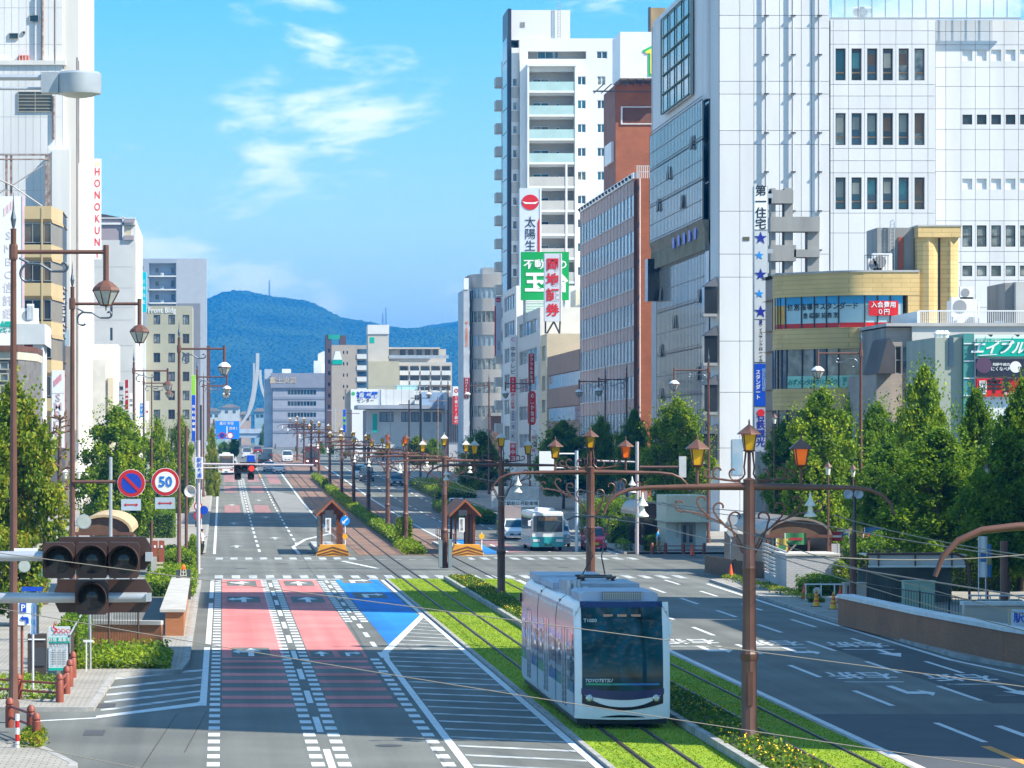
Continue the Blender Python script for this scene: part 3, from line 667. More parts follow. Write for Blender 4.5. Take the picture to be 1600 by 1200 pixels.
for a, b, c, d in ((1205, 1239, 297, 318), (1203, 1280, 339, 362), (1203, 1243, 383, 408), (1240, 1280, 390, 402)):
    obj('beam', MB().box(fx(a, Yk), fx(b, Yk), Yk-.25, Yk+1.4, fz(d, Yk), fz(c, Yk)), concrete_d, sf)
obj('wall', MB().box(fx(1203, Yk), fx(1282, Yk), Yk+1.5, Yk+7, 0, fz(425, Yk)), concrete_d, sf)

# ---- tan rounded corner building
Y = 228; k = FPX/Y
tan = BRICK('tan_tiles', (.70, .50, .22), (.64, .455, .19), (.5, .35, .15), 1.2, .29)
tb = thing('tiled_corner_building', 'tan tiled office building with rounded corner and banded windows', 'building', (fx(1330, Y), Y+6, 0))
CPX = ((1207, 7), (1209, 5.6), (1214, 4.5), (1226, 3.7), (1250, 2.8), (1280, 1.7), (1300, .95), (1318, .42), (1336, .12), (1352, .02), (1395, 0), (1437, 0))
def curve_pts(n=18):
    "plan of the rounded front: from the side street round to the face that looks at the camera"
    return [(fx(px, Y+o), Y+o) for px, o in CPX]
CP = curve_pts()
def band(name, za, zb, off, mat, parent, smooth=.5, pts=None):
    pts = pts or CP; mb = MB(); n = len(pts)
    q = []
    for i, (x, y) in enumerate(pts):
        a = Vector(pts[max(i-1, 0)]); b = Vector(pts[min(i+1, n-1)]); d = (b-a).normalized(); nn = Vector((d.y, -d.x))
        q.append((x+nn.x*off, y+nn.y*off))
    mb.add([(x, y, za) for x, y in q]+[(x, y, zb) for x, y in q], [(i, i+1, n+i+1, n+i) for i in range(n-1)])
    mb.add([(x, y, zb) for x, y in q]+[(q[-1][0], Y+12, zb), (q[0][0], Y+12, zb)], [tuple(range(n+2))])
    mb.add([(x, y, za) for x, y in q]+[(q[-1][0], Y+12, za), (q[0][0], Y+12, za)], [tuple(range(n+2))])
    return obj(name, mb, mat, parent, smooth=smooth)
zr = [fz(p, Y) for p in (425, 461, 511, 544, 606, 640, 700)]
band('wall', zr[1], zr[0], 0, tan, tb); band('coping', zr[0], zr[0]+.12, .05, concrete, tb)
band('wall', zr[3], zr[2], 0, tan, tb); band('wall', zr[5], zr[4], 0, tan, tb); band('wall', 0, zr[6]-1, 0, tan, tb)
core(tb, fx(1220, Y+5.4), fx(1437, Y), Y+5.4, Y+12, 0, zr[0], dark_m, 'core')
core(tb, fx(1419, Y), fx(1437, Y), Y+.02, Y+4, 0, zr[0], tan)
pane_ad = M('window_film_pale', (.42, .62, .66), .3, var=.05)
def lerp_pt(px):
    for (pa, oa), (pb_, ob) in zip(CPX, CPX[1:]):
        if pa <= px <= pb_: o_ = oa+(ob-oa)*(px-pa)/(pb_-pa); return (fx(px, Y+o_), Y+o_)
    return (fx(px, Y), Y)
def curved_panes(cuts, za, zb, mats, row):
    for i, (a, b) in enumerate(zip(cuts, cuts[1:])):
        (xa, ya), (xb, yb) = lerp_pt(a), lerp_pt(b); o_ = .22
        f = obj('window', MB().tube([(xa, ya+o_-.05, za), (xa, ya+o_-.05, zb)], .05, 4), mull, tb)
        obj('pane', MB().quad((xa, ya+o_, za), (xb, yb+o_, za), (xb, yb+o_, zb), (xa, ya+o_, zb)), mats[i % len(mats)], f)
        yield (xa, ya, xb, yb, f)
cuts1 = [1208.5, 1212, 1216, 1220, 1228, 1253, 1273, 1292, 1311, 1352, 1372, 1392, 1411.5]
fire = M('window_film_fire', (.7, .3, .03), .4, c2=(.6, .55, .1), vs=1.2)
for i, (xa, ya, xb, yb, f) in enumerate(curved_panes(cuts1, zr[2], zr[1], [fire, fire, fire, fire]+[pane_ad]*8, 0)):
    h = zr[1]-zr[2]
    obj('film_band', MB().quad((xa, ya+.2, zr[1]-.26*h), (xb, yb+.2, zr[1]-.26*h), (xb, yb+.2, zr[1]), (xa, ya+.2, zr[1])), M('film_blue', (.03, .33, .62), .4), f)
    obj('film_band', MB().quad((xa, ya+.2, zr[2]), (xb, yb+.2, zr[2]), (xb, yb+.2, zr[2]+.15*h), (xa, ya+.2, zr[2]+.15*h)), red_sign, f)
def arc_text(tx, px0, px1, py, size, m, bold=.01, parent=None):
    "lettering that follows the curved glass, one character at a time"
    n = len(tx)
    for i, ch in enumerate(tx):
        px = px0+(px1-px0)*(i+.5)/n; x, y = lerp_pt(px); (xa, ya), (xb, yb) = lerp_pt(px-6), lerp_pt(px+6)
        o = text('letter', ch, m, parent or tb, (x, y+.16, fz(py, Y)), size, bold=bold); o.rotation_euler = (R(90), 0, math.atan2(yb-ya, xb-xa))
arc_text('個別指導塾スタンダード', 1230, 1342, 478, .45, ink, .02); arc_text('豊橋駅前教室', 1254, 1311, 492, .38, ink, .008)
rp = obj('red_notice', MB().box(fx(1358, Y), fx(1404, Y), Y+.1, Y+.14, fz(493, Y), fz(470, Y)), red_sign, tb)
text('lettering', '入会費用', white_sign, rp, (fx(1381, Y), Y+.08, fz(476.5, Y)), .4, bold=.012); text('lettering', '０円', white_sign, rp, (fx(1381, Y), Y+.08, fz(487.5, Y)), .4, bold=.012)
for _ in curved_panes([1208.5, 1212, 1216, 1222, 1230, 1254, 1273, 1292, 1311, 1350, 1370], zr[4], zr[3], [g_dark, g_blue, g_dark, g_blue, g_curt, g_curt, g_blue, g_curt, g_curt, g_curt], 1): pass
mint = M('film_mint', (.3, .62, .5), .4); ingr = M('ink_green', (.0, .25, .17), .5)
pts_ = [lerp_pt(px) for px in (1231, 1254, 1273, 1292, 1311, 1330, 1348)]
mb = MB()
for (xa, ya), (xb, yb) in zip(pts_, pts_[1:]): mb.quad((xa, ya+.19, zr[4]+.03), (xb, yb+.19, zr[4]+.03), (xb, yb+.19, zr[4]+.8), (xa, ya+.19, zr[4]+.8))
gp_ = obj('clinic_film', mb, mint, tb)
arc_text('みずメンタルクリニック', 1232, 1309, 597, .42, ingr, .018, gp_); arc_text('☎54', 1315, 1345, 593, .3, ingr, .01, gp_); arc_text('6479', 1315, 1345, 600, .3, ingr, .01, gp_)
for _ in curved_panes([1208.5, 1212, 1217, 1230, 1254, 1273, 1292, 1311, 1350, 1370], zr[6]-1, zr[5], [g_dark, g_blue, g_curt], 2): pass
# roof block and stair tower of the same building
mb = MB()
for (a, b) in ((1435, 1467), (1471, 1499)):
    x0, x1 = fx(a, Y), fx(b, Y)
    mb.prism([(x0, Y+.3), (x0+.3, Y+.06), ((x0+x1)/2, Y-.06), (x1-.3, Y+.06), (x1, Y+.3), (x1, Y+4), (x0, Y+4)], 6, fz(370, Y))
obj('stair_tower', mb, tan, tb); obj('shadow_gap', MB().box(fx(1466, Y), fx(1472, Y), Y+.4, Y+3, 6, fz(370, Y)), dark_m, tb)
obj('tower_cap', MB().box(fx(1434, Y), fx(1501, Y), Y-.15, Y+4.1, fz(371, Y), fz(354, Y)), tan, tb); obj('cap_coping', MB().box(fx(1433, Y), fx(1502, Y), Y-.2, Y+4.1, fz(354, Y), fz(351.5, Y)), concrete, tb)
core(tb, fx(1376, Y), fx(1434, Y)-.02, Y+1.2, Y+5, zr[0], fz(354, Y), concrete_d, 'roof_room')
obj('roof_door', MB().box(fx(1409, Y), fx(1417, Y), Y+1.1, Y+1.2, zr[0], fz(369, Y)), M('door_red', (.3, .07, .04), .6), tb)
for a in (1369, 1381): ac_unit(tb, fx(a, Y), Y+.5, zr[0]+.1, 1.05 if a < 1375 else 1.5)
mb = MB(); mb.tube([(fx(1396, Y), Y+1, zr[0]), (fx(1396, Y), Y+1, fz(345, Y)), (fx(1400, Y), Y+1, fz(342, Y))], .04, 5); mb.tube([(fx(1402, Y), Y+1, zr[0]), (fx(1402, Y), Y+1, fz(345, Y))], .04, 5)
for i in range(16): mb.box(fx(1396, Y), fx(1402, Y), Y+.98, Y+1.02, zr[0]+.2*i*1.1, zr[0]+.2*i*1.1+.03)
obj('roof_ladder', mb, steel, tb)
mb = MB()
for i in range(9): mb.box(fx(1352+i*4.5, Y), fx(1352+i*4.5, Y)+.035, Y+.2, Y+.235, zr[0], zr[0]+1.1)
mb.box(fx(1352, Y), fx(1390, Y), Y+.2, Y+.24, zr[0]+1.06, zr[0]+1.1); obj('roof_railing', mb, dark_m, tb)

# ---- grey concrete building with roof railing, right
Y = 219; k = FPX/Y
gb = thing('concrete_building', 'low grey concrete building with railed roof terrace beside the tan one', 'building', (fx(1500, Y), Y+5, 0))
tile_gb = BRICK('grey_brown_tiles', (.4, .35, .31), (.37, .32, .28), (.3, .27, .24), 1.0, .14)
zt = fz(512, Y)
ops = [(fx(1388+i*11, Y), fx(1397.5+i*11, Y), fz(584, Y), fz(541, Y)) for i in range(3)]
facade(gb, 'F', Y, fx(1384, Y), fx(1424, Y), 0, zt, ops, tile_gb, .2)
for q in ops: window(gb, 'F', Y, *q, .16, rnd.choice([g_bronze, g_curt]), alu, 1, 2, .05)
core(gb, fx(1384, Y)+.02, fx(1424, Y)-.01, Y+.3, Y+12, 0, zt-.01, concrete_d)
core(gb, fx(1424, Y), fx(1640, Y), Y-.25, Y+12, 0, fz(510, Y), M('wall_pale_concrete', (.6, .59, .56), .8, vs=.4, c2=(.5, .49, .46), streak=True))
obj('terrace_slab', MB().box(fx(1383, Y), fx(1640, Y), Y-.4, Y+12.2, fz(510, Y), fz(505, Y)), concrete, gb)
core(gb, fx(1434, Y), fx(1434, Y)+.2, Y+.2, Y+8.6, fz(505, Y), fz(486, Y), white_wall, 'terrace_wall')
mb = MB()
for i in range(58): mb.box(fx(1436+i*2.9, Y), fx(1436+i*2.9, Y)+.03, Y-.2, Y-.17, fz(505, Y), fz(486, Y))
mb.box(fx(1434, Y), fx(1605, Y), Y-.22, Y-.15, fz(487, Y), fz(485, Y)); obj('terrace_railing', mb, white_metal, gb)
core(gb, fx(1589, Y), fx(1640, Y), Y+.3, Y+6, fz(505, Y), fz(440, Y), concrete, 'roof_room'); core(gb, fx(1575, Y), fx(1589, Y)-.01, Y+.8, Y+6, fz(505, Y), fz(441, Y), concrete_d, 'roof_room')
for a, b, s in ((1516, 452, 1.0), (1509, 480, 1.6), (1570, 504, .9)): ac_unit(gb, fx(a, Y), Y+1, fz(b+14, Y), s)
mb = MB(); mb.tube([(fx(1531, Y), Y+1.4, fz(505, Y)), (fx(1531, Y), Y+1.4, fz(468, Y)), (fx(1537, Y), Y+1.4, fz(466, Y))], .07, 6); mb.tube([(fx(1536, Y), Y+1.4, fz(505, Y)), (fx(1536, Y), Y+1.4, fz(472, Y))], .07, 6); obj('roof_pipe', mb, white_metal, gb)
core(gb, fx(1500, Y), fx(1535, Y), Y+2, Y+4, fz(505, Y), fz(467, Y), white_metal, 'water_tank')
# lower porch wing with a dark pitched roof
lw = thing('porch_building', 'small tiled building with dark slate porch roof between two bigger ones', 'building', (fx(1373, Y), Y-3, 0))
core(lw, fx(1360, Y), fx(1384, Y)-.02, Y-2, Y+8, 0, fz(585, Y), tile_gb)
obj('porch_roof', MB().ext([(fx(1358, Y), fz(585, Y)), (fx(1384.5, Y), fz(585, Y)), (fx(1384.5, Y), fz(545, Y)), (fx(1376, Y), fz(530, Y)), (fx(1372, Y), fz(534, Y))], 'y', Y-3, Y+2), M('slate', (.075, .07, .075), .7, var=.2), lw)

# ---- shop building with three billboards
Y = 206; k = FPX/Y
sb = thing('shop_building', 'green and grey shop building carrying three stacked billboards', 'building', (fx(1540, Y), Y+4, 0))
core(sb, fx(1463, Y), fx(1505, Y), Y+.3, Y+9, 0, fz(527, Y), M('render_olive', (.36, .4, .34), .8, var=.12, streak=True))
core(sb, fx(1505.5, Y), fx(1522, Y), Y, Y+9, 0, fz(521, Y), M('panel_green', (.07, .28, .26), .5, var=.1))
for i in range(4): pbox('trim', sb, (fx(1514, Y), Y-.02, fz(537+i*27, Y)), (.62, .05, .06), white_metal)
core(sb, fx(1522.5, Y), fx(1660, Y), Y+.05, Y+9, 0, fz(523, Y), white_wall)
obj('side_window', MB().box(fx(1484, Y), fx(1491, Y), Y+.2, Y+.31, fz(572, Y), fz(527, Y)), g_blue, sb)
for a in (1470, 1476, 1483): obj('roof_vent', MB().lathe((fx(a, Y), Y+1, fz(527, Y)), [(.18, 0), (.18, .2), (.26, .22), (.12, .42)], 8), white_metal, sb)
def billboard(z_t, z_b, mat, name, label):
    th = thing(name, label, 'billboard', (fx(1570, Y), Y-.1, fz(z_b, Y)), 'billboards on the shop building')
    obj('panel', MB().box(fx(1525, Y), fx(1640, Y), Y-.22, Y+.04, fz(z_b, Y), fz(z_t, Y)), mat, th); return th
b1 = billboard(529, 557, teal_sign, 'billboard', 'teal estate agency billboard with white slanted katakana, topmost of three')
text('lettering', 'エイブル', white_sign, b1, (fx(1557, Y), Y-.24, fz(545, Y)), .78, bold=.03, shear=.35); text('lettering', 'お部屋探しの窓口', white_sign, b1, (fx(1541, Y), Y-.24, fz(532.5, Y)), .2, bold=.0)
for a, b in ((1528, 555), (1553, 533)): obj('swoosh', MB().add([(fx(a, Y), Y-.24, fz(b, Y)), (fx(a+28, Y), Y-.24, fz(b-1.6, Y)), (fx(a+28, Y), Y-.24, fz(b-.4, Y)), (fx(a, Y), Y-.24, fz(b+1.2, Y))], [(0, 1, 2, 3)]), white_sign, b1)
b2 = billboard(561, 588.5, M('sign_ink_navy', (.015, .017, .035), .5, var=.05), 'billboard', 'dark navy restaurant billboard with white moon disc, middle of three')
obj('purple_disc', MB().lathe((fx(1536, Y), Y-.235, fz(571, Y)), [(.46, 0), (.46, .012)], 20, 'y'), M('plum', (.1, .05, .1), .5), b2); obj('white_disc', MB().lathe((fx(1585.5, Y), Y-.235, fz(573.5, Y)), [(.33, 0), (.33, .012)], 20, 'y'), white_sign, b2)
text('lettering', '飛騨牛焼肉', white_sign, b2, (fx(1563, Y), Y-.24, fz(570, Y)), .2, bold=.01); text('lettering', 'にくなべ屋', white_sign, b2, (fx(1563, Y), Y-.24, fz(577, Y)), .24, bold=.01)
b3 = billboard(591.5, 619.5, red_sign, 'billboard', 'bright red noodle shop billboard with black brush lettering, lowest of three')
text('lettering', '辛麺屋', ink, b3, (fx(1577, Y), Y-.24, fz(604, Y)), .92, bold=.03); text('lettering', '辛いは、うまい', white_sign, b3, (fx(1588, Y), Y-.245, fz(616, Y)), .22)
obj('plate', MB().box(fx(1529, Y), fx(1540, Y), Y-.25, Y-.22, fz(616, Y), fz(595, Y)), white_sign, b3); text('lettering', '元祖', ink, b3, (fx(1534.5, Y), Y-.26, fz(605.5, Y)), .36, vert=True, bold=.01)
for a in (1548, 1590, 1625): obj('spot_lamp', MB().tube([(fx(a-4, Y), Y, fz(523, Y)), (fx(a-3, Y), Y-.5, fz(524, Y))], .03, 5).lathe((fx(a-3, Y), Y-.55, fz(526.5, Y)), [(.06, 0), (.13, .12)], 8), dark_m, sb)
aw = thing('arched_canopy', 'sky blue barrel canopy in front of the shop building', 'canopy', (fx(1580, Y), Y-3, 3))
mb = MB(); ca = [(fx(1600, Y)+2.2*math.cos(t), 5.9+1.9*math.sin(t)) for t in [math.pi*i/10 for i in range(11)]]
mb.ext(ca, 'y', Y-4, Y-.2); obj('canopy_sheet', mb, M('awning_blue', (.17, .45, .75), .5, var=.08), aw)
for i in range(7): obj('rib', MB().tube([(x, Y-4+i*.6, z+.01) for x, z in ca], .03, 4), M('awning_rib', (.08, .2, .45), .5), aw)
mb = MB()
for xx in (ca[0][0]-.1, ca[-1][0]+.1):
    for yy in (Y-3.8, Y-.5): mb.tube([(xx, yy, 0), (xx, yy, 5.9)], .05, 6)
obj('post', mb, white_metal, aw)
# ---- brown office block with ribbed flank
Y = 331; X = 38.0
bo = thing('office_block', 'brown tiled office block with ribbed window bands and orange brick end', 'building', (44, 350, 0))
brick_o = BRICK('orange_brick', (.40, .125, .05), (.36, .11, .045), (.3, .12, .07), .5, .16)
brick_d = BRICK('dark_brick', (.2, .075, .045), (.18, .07, .04), (.15, .07, .05), .5, .16)
rib = M('rib_grey', (.5, .52, .55), .6, var=.08); pinkp = M('spandrel_pink', (.42, .3, .285), .7, var=.1, vs=.4)
g_off = GLASS('office_glass', (.3, .4, .48), (.18, .25, .31), .08, .18, .3, .8)
zt = 31.6
core(bo, X+.35, 56, Y+.05, 381, 0, zt, brick_o)
obj('end_wall', MB().box(fx(995, Y), fx(1034, Y), Y-.3, Y+.05, 0, zt), brick_o, bo); obj('end_wall', MB().box(X+.02, fx(995, Y)-.01, Y-.1, Y+.05, 0, zt), brick_d, bo)
nb = 17; fl = 3.37
for j in range(9):
    z1 = zt-1.4-j*fl; z0 = z1-2.0
    for i in range(nb):
        ya, yb = Y+.3+(381-Y-.3)*i/nb, Y+.3+(381-Y-.3)*(i+1)/nb
        pbox('window', bo, (X+.2, (ya+yb)/2, (z0+z1)/2), (.1, yb-ya-.2, 1.96), g_off)
        pbox('spandrel', bo, (X+.18, (ya+yb)/2, z1+.69), (.1, yb-ya-.2, 1.36), pinkp)
for i in range(nb+1):
    y = Y+.3+(381-Y-.3)*i/nb; pbox('rib', bo, (X+.11, y, zt/2), (.1, .22, zt), rib)
for j in range(9): pbox('sill', bo, (X+.1, (Y+381)/2, zt-1.4-j*fl-2.03), (.1, 381-Y-.4, .09), rib)
obj('parapet', MB().box(X-.05, X+.5, Y+.1, 381, zt, zt+.55), white_metal, bo)
for i in range(nb): obj('roof_lamp', MB().lathe((X-.1, Y+1.8+i*2.95, zt+.1), [(.1, 0), (.22, .2), (.05, .34)], 8), dark_m, bo)
mb = MB()
for i in range(8): mb.box(fx(995+i*3.2, Y), fx(995+i*3.2, Y)+.06, Y, Y+.06, zt, zt+1.2)
mb.box(fx(994, Y), fx(1019, Y), Y, Y+.06, zt+1.14, zt+1.2); mb.box(fx(994, Y), fx(1019, Y), Y, Y+.06, zt+.6, zt+.65); obj('roof_railing', mb, white_metal, bo)
obj('drain_pipe', MB().tube([(fx(999, Y), Y-.4, 0), (fx(999, Y), Y-.4, zt)], .06, 6), white_metal, bo)
for j in range(9): obj('pipe_bracket', MB().tube([(fx(994, Y), Y-.35, zt-1.4-j*fl), (fx(998.5, Y), Y-.35, zt-.7-j*fl)], .06, 4), dark_m, bo)
# lower wing
lw = thing('annex', 'low brown annex with long window bands beyond the office block', 'building', (44, 400, 1)); z_ = 17.2
core(lw, X+.3, 55, 381.05, 419, 0, z_, pinkp)
for j in range(4):
    z1 = z_-2.3-j*3.75
    pbox('spandrel', lw, (X+.15, 400, z1+1.15), (.3, 37.8, 2.2), M('spandrel_brown', (.22, .15, .125), .7, var=.12))
    for i in range(12): pbox('window', lw, (X+.2, 382.6+i*3.13, z1-.78), (.1, 2.95, 1.5), g_off)

# ---- red brick tower with white roof billboard
Y = 400; k = FPX/Y
rt = thing('brick_tower', 'red brick tower block topped by a white billboard', 'building', (fx(1000, Y), Y+6, 1))
core(rt, fx(962, Y), fx(1060, Y), Y, Y+12, 0, fz(132, Y), brick_o); obj('side_wall', MB().box(fx(962, Y)-.06, fx(962, Y)-.005, Y+.02, Y+12, 0, fz(132, Y)), M('side_brick_shaded', (.24, .12, .09), .85, var=.15), rt)  # the street side's shade is put into this darker wall colour
zz = [fz(p, Y) for p in (193, 168)]
obj('recess_frame', MB().box(fx(970, Y), fx(1060, Y), Y-.12, Y, zz[0]-.1, zz[0]).box(fx(970, Y), fx(1060, Y), Y-.12, Y, zz[1], zz[1]+.1).box(fx(970, Y), fx(972.5, Y), Y-.12, Y, zz[0], zz[1]), white_metal, rt)
obj('recess', MB().box(fx(973, Y), fx(1060, Y), Y-.03, Y-.002, zz[0], zz[1]), brick_d, rt)
obj('side_sign', MB().box(fx(962, Y)-.4, fx(962, Y)-.1, Y+1, Y+8, fz(252, Y), fz(220, Y)), white_sign, rt)
bb = thing('roof_billboard', 'white roof billboard with a yellow house outlined in green', 'billboard', (fx(1000, Y), Y, fz(130, Y)))
obj('panel', MB().box(fx(966, Y), fx(1060, Y), Y-2, Y+6, fz(125, Y), fz(53, Y)), white_sign, bb)
mb = MB()
for i in range(9): x = fx(940+i*12, Y); mb.box(x, x+.12, Y-1.8, Y+9, fz(134, Y), fz(133, Y)); 
for i in range(6): mb.box(fx(966+i*12, Y), fx(967.5+i*12, Y), Y-1.5, Y-1.4, fz(134, Y), fz(125, Y))
for i in range(4): mb.box(fx(925+i*3, Y), fx(1060, Y), Y-1+i*2, Y-.9+i*2, fz(145-i*3, Y), fz(143.5-i*3, Y))
obj('truss', mb, dark_m, bb)
def house(sc, y, m):
    c = (fx(1034, Y), fz(97, Y)); q = [(-1.75, -1.75), (1.75, -1.75), (1.75, .85), (2.35, .85), (2.35, 1.1), (0, 2.3), (-2.35, 1.1), (-2.35, .85), (-1.75, .85)]
    obj('house_emblem', MB().ext([(c[0]+a*sc, c[1]+b*sc) for a, b in q], 'y', y, y+.03), m, bb)
house(1, Y-2.06, M('emblem_green', (.02, .5, .15), .5)); house(.88, Y-2.1, M('emblem_yellow', (.85, .8, .08), .5))
text('lettering', 'Eし', M('emblem_green', (.02, .5, .15), .5), bb, (fx(1029, Y), Y-2.14, fz(96, Y)), 1.3, vert=True, bold=.03)
rh = thing('rooftop_sign_frame', 'tan billboard back standing on a roof behind the glass flank', 'billboard', (fx(1025, 330), 330, 44))
obj('panel', MB().box(fx(1015, 420), fx(1040, 420), 420, 421, 40, fz(12, 420)), M('rust_tan', (.35, .25, .12), .8, var=.2), rh); obj('edge', MB().box(fx(1014, 420), fx(1016.5, 420), 419.9, 421.1, 40, fz(11, 420)), dark_m, rh)

# ---- white apartment tower
Y = 490; k = FPX/Y; XL = fx(800, Y)
ap = thing('apartment_tower', 'tall white apartment tower with stacked glass balconies', 'building', (fx(870, Y), Y+8, 2))
apw = M('tower_white', (.74, .745, .73), .7, var=.04, vs=.15); apb = M('tower_beige', (.50, .48, .44), .7, var=.05)
zt = fz(60, Y); fl = 37.2*Y/FPX
ops = []; ws = []
for j in range(17):
    pc = 91+37.2*j
    z1 = fz(pc-6.5 if j else 80, Y); z0 = fz(pc+7 if j else 92, Y)
    if j == 0: ops.append((fx(825, Y), fx(916, Y), z0, z1)); ws.append((fx(932, Y), fx(949, Y), z0, z1))
    else:
        za, zb_ = fz(119+37.2*(j-1), Y), fz(133+37.2*(j-1), Y)
        ws += [(fx(902, Y), fx(915.5, Y), zb_, za), (fx(933, Y), fx(946, Y), zb_, za)]
        ops.append((fx(827, Y), fx(897.5, Y), fz(143.5+37.2*(j-1), Y), fz(112+37.2*(j-1), Y)))
facade(ap, 'F', Y, fx(812, Y), fx(960, Y), 2, zt, ops+ws, apw, 1.5)
core(ap, fx(812, Y)+.01, fx(960, Y), Y+1.5, Y+19, 0, zt-.01, apb, 'core')
gl_b = M('balcony_glass', (.42, .58, .56), .1, var=.08, spec=.7)
for q in ws: window(ap, 'F', Y, *q, .15, rnd.choice([g_teal, g_blue, g_curt]), white_metal, 2, 1, .09)
for j, q in enumerate(ops):
    wl = (q[0]+.4, q[0]+2.2) if j else (q[0]+1.2, q[0]+3.2)
    for a, b, hh in ((wl[0]+.2, wl[0]+2.4, 1.75), (q[0]+3.75, q[0]+4.3, 1.6)): window(ap, 'F', Y, a, b, q[2]+.15, q[2]+.15+hh, 1.4, rnd.choice([g_teal, g_blue, g_curt]), white_metal, 2 if b-a > 1 else 1, 1, .07)
    if j == 0: continue
    if j <= 4: r_ = obj('balcony', MB().box(q[0]-.05, q[1]+.05, Y-.92, Y-.86, q[2]+.08, q[2]+1.3), gl_b, ap)
    else: r_ = obj('balcony', MB().box(q[0]-.05, q[1]+.05, Y-.92, Y-.8, q[2]+.08, q[2]+1.35), apb, ap)
    obj('slab', MB().box(q[0]-.1, q[1]+.1, Y-.95, Y-.005, q[2]-.22, q[2]+.08), apw, r_)
    ac_unit(ap, q[1]-.9, Y+.9, q[2]+.02, .8)
for px in (824.5, 898.5, 884): obj('balcony_fin', MB().box(fx(px, Y)-.13, fx(px, Y)+.13, Y-1.0, Y-.006, fz(650, Y) if px < 880 or px > 890 else 2, fz(104, Y) if px != 884 else fz(256, Y)), apw, ap)
obj('balcony_roof', MB().box(fx(823, Y), fx(900, Y), Y-1.05, Y-.006, fz(104.5, Y), fz(101, Y)), apw, ap)
core(ap, XL, fx(812, Y), Y+.8, Y+19, 0, zt-1.2, apw)
for j in range(16):
    z0 = fz(134+37.2*j, Y)
    window(ap, 'F', Y+.78, XL+.15, XL+.75, z0, z0+1.1, 0, g_curt, white_metal, 1, 1, .06); pbox('spandrel', ap, (XL+.52, Y+.74, z0-.85), (1.02, .1, 1.5), apb); pbox('ledge', ap, (XL+.5, Y+.66, z0-.05), (1.1, .3, .12), apw)
obj('penthouse', MB().box(fx(800, Y), fx(893, Y), Y+2, Y+12, zt, fz(13, Y)), apw, ap)
obj('vent', MB().box(fx(815, Y), fx(822, Y), Y+1.95, Y+2.01, fz(40, Y), fz(32, Y)), concrete_d, ap)
mb = MB()
for a in (873, 877): mb.box(fx(a, Y), fx(a, Y)+.06, Y+1.6, Y+1.66, zt, fz(4, Y))
for i in range(14): mb.box(fx(873, Y), fx(877, Y), Y+1.6, Y+1.66, zt+.4*i, zt+.4*i+.05)
obj('roof_ladder', mb, alu, ap)
dk = GLASS('tower_blue_glass', (.03, .08, .16), (.015, .03, .06))
obj('glass_edge', MB().box(XL-.5, XL-.005, Y+1, Y+10, 0, fz(12, Y)), M('navy_panel', (.02, .03, .055), .4), ap); 
for j in range(18): pbox('edge_pane', ap, (XL-.52, Y+5.5, 6+j*3.25), (.06, 7.5, 3.1), dk)
for j in range(16): pbox('side_balcony', ap, (XL+.2, Y+17, fz(110+37.2*j, Y)), (2.4, 3.5, 1.3), apb)

# ---- lower buildings in front of the tower
def flankbuild(name, label, X, y0, y1, z_top, mat, rows, glass, nwin, fr=None, depth=16, frontmat=None, wf=(.12, .88)):
    th = thing(name, label, 'building', (X+depth/2, (y0+y1)/2, gz(y0)))
    ops = []
    for (za, zb) in rows:
        ops.append((y0+(y1-y0)*wf[0], y0+(y1-y0)*wf[1], za, zb))
    facade(th, 'L', X, y0, y1, 0, z_top, ops, mat, .3)
    for q in ops:
        for i in range(nwin):
            a = q[0]+(q[1]-q[0])*i/nwin; b = q[0]+(q[1]-q[0])*(i+1)/nwin
            window(th, 'L', X, a+.03, b-.03, q[2], q[3], .2, glass if not isinstance(glass, list) else rnd.choice(glass), fr, 1, 1, .07)
    core(th, X+.3, X+depth, y0+.01, y1-.01, 0, z_top-.005, frontmat or mat); obj('end_wall', MB().box(X, X+.3, y0-.02, y0, 0, z_top).box(X, X+.3, y1, y1+.02, 0, z_top), frontmat or mat, th)
    return th
cream = M('wall_cream', (.55, .5, .37), .8, var=.08); ltg = M('wall_light_grey', (.50, .52, .52), .75, var=.08); offw = M('wall_off_white', (.66, .66, .64), .75, var=.06)
bb1 = flankbuild('narrow_building', 'narrow cream building with a white roof sign, past the brown annex', X, 419.5, 428, fz(523, 424), cream, [(fz(645, 424), fz(625, 424)), (fz(611, 424), fz(588, 424)), (fz(564, 424), fz(541, 424))], g_off, 1, frontmat=cream, wf=(.2, .75), depth=9)
gy = flankbuild('grey_office', 'light grey office building below the green roof billboard', X, 428.3, 462, fz(488, 445), ltg, [(fz(700-j*44, 445), fz(678-j*44, 445)) for j in range(5)], [g_off, g_curt], 5, alu, frontmat=offw)
wh = flankbuild('white_office', 'white office building carrying a strip of vertical signs', X, 463, 485, fz(452, 474), offw, [(fz(688-j*40.6, 474), fz(665-j*40.6, 474)) for j in range(6)], [g_off, g_curt], 4, alu, frontmat=white_wall)
hb = thing('cream_hall', 'plain cream building with pipes behind the white roof sign', 'building', (47, 440, 1)); core(hb, 44, 52, 432, 450, 0, fz(475, 440), M('wall_ivory', (.68, .62, .5), .8, var=.05)); obj('duct', MB().tube([(45, 431, fz(495, 440)), (49, 431, fz(488, 440)), (50, 431, fz(478, 440))], .3, 6), cream, hb)
core(hb, 44.5, 56, 451, 458, 0, fz(452, 450), M('wall_ivory', (.68, .62, .5), .8))
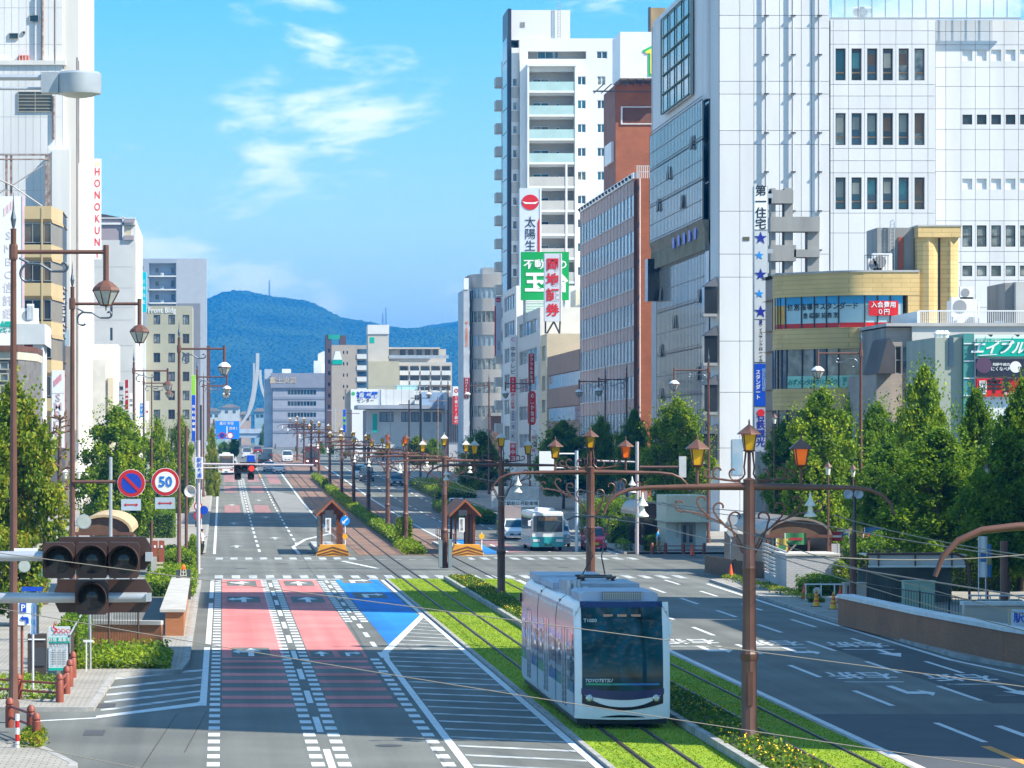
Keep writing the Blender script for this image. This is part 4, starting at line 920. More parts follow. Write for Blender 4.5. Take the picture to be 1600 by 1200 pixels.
# roof signs
Yb = 446
gbill = thing('green_billboard', 'large green roof billboard with white kanji behind the white one', 'billboard', (fx(850, Yb), Yb, fz(470, Yb)))
obj('panel', MB().box(fx(814, Yb), fx(889, Yb), Yb, Yb+.5, fz(469, Yb), fz(393.5, Yb)), green_sign, gbill)
text('lettering', '不動産の', white_sign, gbill, (fx(852, Yb), Yb-.03, fz(414, Yb)), 1.25, bold=.02, sx=1.1); text('lettering', '玉', white_sign, gbill, (fx(836, Yb), Yb-.03, fz(443, Yb)), 2.6, bold=.04); text('lettering', '台', white_sign, gbill, (fx(872, Yb), Yb-.03, fz(443, Yb)), 2.6, bold=.04)
obj('frame', MB().box(fx(818, Yb), fx(822, Yb), Yb+.5, Yb+.8, fz(520, Yb), fz(469, Yb)).box(fx(880, Yb), fx(884, Yb), Yb+.5, Yb+.8, fz(520, Yb), fz(469, Yb)), steel, gbill)
mb = MB()
for i in range(9): mb.box(fx(822, Yb), fx(850, Yb), Yb+.2, Yb+.3, fz(472+i*2.4, Yb), fz(471+i*2.4, Yb))
obj('louvres', mb, M('louvre_green', (.03, .3, .12), .6), gbill)
Yw = 423
wb = thing('white_roof_sign', 'tall white roof sign with four red kanji on steel legs', 'sign', (fx(864, Yw), Yw, fz(520, Yw)))
obj('panel', MB().box(fx(851, Yw), fx(877.5, Yw), Yw, Yw+1.2, fz(502, Yw), fz(396, Yw)), M('sign_pale_blue', (.58, .64, .74), .5, var=.03), wb); obj('edge', MB().box(fx(876, Yw), fx(878, Yw), Yw-.05, Yw-.002, fz(502, Yw), fz(396, Yw)), white_sign, wb)
text('lettering', '岡地証券', red_ink, wb, (fx(863.5, Yw), Yw-.04, fz(450, Yw)), 1.55, vert=True, bold=.025, ls=1.16)
mb = MB()
for a, b in ((853, 853), (855, 866), (875, 866), (875, 876)): mb.tube([(fx(a, Yw), Yw+.6, fz(521, Yw)), (fx(b, Yw), Yw+.6, fz(502, Yw))], .11, 5)
obj('leg', mb, dark_m, wb)
Yt = 468
lf = thing('insurance_sign', 'tall pale roof sign with red oval emblem and black kanji', 'sign', (fx(829, Yt), Yt, fz(450, Yt)))
obj('panel', MB().box(fx(812, Yt), fx(845, Yt), Yt, Yt+1.5, fz(470, Yt), fz(294, Yt)), M('sign_pale_blue', (.58, .64, .74), .5), lf); obj('edge', MB().box(fx(843.5, Yt), fx(846, Yt), Yt-.06, Yt-.003, fz(470, Yt), fz(294, Yt)), white_sign, lf)
obj('red_bar', MB().ext([(fx(840, Yt), fz(400, Yt)), (fx(843.4, Yt), fz(400, Yt)), (fx(843.4, Yt), fz(340, Yt)), (fx(840, Yt), fz(347, Yt))], 'y', Yt-.05, Yt-.004), red_sign, lf)
def oval(th, px, py, Y_, r, m1, m2):
    c = (fx(px, Y_), fz(py, Y_)); pts = [(c[0]+r*math.cos(t), c[1]+r*.9*math.sin(t)) for t in [i*math.pi/10 for i in range(20)]]
    e = obj('emblem', MB().ext(pts, 'y', Y_-.06, Y_-.01), m1, th)
    obj('emblem_wave', MB().ext([(c[0]-r*.98, c[1]+r*.12), (c[0]-r*.4, c[1]-r*.02), (c[0]+r*.4, c[1]-r*.02), (c[0]+r*.98, c[1]+r*.12), (c[0]+r*.6, c[1]-r*.2), (c[0]-r*.6, c[1]-r*.2)], 'y', Y_-.09, Y_-.065), m2, e)
oval(lf, 828.5, 316, Yt, 1.12, red_sign, white_sign)
text('lettering', '太陽生命', ink, lf, (fx(828.5, Yt), Yt-.04, fz(376, Yt)), 1.5, vert=True, ls=1.03)
# vertical sign strip and street signs
GS = 'vertical street signs on the right'
def ps(px0, px1, p0, p1, Y_, panels, label, **kw): return vsign(fx(px0, Y_), fx(px1, Y_), Y_, fz(p1, Y_), fz(p0, Y_), panels, label, group=GS, **kw)
ps(796.5, 806.5, 523, 722, 461, [(0, .08, white_sign, 'C', M('ink_magenta', (.6, .05, .4), .5), .7), (.09, .32, white_sign, '中京テレビ', ink, None), (.33, .455, red_sign, '住友生命', white_sign, .28), (.46, .59, white_sign, '岡三証券', red_ink, None), (.595, .68, grey_sign, '日本生命', navy, .3), (.685, .75, grey_sign, 'q', navy, .6), (.755, .84, grey_sign, 'K', ink, .6), (.85, 1, red_sign, '⦿中日', white_sign, None)], 'tall strip of stacked company panels on the white office')
ps(825, 835.5, 552, 600, 430, [(0, 1, maroon, 'ジブラルタ生命', white_sign, .42)], 'maroon vertical sign with white letters on the grey office')
ov = thing('red_oval_sign', 'red lozenge shaped vertical sign with white letters above the trees', 'sign', (fx(831, 410), 410, fz(664, 410)), GS)
c0 = fx(831, 410); zt_, zb_ = fz(611, 410), fz(664, 410); mb = MB(); mb.ext([(c0-.45, zb_+.3), (c0-.25, zb_), (c0+.25, zb_), (c0+.45, zb_+.3), (c0+.45, zt_-.3), (c0+.25, zt_), (c0-.25, zt_), (c0-.45, zt_-.3)], 'y', 410, 410.3)
obj('sign_box', mb, red_sign, ov); text('lettering', 'めしや食堂', white_sign, ov, (c0, 409.97, (zt_+zb_)/2), .62, vert=True, ls=1.1)
ps(830, 837, 672, 716, 408, [(0, 1, white_sign, '和食処', red_ink, .45)], 'small white vertical sign with red letters behind the trees')
ps(773, 783.5, 462, 556, 500, [(0, 1, M('sign_pale_blue', (.58, .64, .74), .5), None, None, None)], 'pale vertical sign with red edge and oval emblem beside the curved building')
pv_ = bpy.data.objects[[o for o in bpy.data.objects.keys() if o.startswith('vertical_sign')][-1]]
oval(pv_, 778.5, 468.5, 500, .4, red_sign, white_sign); obj('red_edge', MB().box(fx(773, 500)-.03, fx(774.6, 500), 499.93, 499.97, fz(556, 500), fz(478, 500)), red_sign, pv_); text('lettering', '太陽生命', M('ink_slate', (.2, .25, .33), .5), pv_, (fx(779, 500), 499.95, fz(540, 500)), .35, vert=True)

# ---- curved beige office
Y = 563; k = FPX/Y
cb = thing('curved_office', 'rounded beige office block with ribbon windows on each floor', 'building', (fx(760, Y), Y+8, gz(Y)))
bei = M('wall_beige', (.46, .42, .38), .75, var=.06, vs=.3)
CPc = [(fx(735, Y), Y+4.5), (fx(737, Y), Y+2.6), (fx(741, Y), Y+1.2), (fx(747, Y), Y+.4), (fx(756, Y), Y), (fx(800, Y), Y)]
def cband(name, za, zb, off, mat, par):
    q = [(x, y+off) if i > 1 else (x+off*.6, y+off*.5) for i, (x, y) in enumerate(CPc)]; n = len(q); mb = MB()
    mb.add([(x, y, za) for x, y in q]+[(x, y, zb) for x, y in q], [(i, i+1, n+i+1, n+i) for i in range(n-1)])
    for z in (za, zb): mb.add([(x, y, z) for x, y in q]+[(q[-1][0], Y+14, z), (q[0][0], Y+14, z)], [tuple(range(n+2))])
    return obj(name, mb, mat, par, smooth=.6)
rows = [(449+37*j, 466+37*j) for j in range(7)]
prev = 428
for a, b in rows:
    cband('wall', fz(a, Y), fz(prev, Y), 0, bei, cb); r_ = cband('ribbon_window', fz(b, Y), fz(a, Y), .25, rnd.choice([g_curt, g_off]), cb); prev = b
    for px in (738, 741, 747, 753, 759, 767, 775):
        t_ = [q for q in zip(CPc, CPc[1:]) if q[0][0] <= fx(px, Y) <= q[1][0]][0]; f_ = (fx(px, Y)-t_[0][0])/(t_[1][0]-t_[0][0]); yy = t_[0][1]+(t_[1][1]-t_[0][1])*f_
        obj('mullion', MB().box(fx(px, Y)-.06, fx(px, Y)+.06, yy+.08, yy+.2, fz(b, Y), fz(a, Y)), alu, r_)
cband('wall', 0, fz(prev, Y), 0, bei, cb)
core(cb, fx(725, Y), fx(735, Y)-.02, Y+1, Y+14, 0, fz(452, Y), M('fin_grey', (.45, .48, .52), .6)); core(cb, fx(757, Y), fx(790, Y), Y+4, Y+10, fz(428, Y), fz(416, Y), alu, 'roof_plant'); obj('fin_top', MB().box(fx(725, Y), fx(733, Y), Y+.9, Y+2, fz(452, Y), fz(434, Y)), white_wall, cb)
text('lettering', '第一学院高等学校', orange_ink, cb, (fx(730, Y), Y+.95, fz(522, Y)), .55, vert=True)
mp_ = obj('sign_panel', MB().box(fx(725.5, Y), fx(734, Y), Y+.9, Y+.98, fz(622, Y), fz(590, Y)), maroon, cb); text('lettering', 'ほけんの窓口', white_sign, mp_, (fx(729.8, Y), Y+.86, fz(606, Y)), .5, vert=True, ls=1.0)
core(cb, fx(770, Y)-.3, fx(800, Y), Y-1, Y-.01, fz(690, Y)-2, fz(650, Y), M('brown_fin_wall', (.14, .08, .06), .7), 'entrance_block'); core(cb, fx(765, Y), fx(800, Y), Y-2, Y-.02, fz(650, Y), fz(645, Y), concrete_d, 'entrance_canopy')

# ---- two further station-front blocks beside the camera: they shade the near road
for (x0, x1, y0, y1, h, lb) in ((37, 58, 74, 108, 42, 'tall beige station-front block whose shadow crosses the near road'), (36.5, 56, 108.5, 139.5, 17.5, 'lower station-front block between two taller ones'), (36.8, 47, 140, 157, 40, 'narrow tall block beyond the right edge of the view')):
    th = thing('station_front_block', lb, 'building', ((x0+x1)/2, (y0+y1)/2, 0))
    n = int((y1-y0)/4); fl_ = int(h/3.6)
    ops = [(y0+1+(y1-y0-2)*i/n+.4, y0+1+(y1-y0-2)*(i+1)/n-.4, 1+j*3.6, 3.1+j*3.6) for i in range(n) for j in range(fl_)]
    facade(th, 'L', x0, y0, y1, 0, h, ops, bei, .3)
    for q in ops: window(th, 'L', x0, *q, .22, g_off, None)
    core(th, x0+.3, x1, y0, y1, 0, h, bei)
# == buildings on the left
dirty_w = M('weathered_white', (.74, .73, .69), .8, vs=.35, c2=(.60, .585, .55), streak=True)
dirty_w2 = M('weathered_white_tiles', (.68, .685, .68), .75, var=.09, vs=.3, streak=True)
rust = M('rusty_steel', (.42, .35, .3), .8, vs=2.2, c2=(.16, .06, .03))
def rbuild(name, label, X, y0, y1, z_top, xl, mat, frontmat=None, base=0):
    "a block on the left: its street face looks right, its end looks at the camera"
    th = thing(name, label, 'building', ((X+xl)/2, (y0+y1)/2, base)); core(th, xl, X, y0, y1, 0, z_top, mat); return th
# ---- tall white store with the red vertical letters
Y = 361; X = -14.5
hk = thing('tall_white_store', 'very tall weathered white building with a red lettered vertical sign', 'building', (-20, 380, 1))
core(hk, -34, X, Y+1.4, 406, 0, 60, dirty_w)
zl = fz(100, Y)
core(hk, -34, fx(97, Y), Y+.9, Y+1.39, zl, 60, dirty_w2); 
core(hk, -34, fx(98, Y), Y, Y+1.38, 0, zl, dirty_w2); obj('ledge', MB().box(-34, fx(103, Y), Y-.25, Y+1.3, zl-.1, zl+.35), dirty_w, hk)
obj('pilaster', MB().box(fx(82, Y), fx(110, Y), Y-1.2, Y-.01, 0, fz(235, Y)), dirty_w, hk)
mb = MB()
for i in range(9): x = fx(6+i*11.5, Y); mb.box(x-.012, x+.012, Y-.012, Y-.002, 0, zl-.12); mb.box(x-.012, x+.012, Y+.888, Y+.899, zl+.36, 60)
for i in range(16): z = 3+i*3.7; mb.box(-34, fx(97, Y), *( (Y-.012, Y-.002) if z < zl-.2 else (Y+.888, Y+.899)), z, z+.03)
obj('panel_joints', mb, M('joint_grey', (.42, .43, .42), .8), hk)
for (a, b, c, d, y) in ((45, 60, 22, 33, .9), (13, 28, 50, 60, .9), (34, 39, 47, 52, .9), (28, 82, 143, 175, 0)):
    o = window(hk, 'F', Y+y-.06, fx(a, Y), fx(b, Y), fz(d, Y), fz(c, Y), 0, g_bronze if c > 100 else g_dark, M('frame_cream', (.4, .38, .3), .6), 2 if c > 100 else 1, 6 if c > 100 else 1, .05)
for px, a, b in ((66, -40, 100), (86, -40, 100), (84, 150, 218), (121, 90, 690), (123.5, 95, 255)):
    obj('drain_pipe', MB().tube([(fx(px, Y), Y-.15 if px != 66 else Y+.75, fz(b, Y)), (fx(px, Y), Y-.15 if px != 66 else Y+.75, fz(a, Y))], .13 if px != 123.5 else .07, 6), rust if px in (66, 84) else M('pipe_brown_grey', (.3, .26, .24), .7), hk)
obj('red_tank', MB().box(fx(28, Y), fx(44, Y), Y+.2, Y+.85, zl+.35, fz(86, Y)), M('tank_red', (.5, .1, .06), .7, var=.2), hk); mb = MB()
for i in range(9): mb.box(fx(i*5, Y), fx(i*5, Y)+.04, Y, Y+.04, zl+.3, fz(82, Y))
mb.box(fx(-10, Y), fx(42, Y), Y, Y+.05, fz(83, Y), fz(82, Y)); obj('ledge_railing', mb, white_metal, hk)
# vertical letters on a sign fin
x0, x1 = fx(146, 404), fx(158, 404)
hs_ = thing('vertical_letter_sign', 'white fin sign with red Latin capitals reading downwards', 'sign', ((x0+x1)/2, 404, fz(400, 404)))
obj('sign_box', MB().box(x0, x1, 404, 404.5, fz(405, 404), fz(248, 404)), white_sign, hs_)
text('lettering', 'HONOKUNI', red_ink, hs_, ((x0+x1)/2, 403.97, fz(333, 404)), 1.25, vert=True, bold=.012, ls=1.06, sx=.72)
obj('emblem', MB().lathe(((x0+x1)/2, 403.97, fz(256, 404)), [(.3, 0), (.3, .02)], 14, 'y'), M('emblem_gold', (.7, .6, .4), .5), hs_)
# ---- steel billboard frame on the tan office
sfm = thing('steel_billboard_scaffold', 'rusty steel billboard frame standing on the tan office roof', 'frame', (fx(40, 330), 330, fz(322, 330)))
mb = MB(); Y = 331
for a in (-20, 8, 15.5, 70.5, 75): mb.box(fx(a, Y), fx(a, Y)+.22, Y, Y+.2, fz(323, Y), fz(241, Y))
for p in (241, 248): mb.box(fx(-25, Y), fx(77, Y), Y-.05, Y+.25, fz(p+1.8, Y), fz(p, Y))
obj('posts', mb, rust, sfm)
mb = MB()
for (a, b, c, d) in ((19, 290, 68, 258), (19, 290, 66, 322), (0, 281, 19, 290), (0, 302, 9, 295)): mb.tube([(fx(a, Y), Y-.1, fz(b, Y)), (fx(c, Y), Y-.1, fz(d, Y))], .07, 5)
obj('braces', mb, M('brace_grey', (.4, .38, .36), .7), sfm)
# ---- tan office with a chamfered corner
Y = 330; k = FPX/Y
to = thing('tan_office', 'narrow tan metal clad office with bronze windows and cut corner', 'building', (fx(60, Y), Y+5, 1))
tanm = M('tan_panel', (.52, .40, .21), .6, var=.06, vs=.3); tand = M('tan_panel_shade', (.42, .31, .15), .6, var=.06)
PL = [(fx(-40, Y), Y), (fx(64, Y), Y), (fx(67, Y), Y), (fx(80, Y), Y), (fx(93, Y), Y+7)]
def tband(name, za, zb, off, mat, segs=None):
    mb = MB()
    for (ax, ay), (bx_, by) in zip(PL, PL[1:]):
        mb.quad((ax, ay+off, za), (bx_, by+off, za), (bx_, by+off, zb), (ax, ay+off, zb))
    n = len(PL)
    for z in (za, zb): mb.add([(x, y+off, z) for x, y in PL]+[(PL[-1][0], Y+18, z), (PL[0][0], Y+18, z)], [tuple(range(n+2))])
    return obj(name, mb, mat, to)
pit = 60
for j in range(6):
    t_ = 322+j*pit
    tband('wall', fz(t_+20, Y), fz(t_, Y), 0, tanm); 
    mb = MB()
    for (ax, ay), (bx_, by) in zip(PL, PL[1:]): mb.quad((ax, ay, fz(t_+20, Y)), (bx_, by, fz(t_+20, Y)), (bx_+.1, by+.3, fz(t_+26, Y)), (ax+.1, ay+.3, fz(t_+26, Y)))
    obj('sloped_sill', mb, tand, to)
    for (a, b) in ((-20, 12), (12, 37), (37.5, 64), (68, 80)): window(to, 'F', Y+.3, fx(a, Y), fx(b, Y), fz(t_+57, Y), fz(t_+26, Y), 0, rnd.choice([g_bronze, g_dark, g_bronze]), alu, 2 if b-a > 20 else 1, 1, .06)
    mb = MB(); mb.quad((PL[3][0], PL[3][1]+.3, fz(t_+60, Y)), (PL[4][0]-.05, PL[4][1]+.3, fz(t_+60, Y)), (PL[4][0]-.05, PL[4][1]+.3, fz(t_+26, Y)), (PL[3][0], PL[3][1]+.3, fz(t_+26, Y))); obj('window', mb, M('louvre_bronze', (.24, .2, .14), .35, var=.1), to)
obj('pier', MB().box(fx(64.5, Y), fx(67, Y), Y-.05, Y+.5, 0, fz(324, Y)), tanm, to)
obj('core', MB().prism([(fx(-40, Y), Y+.5), (fx(79, Y), Y+.5), (fx(91, Y), Y+7.5), (fx(91, Y), Y+18), (fx(-40, Y), Y+18)], 0, fz(324, Y)), dark_m, to)
# black lettered sign next to it
Yv = 339
vsign(fx(92.5, Yv), fx(101, Yv), Yv, fz(522, Yv), fz(448.5, Yv), [(0, 1, white_sign, '公文記ロ公', ink, .85)], 'white vertical sign with slanting black characters beside the tan office', group=None)
core_ = thing('brick_annex', 'small brick and grey annex below the black lettered sign', 'building', (fx(97, 345), 345, 1)); core(core_, fx(90, 345), fx(102, 345), 345, 350, 0, fz(540, 345), brick_o); core(core_, fx(102, 345)+.01, fx(112, 345), 345, 352, 0, fz(541, 345), M('wall_taupe', (.3, .27, .25), .8)); obj('glass_roof', MB().add([(fx(93, 344), 344, fz(540, 344)), (fx(108, 344), 344, fz(540, 344)), (fx(108, 344), 344, fz(515, 344)), (fx(101, 344), 344, fz(518, 344))], [(0, 1, 2, 3)]), M('pale_blue_sheet', (.4, .55, .65), .4), core_)
# ---- white billboard and white concrete frame, brown roofed building, far left
Y = 300
wb_ = thing('white_billboard', 'large white billboard with faded pink bars and green logo at the edge', 'billboard', (fx(15, Y), Y, 12))
obj('panel', MB().box(fx(-30, Y), fx(37.5, Y), Y, Y+.6, fz(545, Y), fz(306.5, Y)), M('billboard_white', (.80, .80, .80), .6, var=.02), wb_); obj('edge', MB().box(fx(34.5, Y), fx(38, Y), Y-.04, Y-.005, fz(545, Y), fz(306, Y)), M('pink_edge', (.8, .55, .58), .6), wb_)
for i in range(3): obj('pink_bar', MB().quad((fx(6+i*5.5, Y), Y-.03, fz(338-i*5, Y)), (fx(10.5+i*5.5, Y), Y-.03, fz(335-i*5, Y)), (fx(10.5+i*5.5, Y), Y-.03, fz(322-i*5, Y)), (fx(6+i*5.5, Y), Y-.03, fz(325-i*5, Y))), M('pink_faded', (.8, .6, .62), .6), wb_)
text('lettering', 'SMBC信託銀行', M('ink_faded', (.74, .66, .68), .6), wb_, (fx(13, Y), Y-.02, fz(440, Y)), .95, vert=True, ls=1.15); text('lettering', '緑', teal_sign, wb_, (fx(9, Y), Y-.03, fz(512, Y)), 1.0, bold=.03)
Y = 268
cf = thing('white_canopy_building', 'rough white rendered block with a cantilevered top on the far left', 'building', (fx(55, Y), Y, 0))
rr_ = M('rough_render', (.6, .62, .62), .9, vs=.5, c2=(.5, .53, .54), bump=.6, bs=12)
core(cf, fx(20, Y), fx(70, Y), Y, Y+8, fz(538, Y), fz(506, Y), rr_); obj('overhang', MB().add([(fx(70, Y), Y, fz(538, Y)), (fx(76, Y), Y+4, fz(543, Y)), (fx(76, Y), Y+4, fz(513, Y)), (fx(70, Y), Y, fz(506, Y)), (fx(70, Y), Y+8, fz(538, Y)), (fx(70, Y), Y+8, fz(506, Y))], [(0, 1, 2, 3), (1, 4, 5, 2), (3, 2, 5), (0, 1, 4)]), rr_, cf)
core(cf, fx(51, Y), fx(67, Y), Y+.3, Y+6, 0, fz(538, Y)-.01, rr_, 'pier'); core(cf, fx(37, Y), fx(51, Y)-.01, Y+.6, Y+6, 0, fz(538, Y)-.01, M('panel_dark_red', (.2, .02, .02), .6), 'red_panel')
ac_unit(cf, fx(45, Y), Y+1, fz(506, Y), 1.6)
mb = MB(); 
for i in range(5): mb.box(fx(42+i*2.2, Y), fx(43+i*2.2, Y), Y+.9, Y+.95, fz(497, Y), fz(476, Y))
mb.box(fx(41, Y), fx(52, Y), Y+.96, Y+1.2, fz(499, Y), fz(474, Y)); obj('louvre', mb, white_metal, cf)
Y = 240
bw = thing('brown_roofed_building', 'low dark tiled building with brown eaves behind the nearest tree', 'building', (fx(20, Y), Y, 0))
obj('wall', MB().prism([(fx(-60, Y), Y), (fx(28, Y), Y), (fx(51, Y), Y+5), (fx(51, Y), Y+12), (fx(-60, Y), Y+12)], 0, fz(562, Y)), M('tile_charcoal', (.16, .155, .15), .6, var=.25, vs=2), bw)
obj('eaves', MB().prism([(fx(-60, Y), Y-.5), (fx(28, Y), Y-.5), (fx(53, Y), Y+5), (fx(53, Y), Y+12), (fx(-60, Y), Y+12)], fz(549, Y), fz(540, Y)), brown_metal, bw); obj('fascia', MB().prism([(fx(-60, Y), Y-.3), (fx(28, Y), Y-.3), (fx(52, Y), Y+5), (fx(52, Y), Y+12), (fx(-60, Y), Y+12)], fz(562, Y)+.005, fz(549, Y)-.005), M('fascia_cream', (.5, .47, .38), .7), bw)
for j in range(4): window(bw, 'F', Y-.1, fx(-25, Y), fx(14, Y), fz(578+j*18, Y), fz(565+j*18, Y), 0, g_blue, M('frame_cream', (.4, .38, .3), .6), 3, 1, .08)
# banner of a bank in front
vsign(fx(80, 262), fx(101, 262), 262, fz(700, 262), fz(578.5, 262), [(0, .3, white_sign, None, None, None), (.3, .75, white_sign, 'SMBC', M('ink_grey_pink', (.55, .4, .42), .5), .8), (.75, 1, white_sign, '信託', pink_ink, .6)], 'white bank banner sign with pink bars behind bare branches', frame=M('pink_edge', (.8, .55, .58), .6))
sgn = [o for o in bpy.data.objects if o.name.startswith('vertical_sign') and o.parent is None][-1]
for i in range(3): obj('pink_bar', MB().quad((fx(84.5+i*4, 262), 261.94, fz(604-i*4, 262)), (fx(88+i*4, 262), 261.94, fz(602-i*4, 262)), (fx(88+i*4, 262), 261.94, fz(592-i*4, 262)), (fx(84.5+i*4, 262), 261.94, fz(594-i*4, 262))), pink_ink, sgn)
# ---- white and mauve building
Y = 440; X = fx(212, Y)
mv = thing('mauve_topped_building', 'white building with a mauve recessed top storey beside the red lettered sign', 'building', (-14, 450, 2))
mauve = M('mauve_panel', (.36, .31, .34), .7, var=.05); tilew = M('pale_tiles', (.63, .635, .62), .7, vs=.4, c2=(.56, .565, .55))
core(mv, -28, X, Y+.4, 478, 0, fz(342, Y), offw); facade(mv, 'F', Y, -28, fx(209, Y), 0, fz(375, Y), [(fx(a, Y), fx(b, Y), fz(d, Y), fz(c, Y)) for a, b, c, d in ((172, 176, 472, 493), (172, 176, 512, 532))], tilew, .3)
for a, b, c, d in ((172, 176, 472, 493), (172, 176, 512, 532)): window(mv, 'F', Y, fx(a, Y), fx(b, Y), fz(d, Y), fz(c, Y), .2, g_blue, None)
obj('mauve_wall', MB().box(-28, fx(190, Y), Y+.1, Y+.39, fz(375, Y), fz(341, Y)), mauve, mv); obj('white_band', MB().box(-28, fx(212, Y), Y-.1, Y+.38, fz(351, Y), fz(348, Y)).box(-28, fx(212, Y), Y-.1, Y+.38, fz(341.5, Y), fz(340, Y)).box(fx(191, Y), fx(194, Y), Y-.1, Y+.38, fz(375, Y), fz(338, Y)), white_wall, mv)
obj('balcony', MB().box(fx(194, Y)+.01, fx(209, Y), Y-.25, Y+.38, fz(375, Y), fz(368, Y)).box(fx(194, Y)+.01, fx(210, Y), Y-.3, Y+.38, fz(348, Y), fz(343, Y)), mauve, mv); obj('alcove', MB().box(fx(194, Y)+.02, fx(205, Y), Y+.2, Y+.39, fz(368, Y), fz(352, Y)), cream, mv)
obj('roof_plane', MB().add([(-28, Y+.3, fz(332, Y)), (fx(155, Y), Y+.3, fz(333, Y)), (fx(191, Y), Y+.3, fz(340, Y)), (-28, Y+.3, fz(340, Y)), (-28, Y+9, fz(332, Y)), (fx(155, Y), Y+9, fz(333, Y))], [(0, 1, 2, 3), (0, 1, 5, 4)]), dark_m, mv)
mb = MB()
for p in (417, 450, 480, 500, 540, 580): mb.box(-28, fx(208, Y), Y-.015, Y-.003, fz(p, Y), fz(p-.4, Y))
obj('tile_joints', mb, M('joint_grey', (.42, .43, .42), .8), mv)
lwb = thing('low_white_building', 'low white rendered building in front of the mauve topped one', 'building', (fx(164, 400), 402, 1)); core(lwb, fx(120, 400), fx(183, 400), 402, 412, 0, fz(537, 400), dirty_w); core(lwb, fx(140, 400), fx(164, 400), 401, 401.99, 0, fz(561, 400), M('wall_grey_render', (.5, .5, .47), .85, var=.15), 'recess'); core(lwb, fx(168, 400), fx(176, 400), 401.5, 401.98, 0, fz(590, 400), cream, 'slot'); obj('roof_rail', MB().box(fx(145, 400), fx(174, 400), 402, 402.1, fz(537, 400), fz(534, 400)), steel, lwb)
# ---- olive office with the roof letters, grey tower behind
Y = 660
fb = thing('olive_office', 'olive beige office with square windows and roof lettering', 'building', (fx(264, Y), Y+8, gz(Y)))
ol = M('wall_olive', (.40, .38, .27), .8, var=.04, bump=.2, bs=3)
ops = [(fx(a, Y), fx(a+10.3, Y), fz(507+j*29.6, Y), fz(492+j*29.6, Y)) for j in range(8) for a in (240, 263, 285.5)]
facade(fb, 'F', Y, fx(228, Y), fx(301, Y), 0, fz(478, Y), ops, ol, .3); core(fb, fx(228, Y)+.01, fx(301, Y), Y+.31, Y+18, 0, fz(478.5, Y), ol)
for q in ops: window(fb, 'F', Y, *q, .22, rnd.choice([g_curt, g_curt, g_dark]), fr_dark, 2, 1, .12)
text('roof_letters', 'Front Bldg', white_sign, fb, (fx(253, Y), Y-.1, fz(485, Y)), 1.35, bold=.01, sx=.9); core(fb, fx(219, Y), fx(228, Y)-.01, Y-2, Y+10, 0, fz(525, Y), white_wall, 'white_strip')
ps_ = vsign(fx(219, 520), fx(229.5, 520), 520, fz(488, 520), fz(425, 520), [(0, 1, cyan_sign, '三井住友', white_sign, .62)], 'bright cyan vertical sign with a white emblem near the olive office')
Y = 800
gt = thing('grey_tower', 'tall blue grey apartment slab with open corridor balconies', 'building', (fx(270, Y), Y+8, gz(Y)))
gm = M('slab_grey', (.40, .43, .47), .75, var=.04); gm2 = M('slab_blue_grey', (.32, .37, .44), .75, var=.05); gmd = M('slab_dark', (.22, .225, .25), .75, var=.05)
ops = [(fx(233, Y), fx(275, Y), fz(430.5+21*j, Y), fz(411+21*j, Y)) for j in range(4)]
facade(gt, 'F', Y, fx(212, Y), fx(276, Y), 0, fz(404, Y), ops, gm2, 1.4); core(gt, fx(212, Y)+.01, fx(323, Y), Y+1.41, Y+16, 0, fz(404.5, Y), gm2); core(gt, fx(276, Y)+.01, fx(323, Y), Y, Y+1.4, 0, fz(404, Y), gm); obj('dark_face', MB().box(fx(276, Y)+.3, fx(313, Y), Y-.1, Y-.005, 0, fz(474, Y)), gmd, gt)
for q in ops:
    obj('slab_edge', MB().box(q[0], q[1], Y-.15, Y-.003, q[2]-.3, q[2]), offw, gt); window(gt, 'F', Y, q[0]+1.3, q[0]+2.2, q[2]+.6, q[2]+1.9, 1.35, g_dark, alu, 2, 1, .1); window(gt, 'F', Y, q[1]-1.1, q[1]-.4, q[2]+.6, q[2]+1.9, 1.35, g_blue, None); ac_unit(gt, q[0]+2.9, Y+.9, q[2]+.02, .8)
window(gt, 'F', Y, fx(221, Y), fx(224, Y), fz(421, Y), fz(416, Y), -.05, g_blue, None)
vsign(fx(323, 610), fx(328.5, 610), 610, fz(690, 610), fz(540, 610), [(0, 1, brown_metal, None, None, None)], 'slim brown vertical sign post rising against the hills', frame=brown_metal)
for (a, b, c, d, Y_, m, tx, tm_, lb) in ((299, 306, 617, 690, 380, blue_sign, '有料駐車場', white_sign, 'royal blue banner sign on the left behind a lamp post'), (299, 306, 586, 619, 381, lime_sign, '', None, 'lime green panel above the royal blue banner'), (185.5, 194, 596, 640, 360, grey_sign, '第一信', ink, 'pale blue sign with a black bird mark beside white wall'), (218, 224, 630, 652, 370, sky_ink, 'みずほ', white_sign, 'small sky blue hanging sign above the left trees'), (195, 201, 593, 640, 372, maroon, '居酒屋', white_sign, 'maroon framed restaurant sign above the left trees'), (202, 208, 614, 645, 374, white_sign, '生命', ink, 'small white sign with blue top next to the maroon one'), (227, 233, 627, 660, 376, white_sign, '本', red_ink, 'small cream sign with a red mark above the left trees')):
    vsign(fx(a, Y_), fx(b, Y_), Y_, fz(d, Y_), fz(c, Y_), [(0, 1, m, tx, tm_, None)], lb, group='small hanging signs on the left')

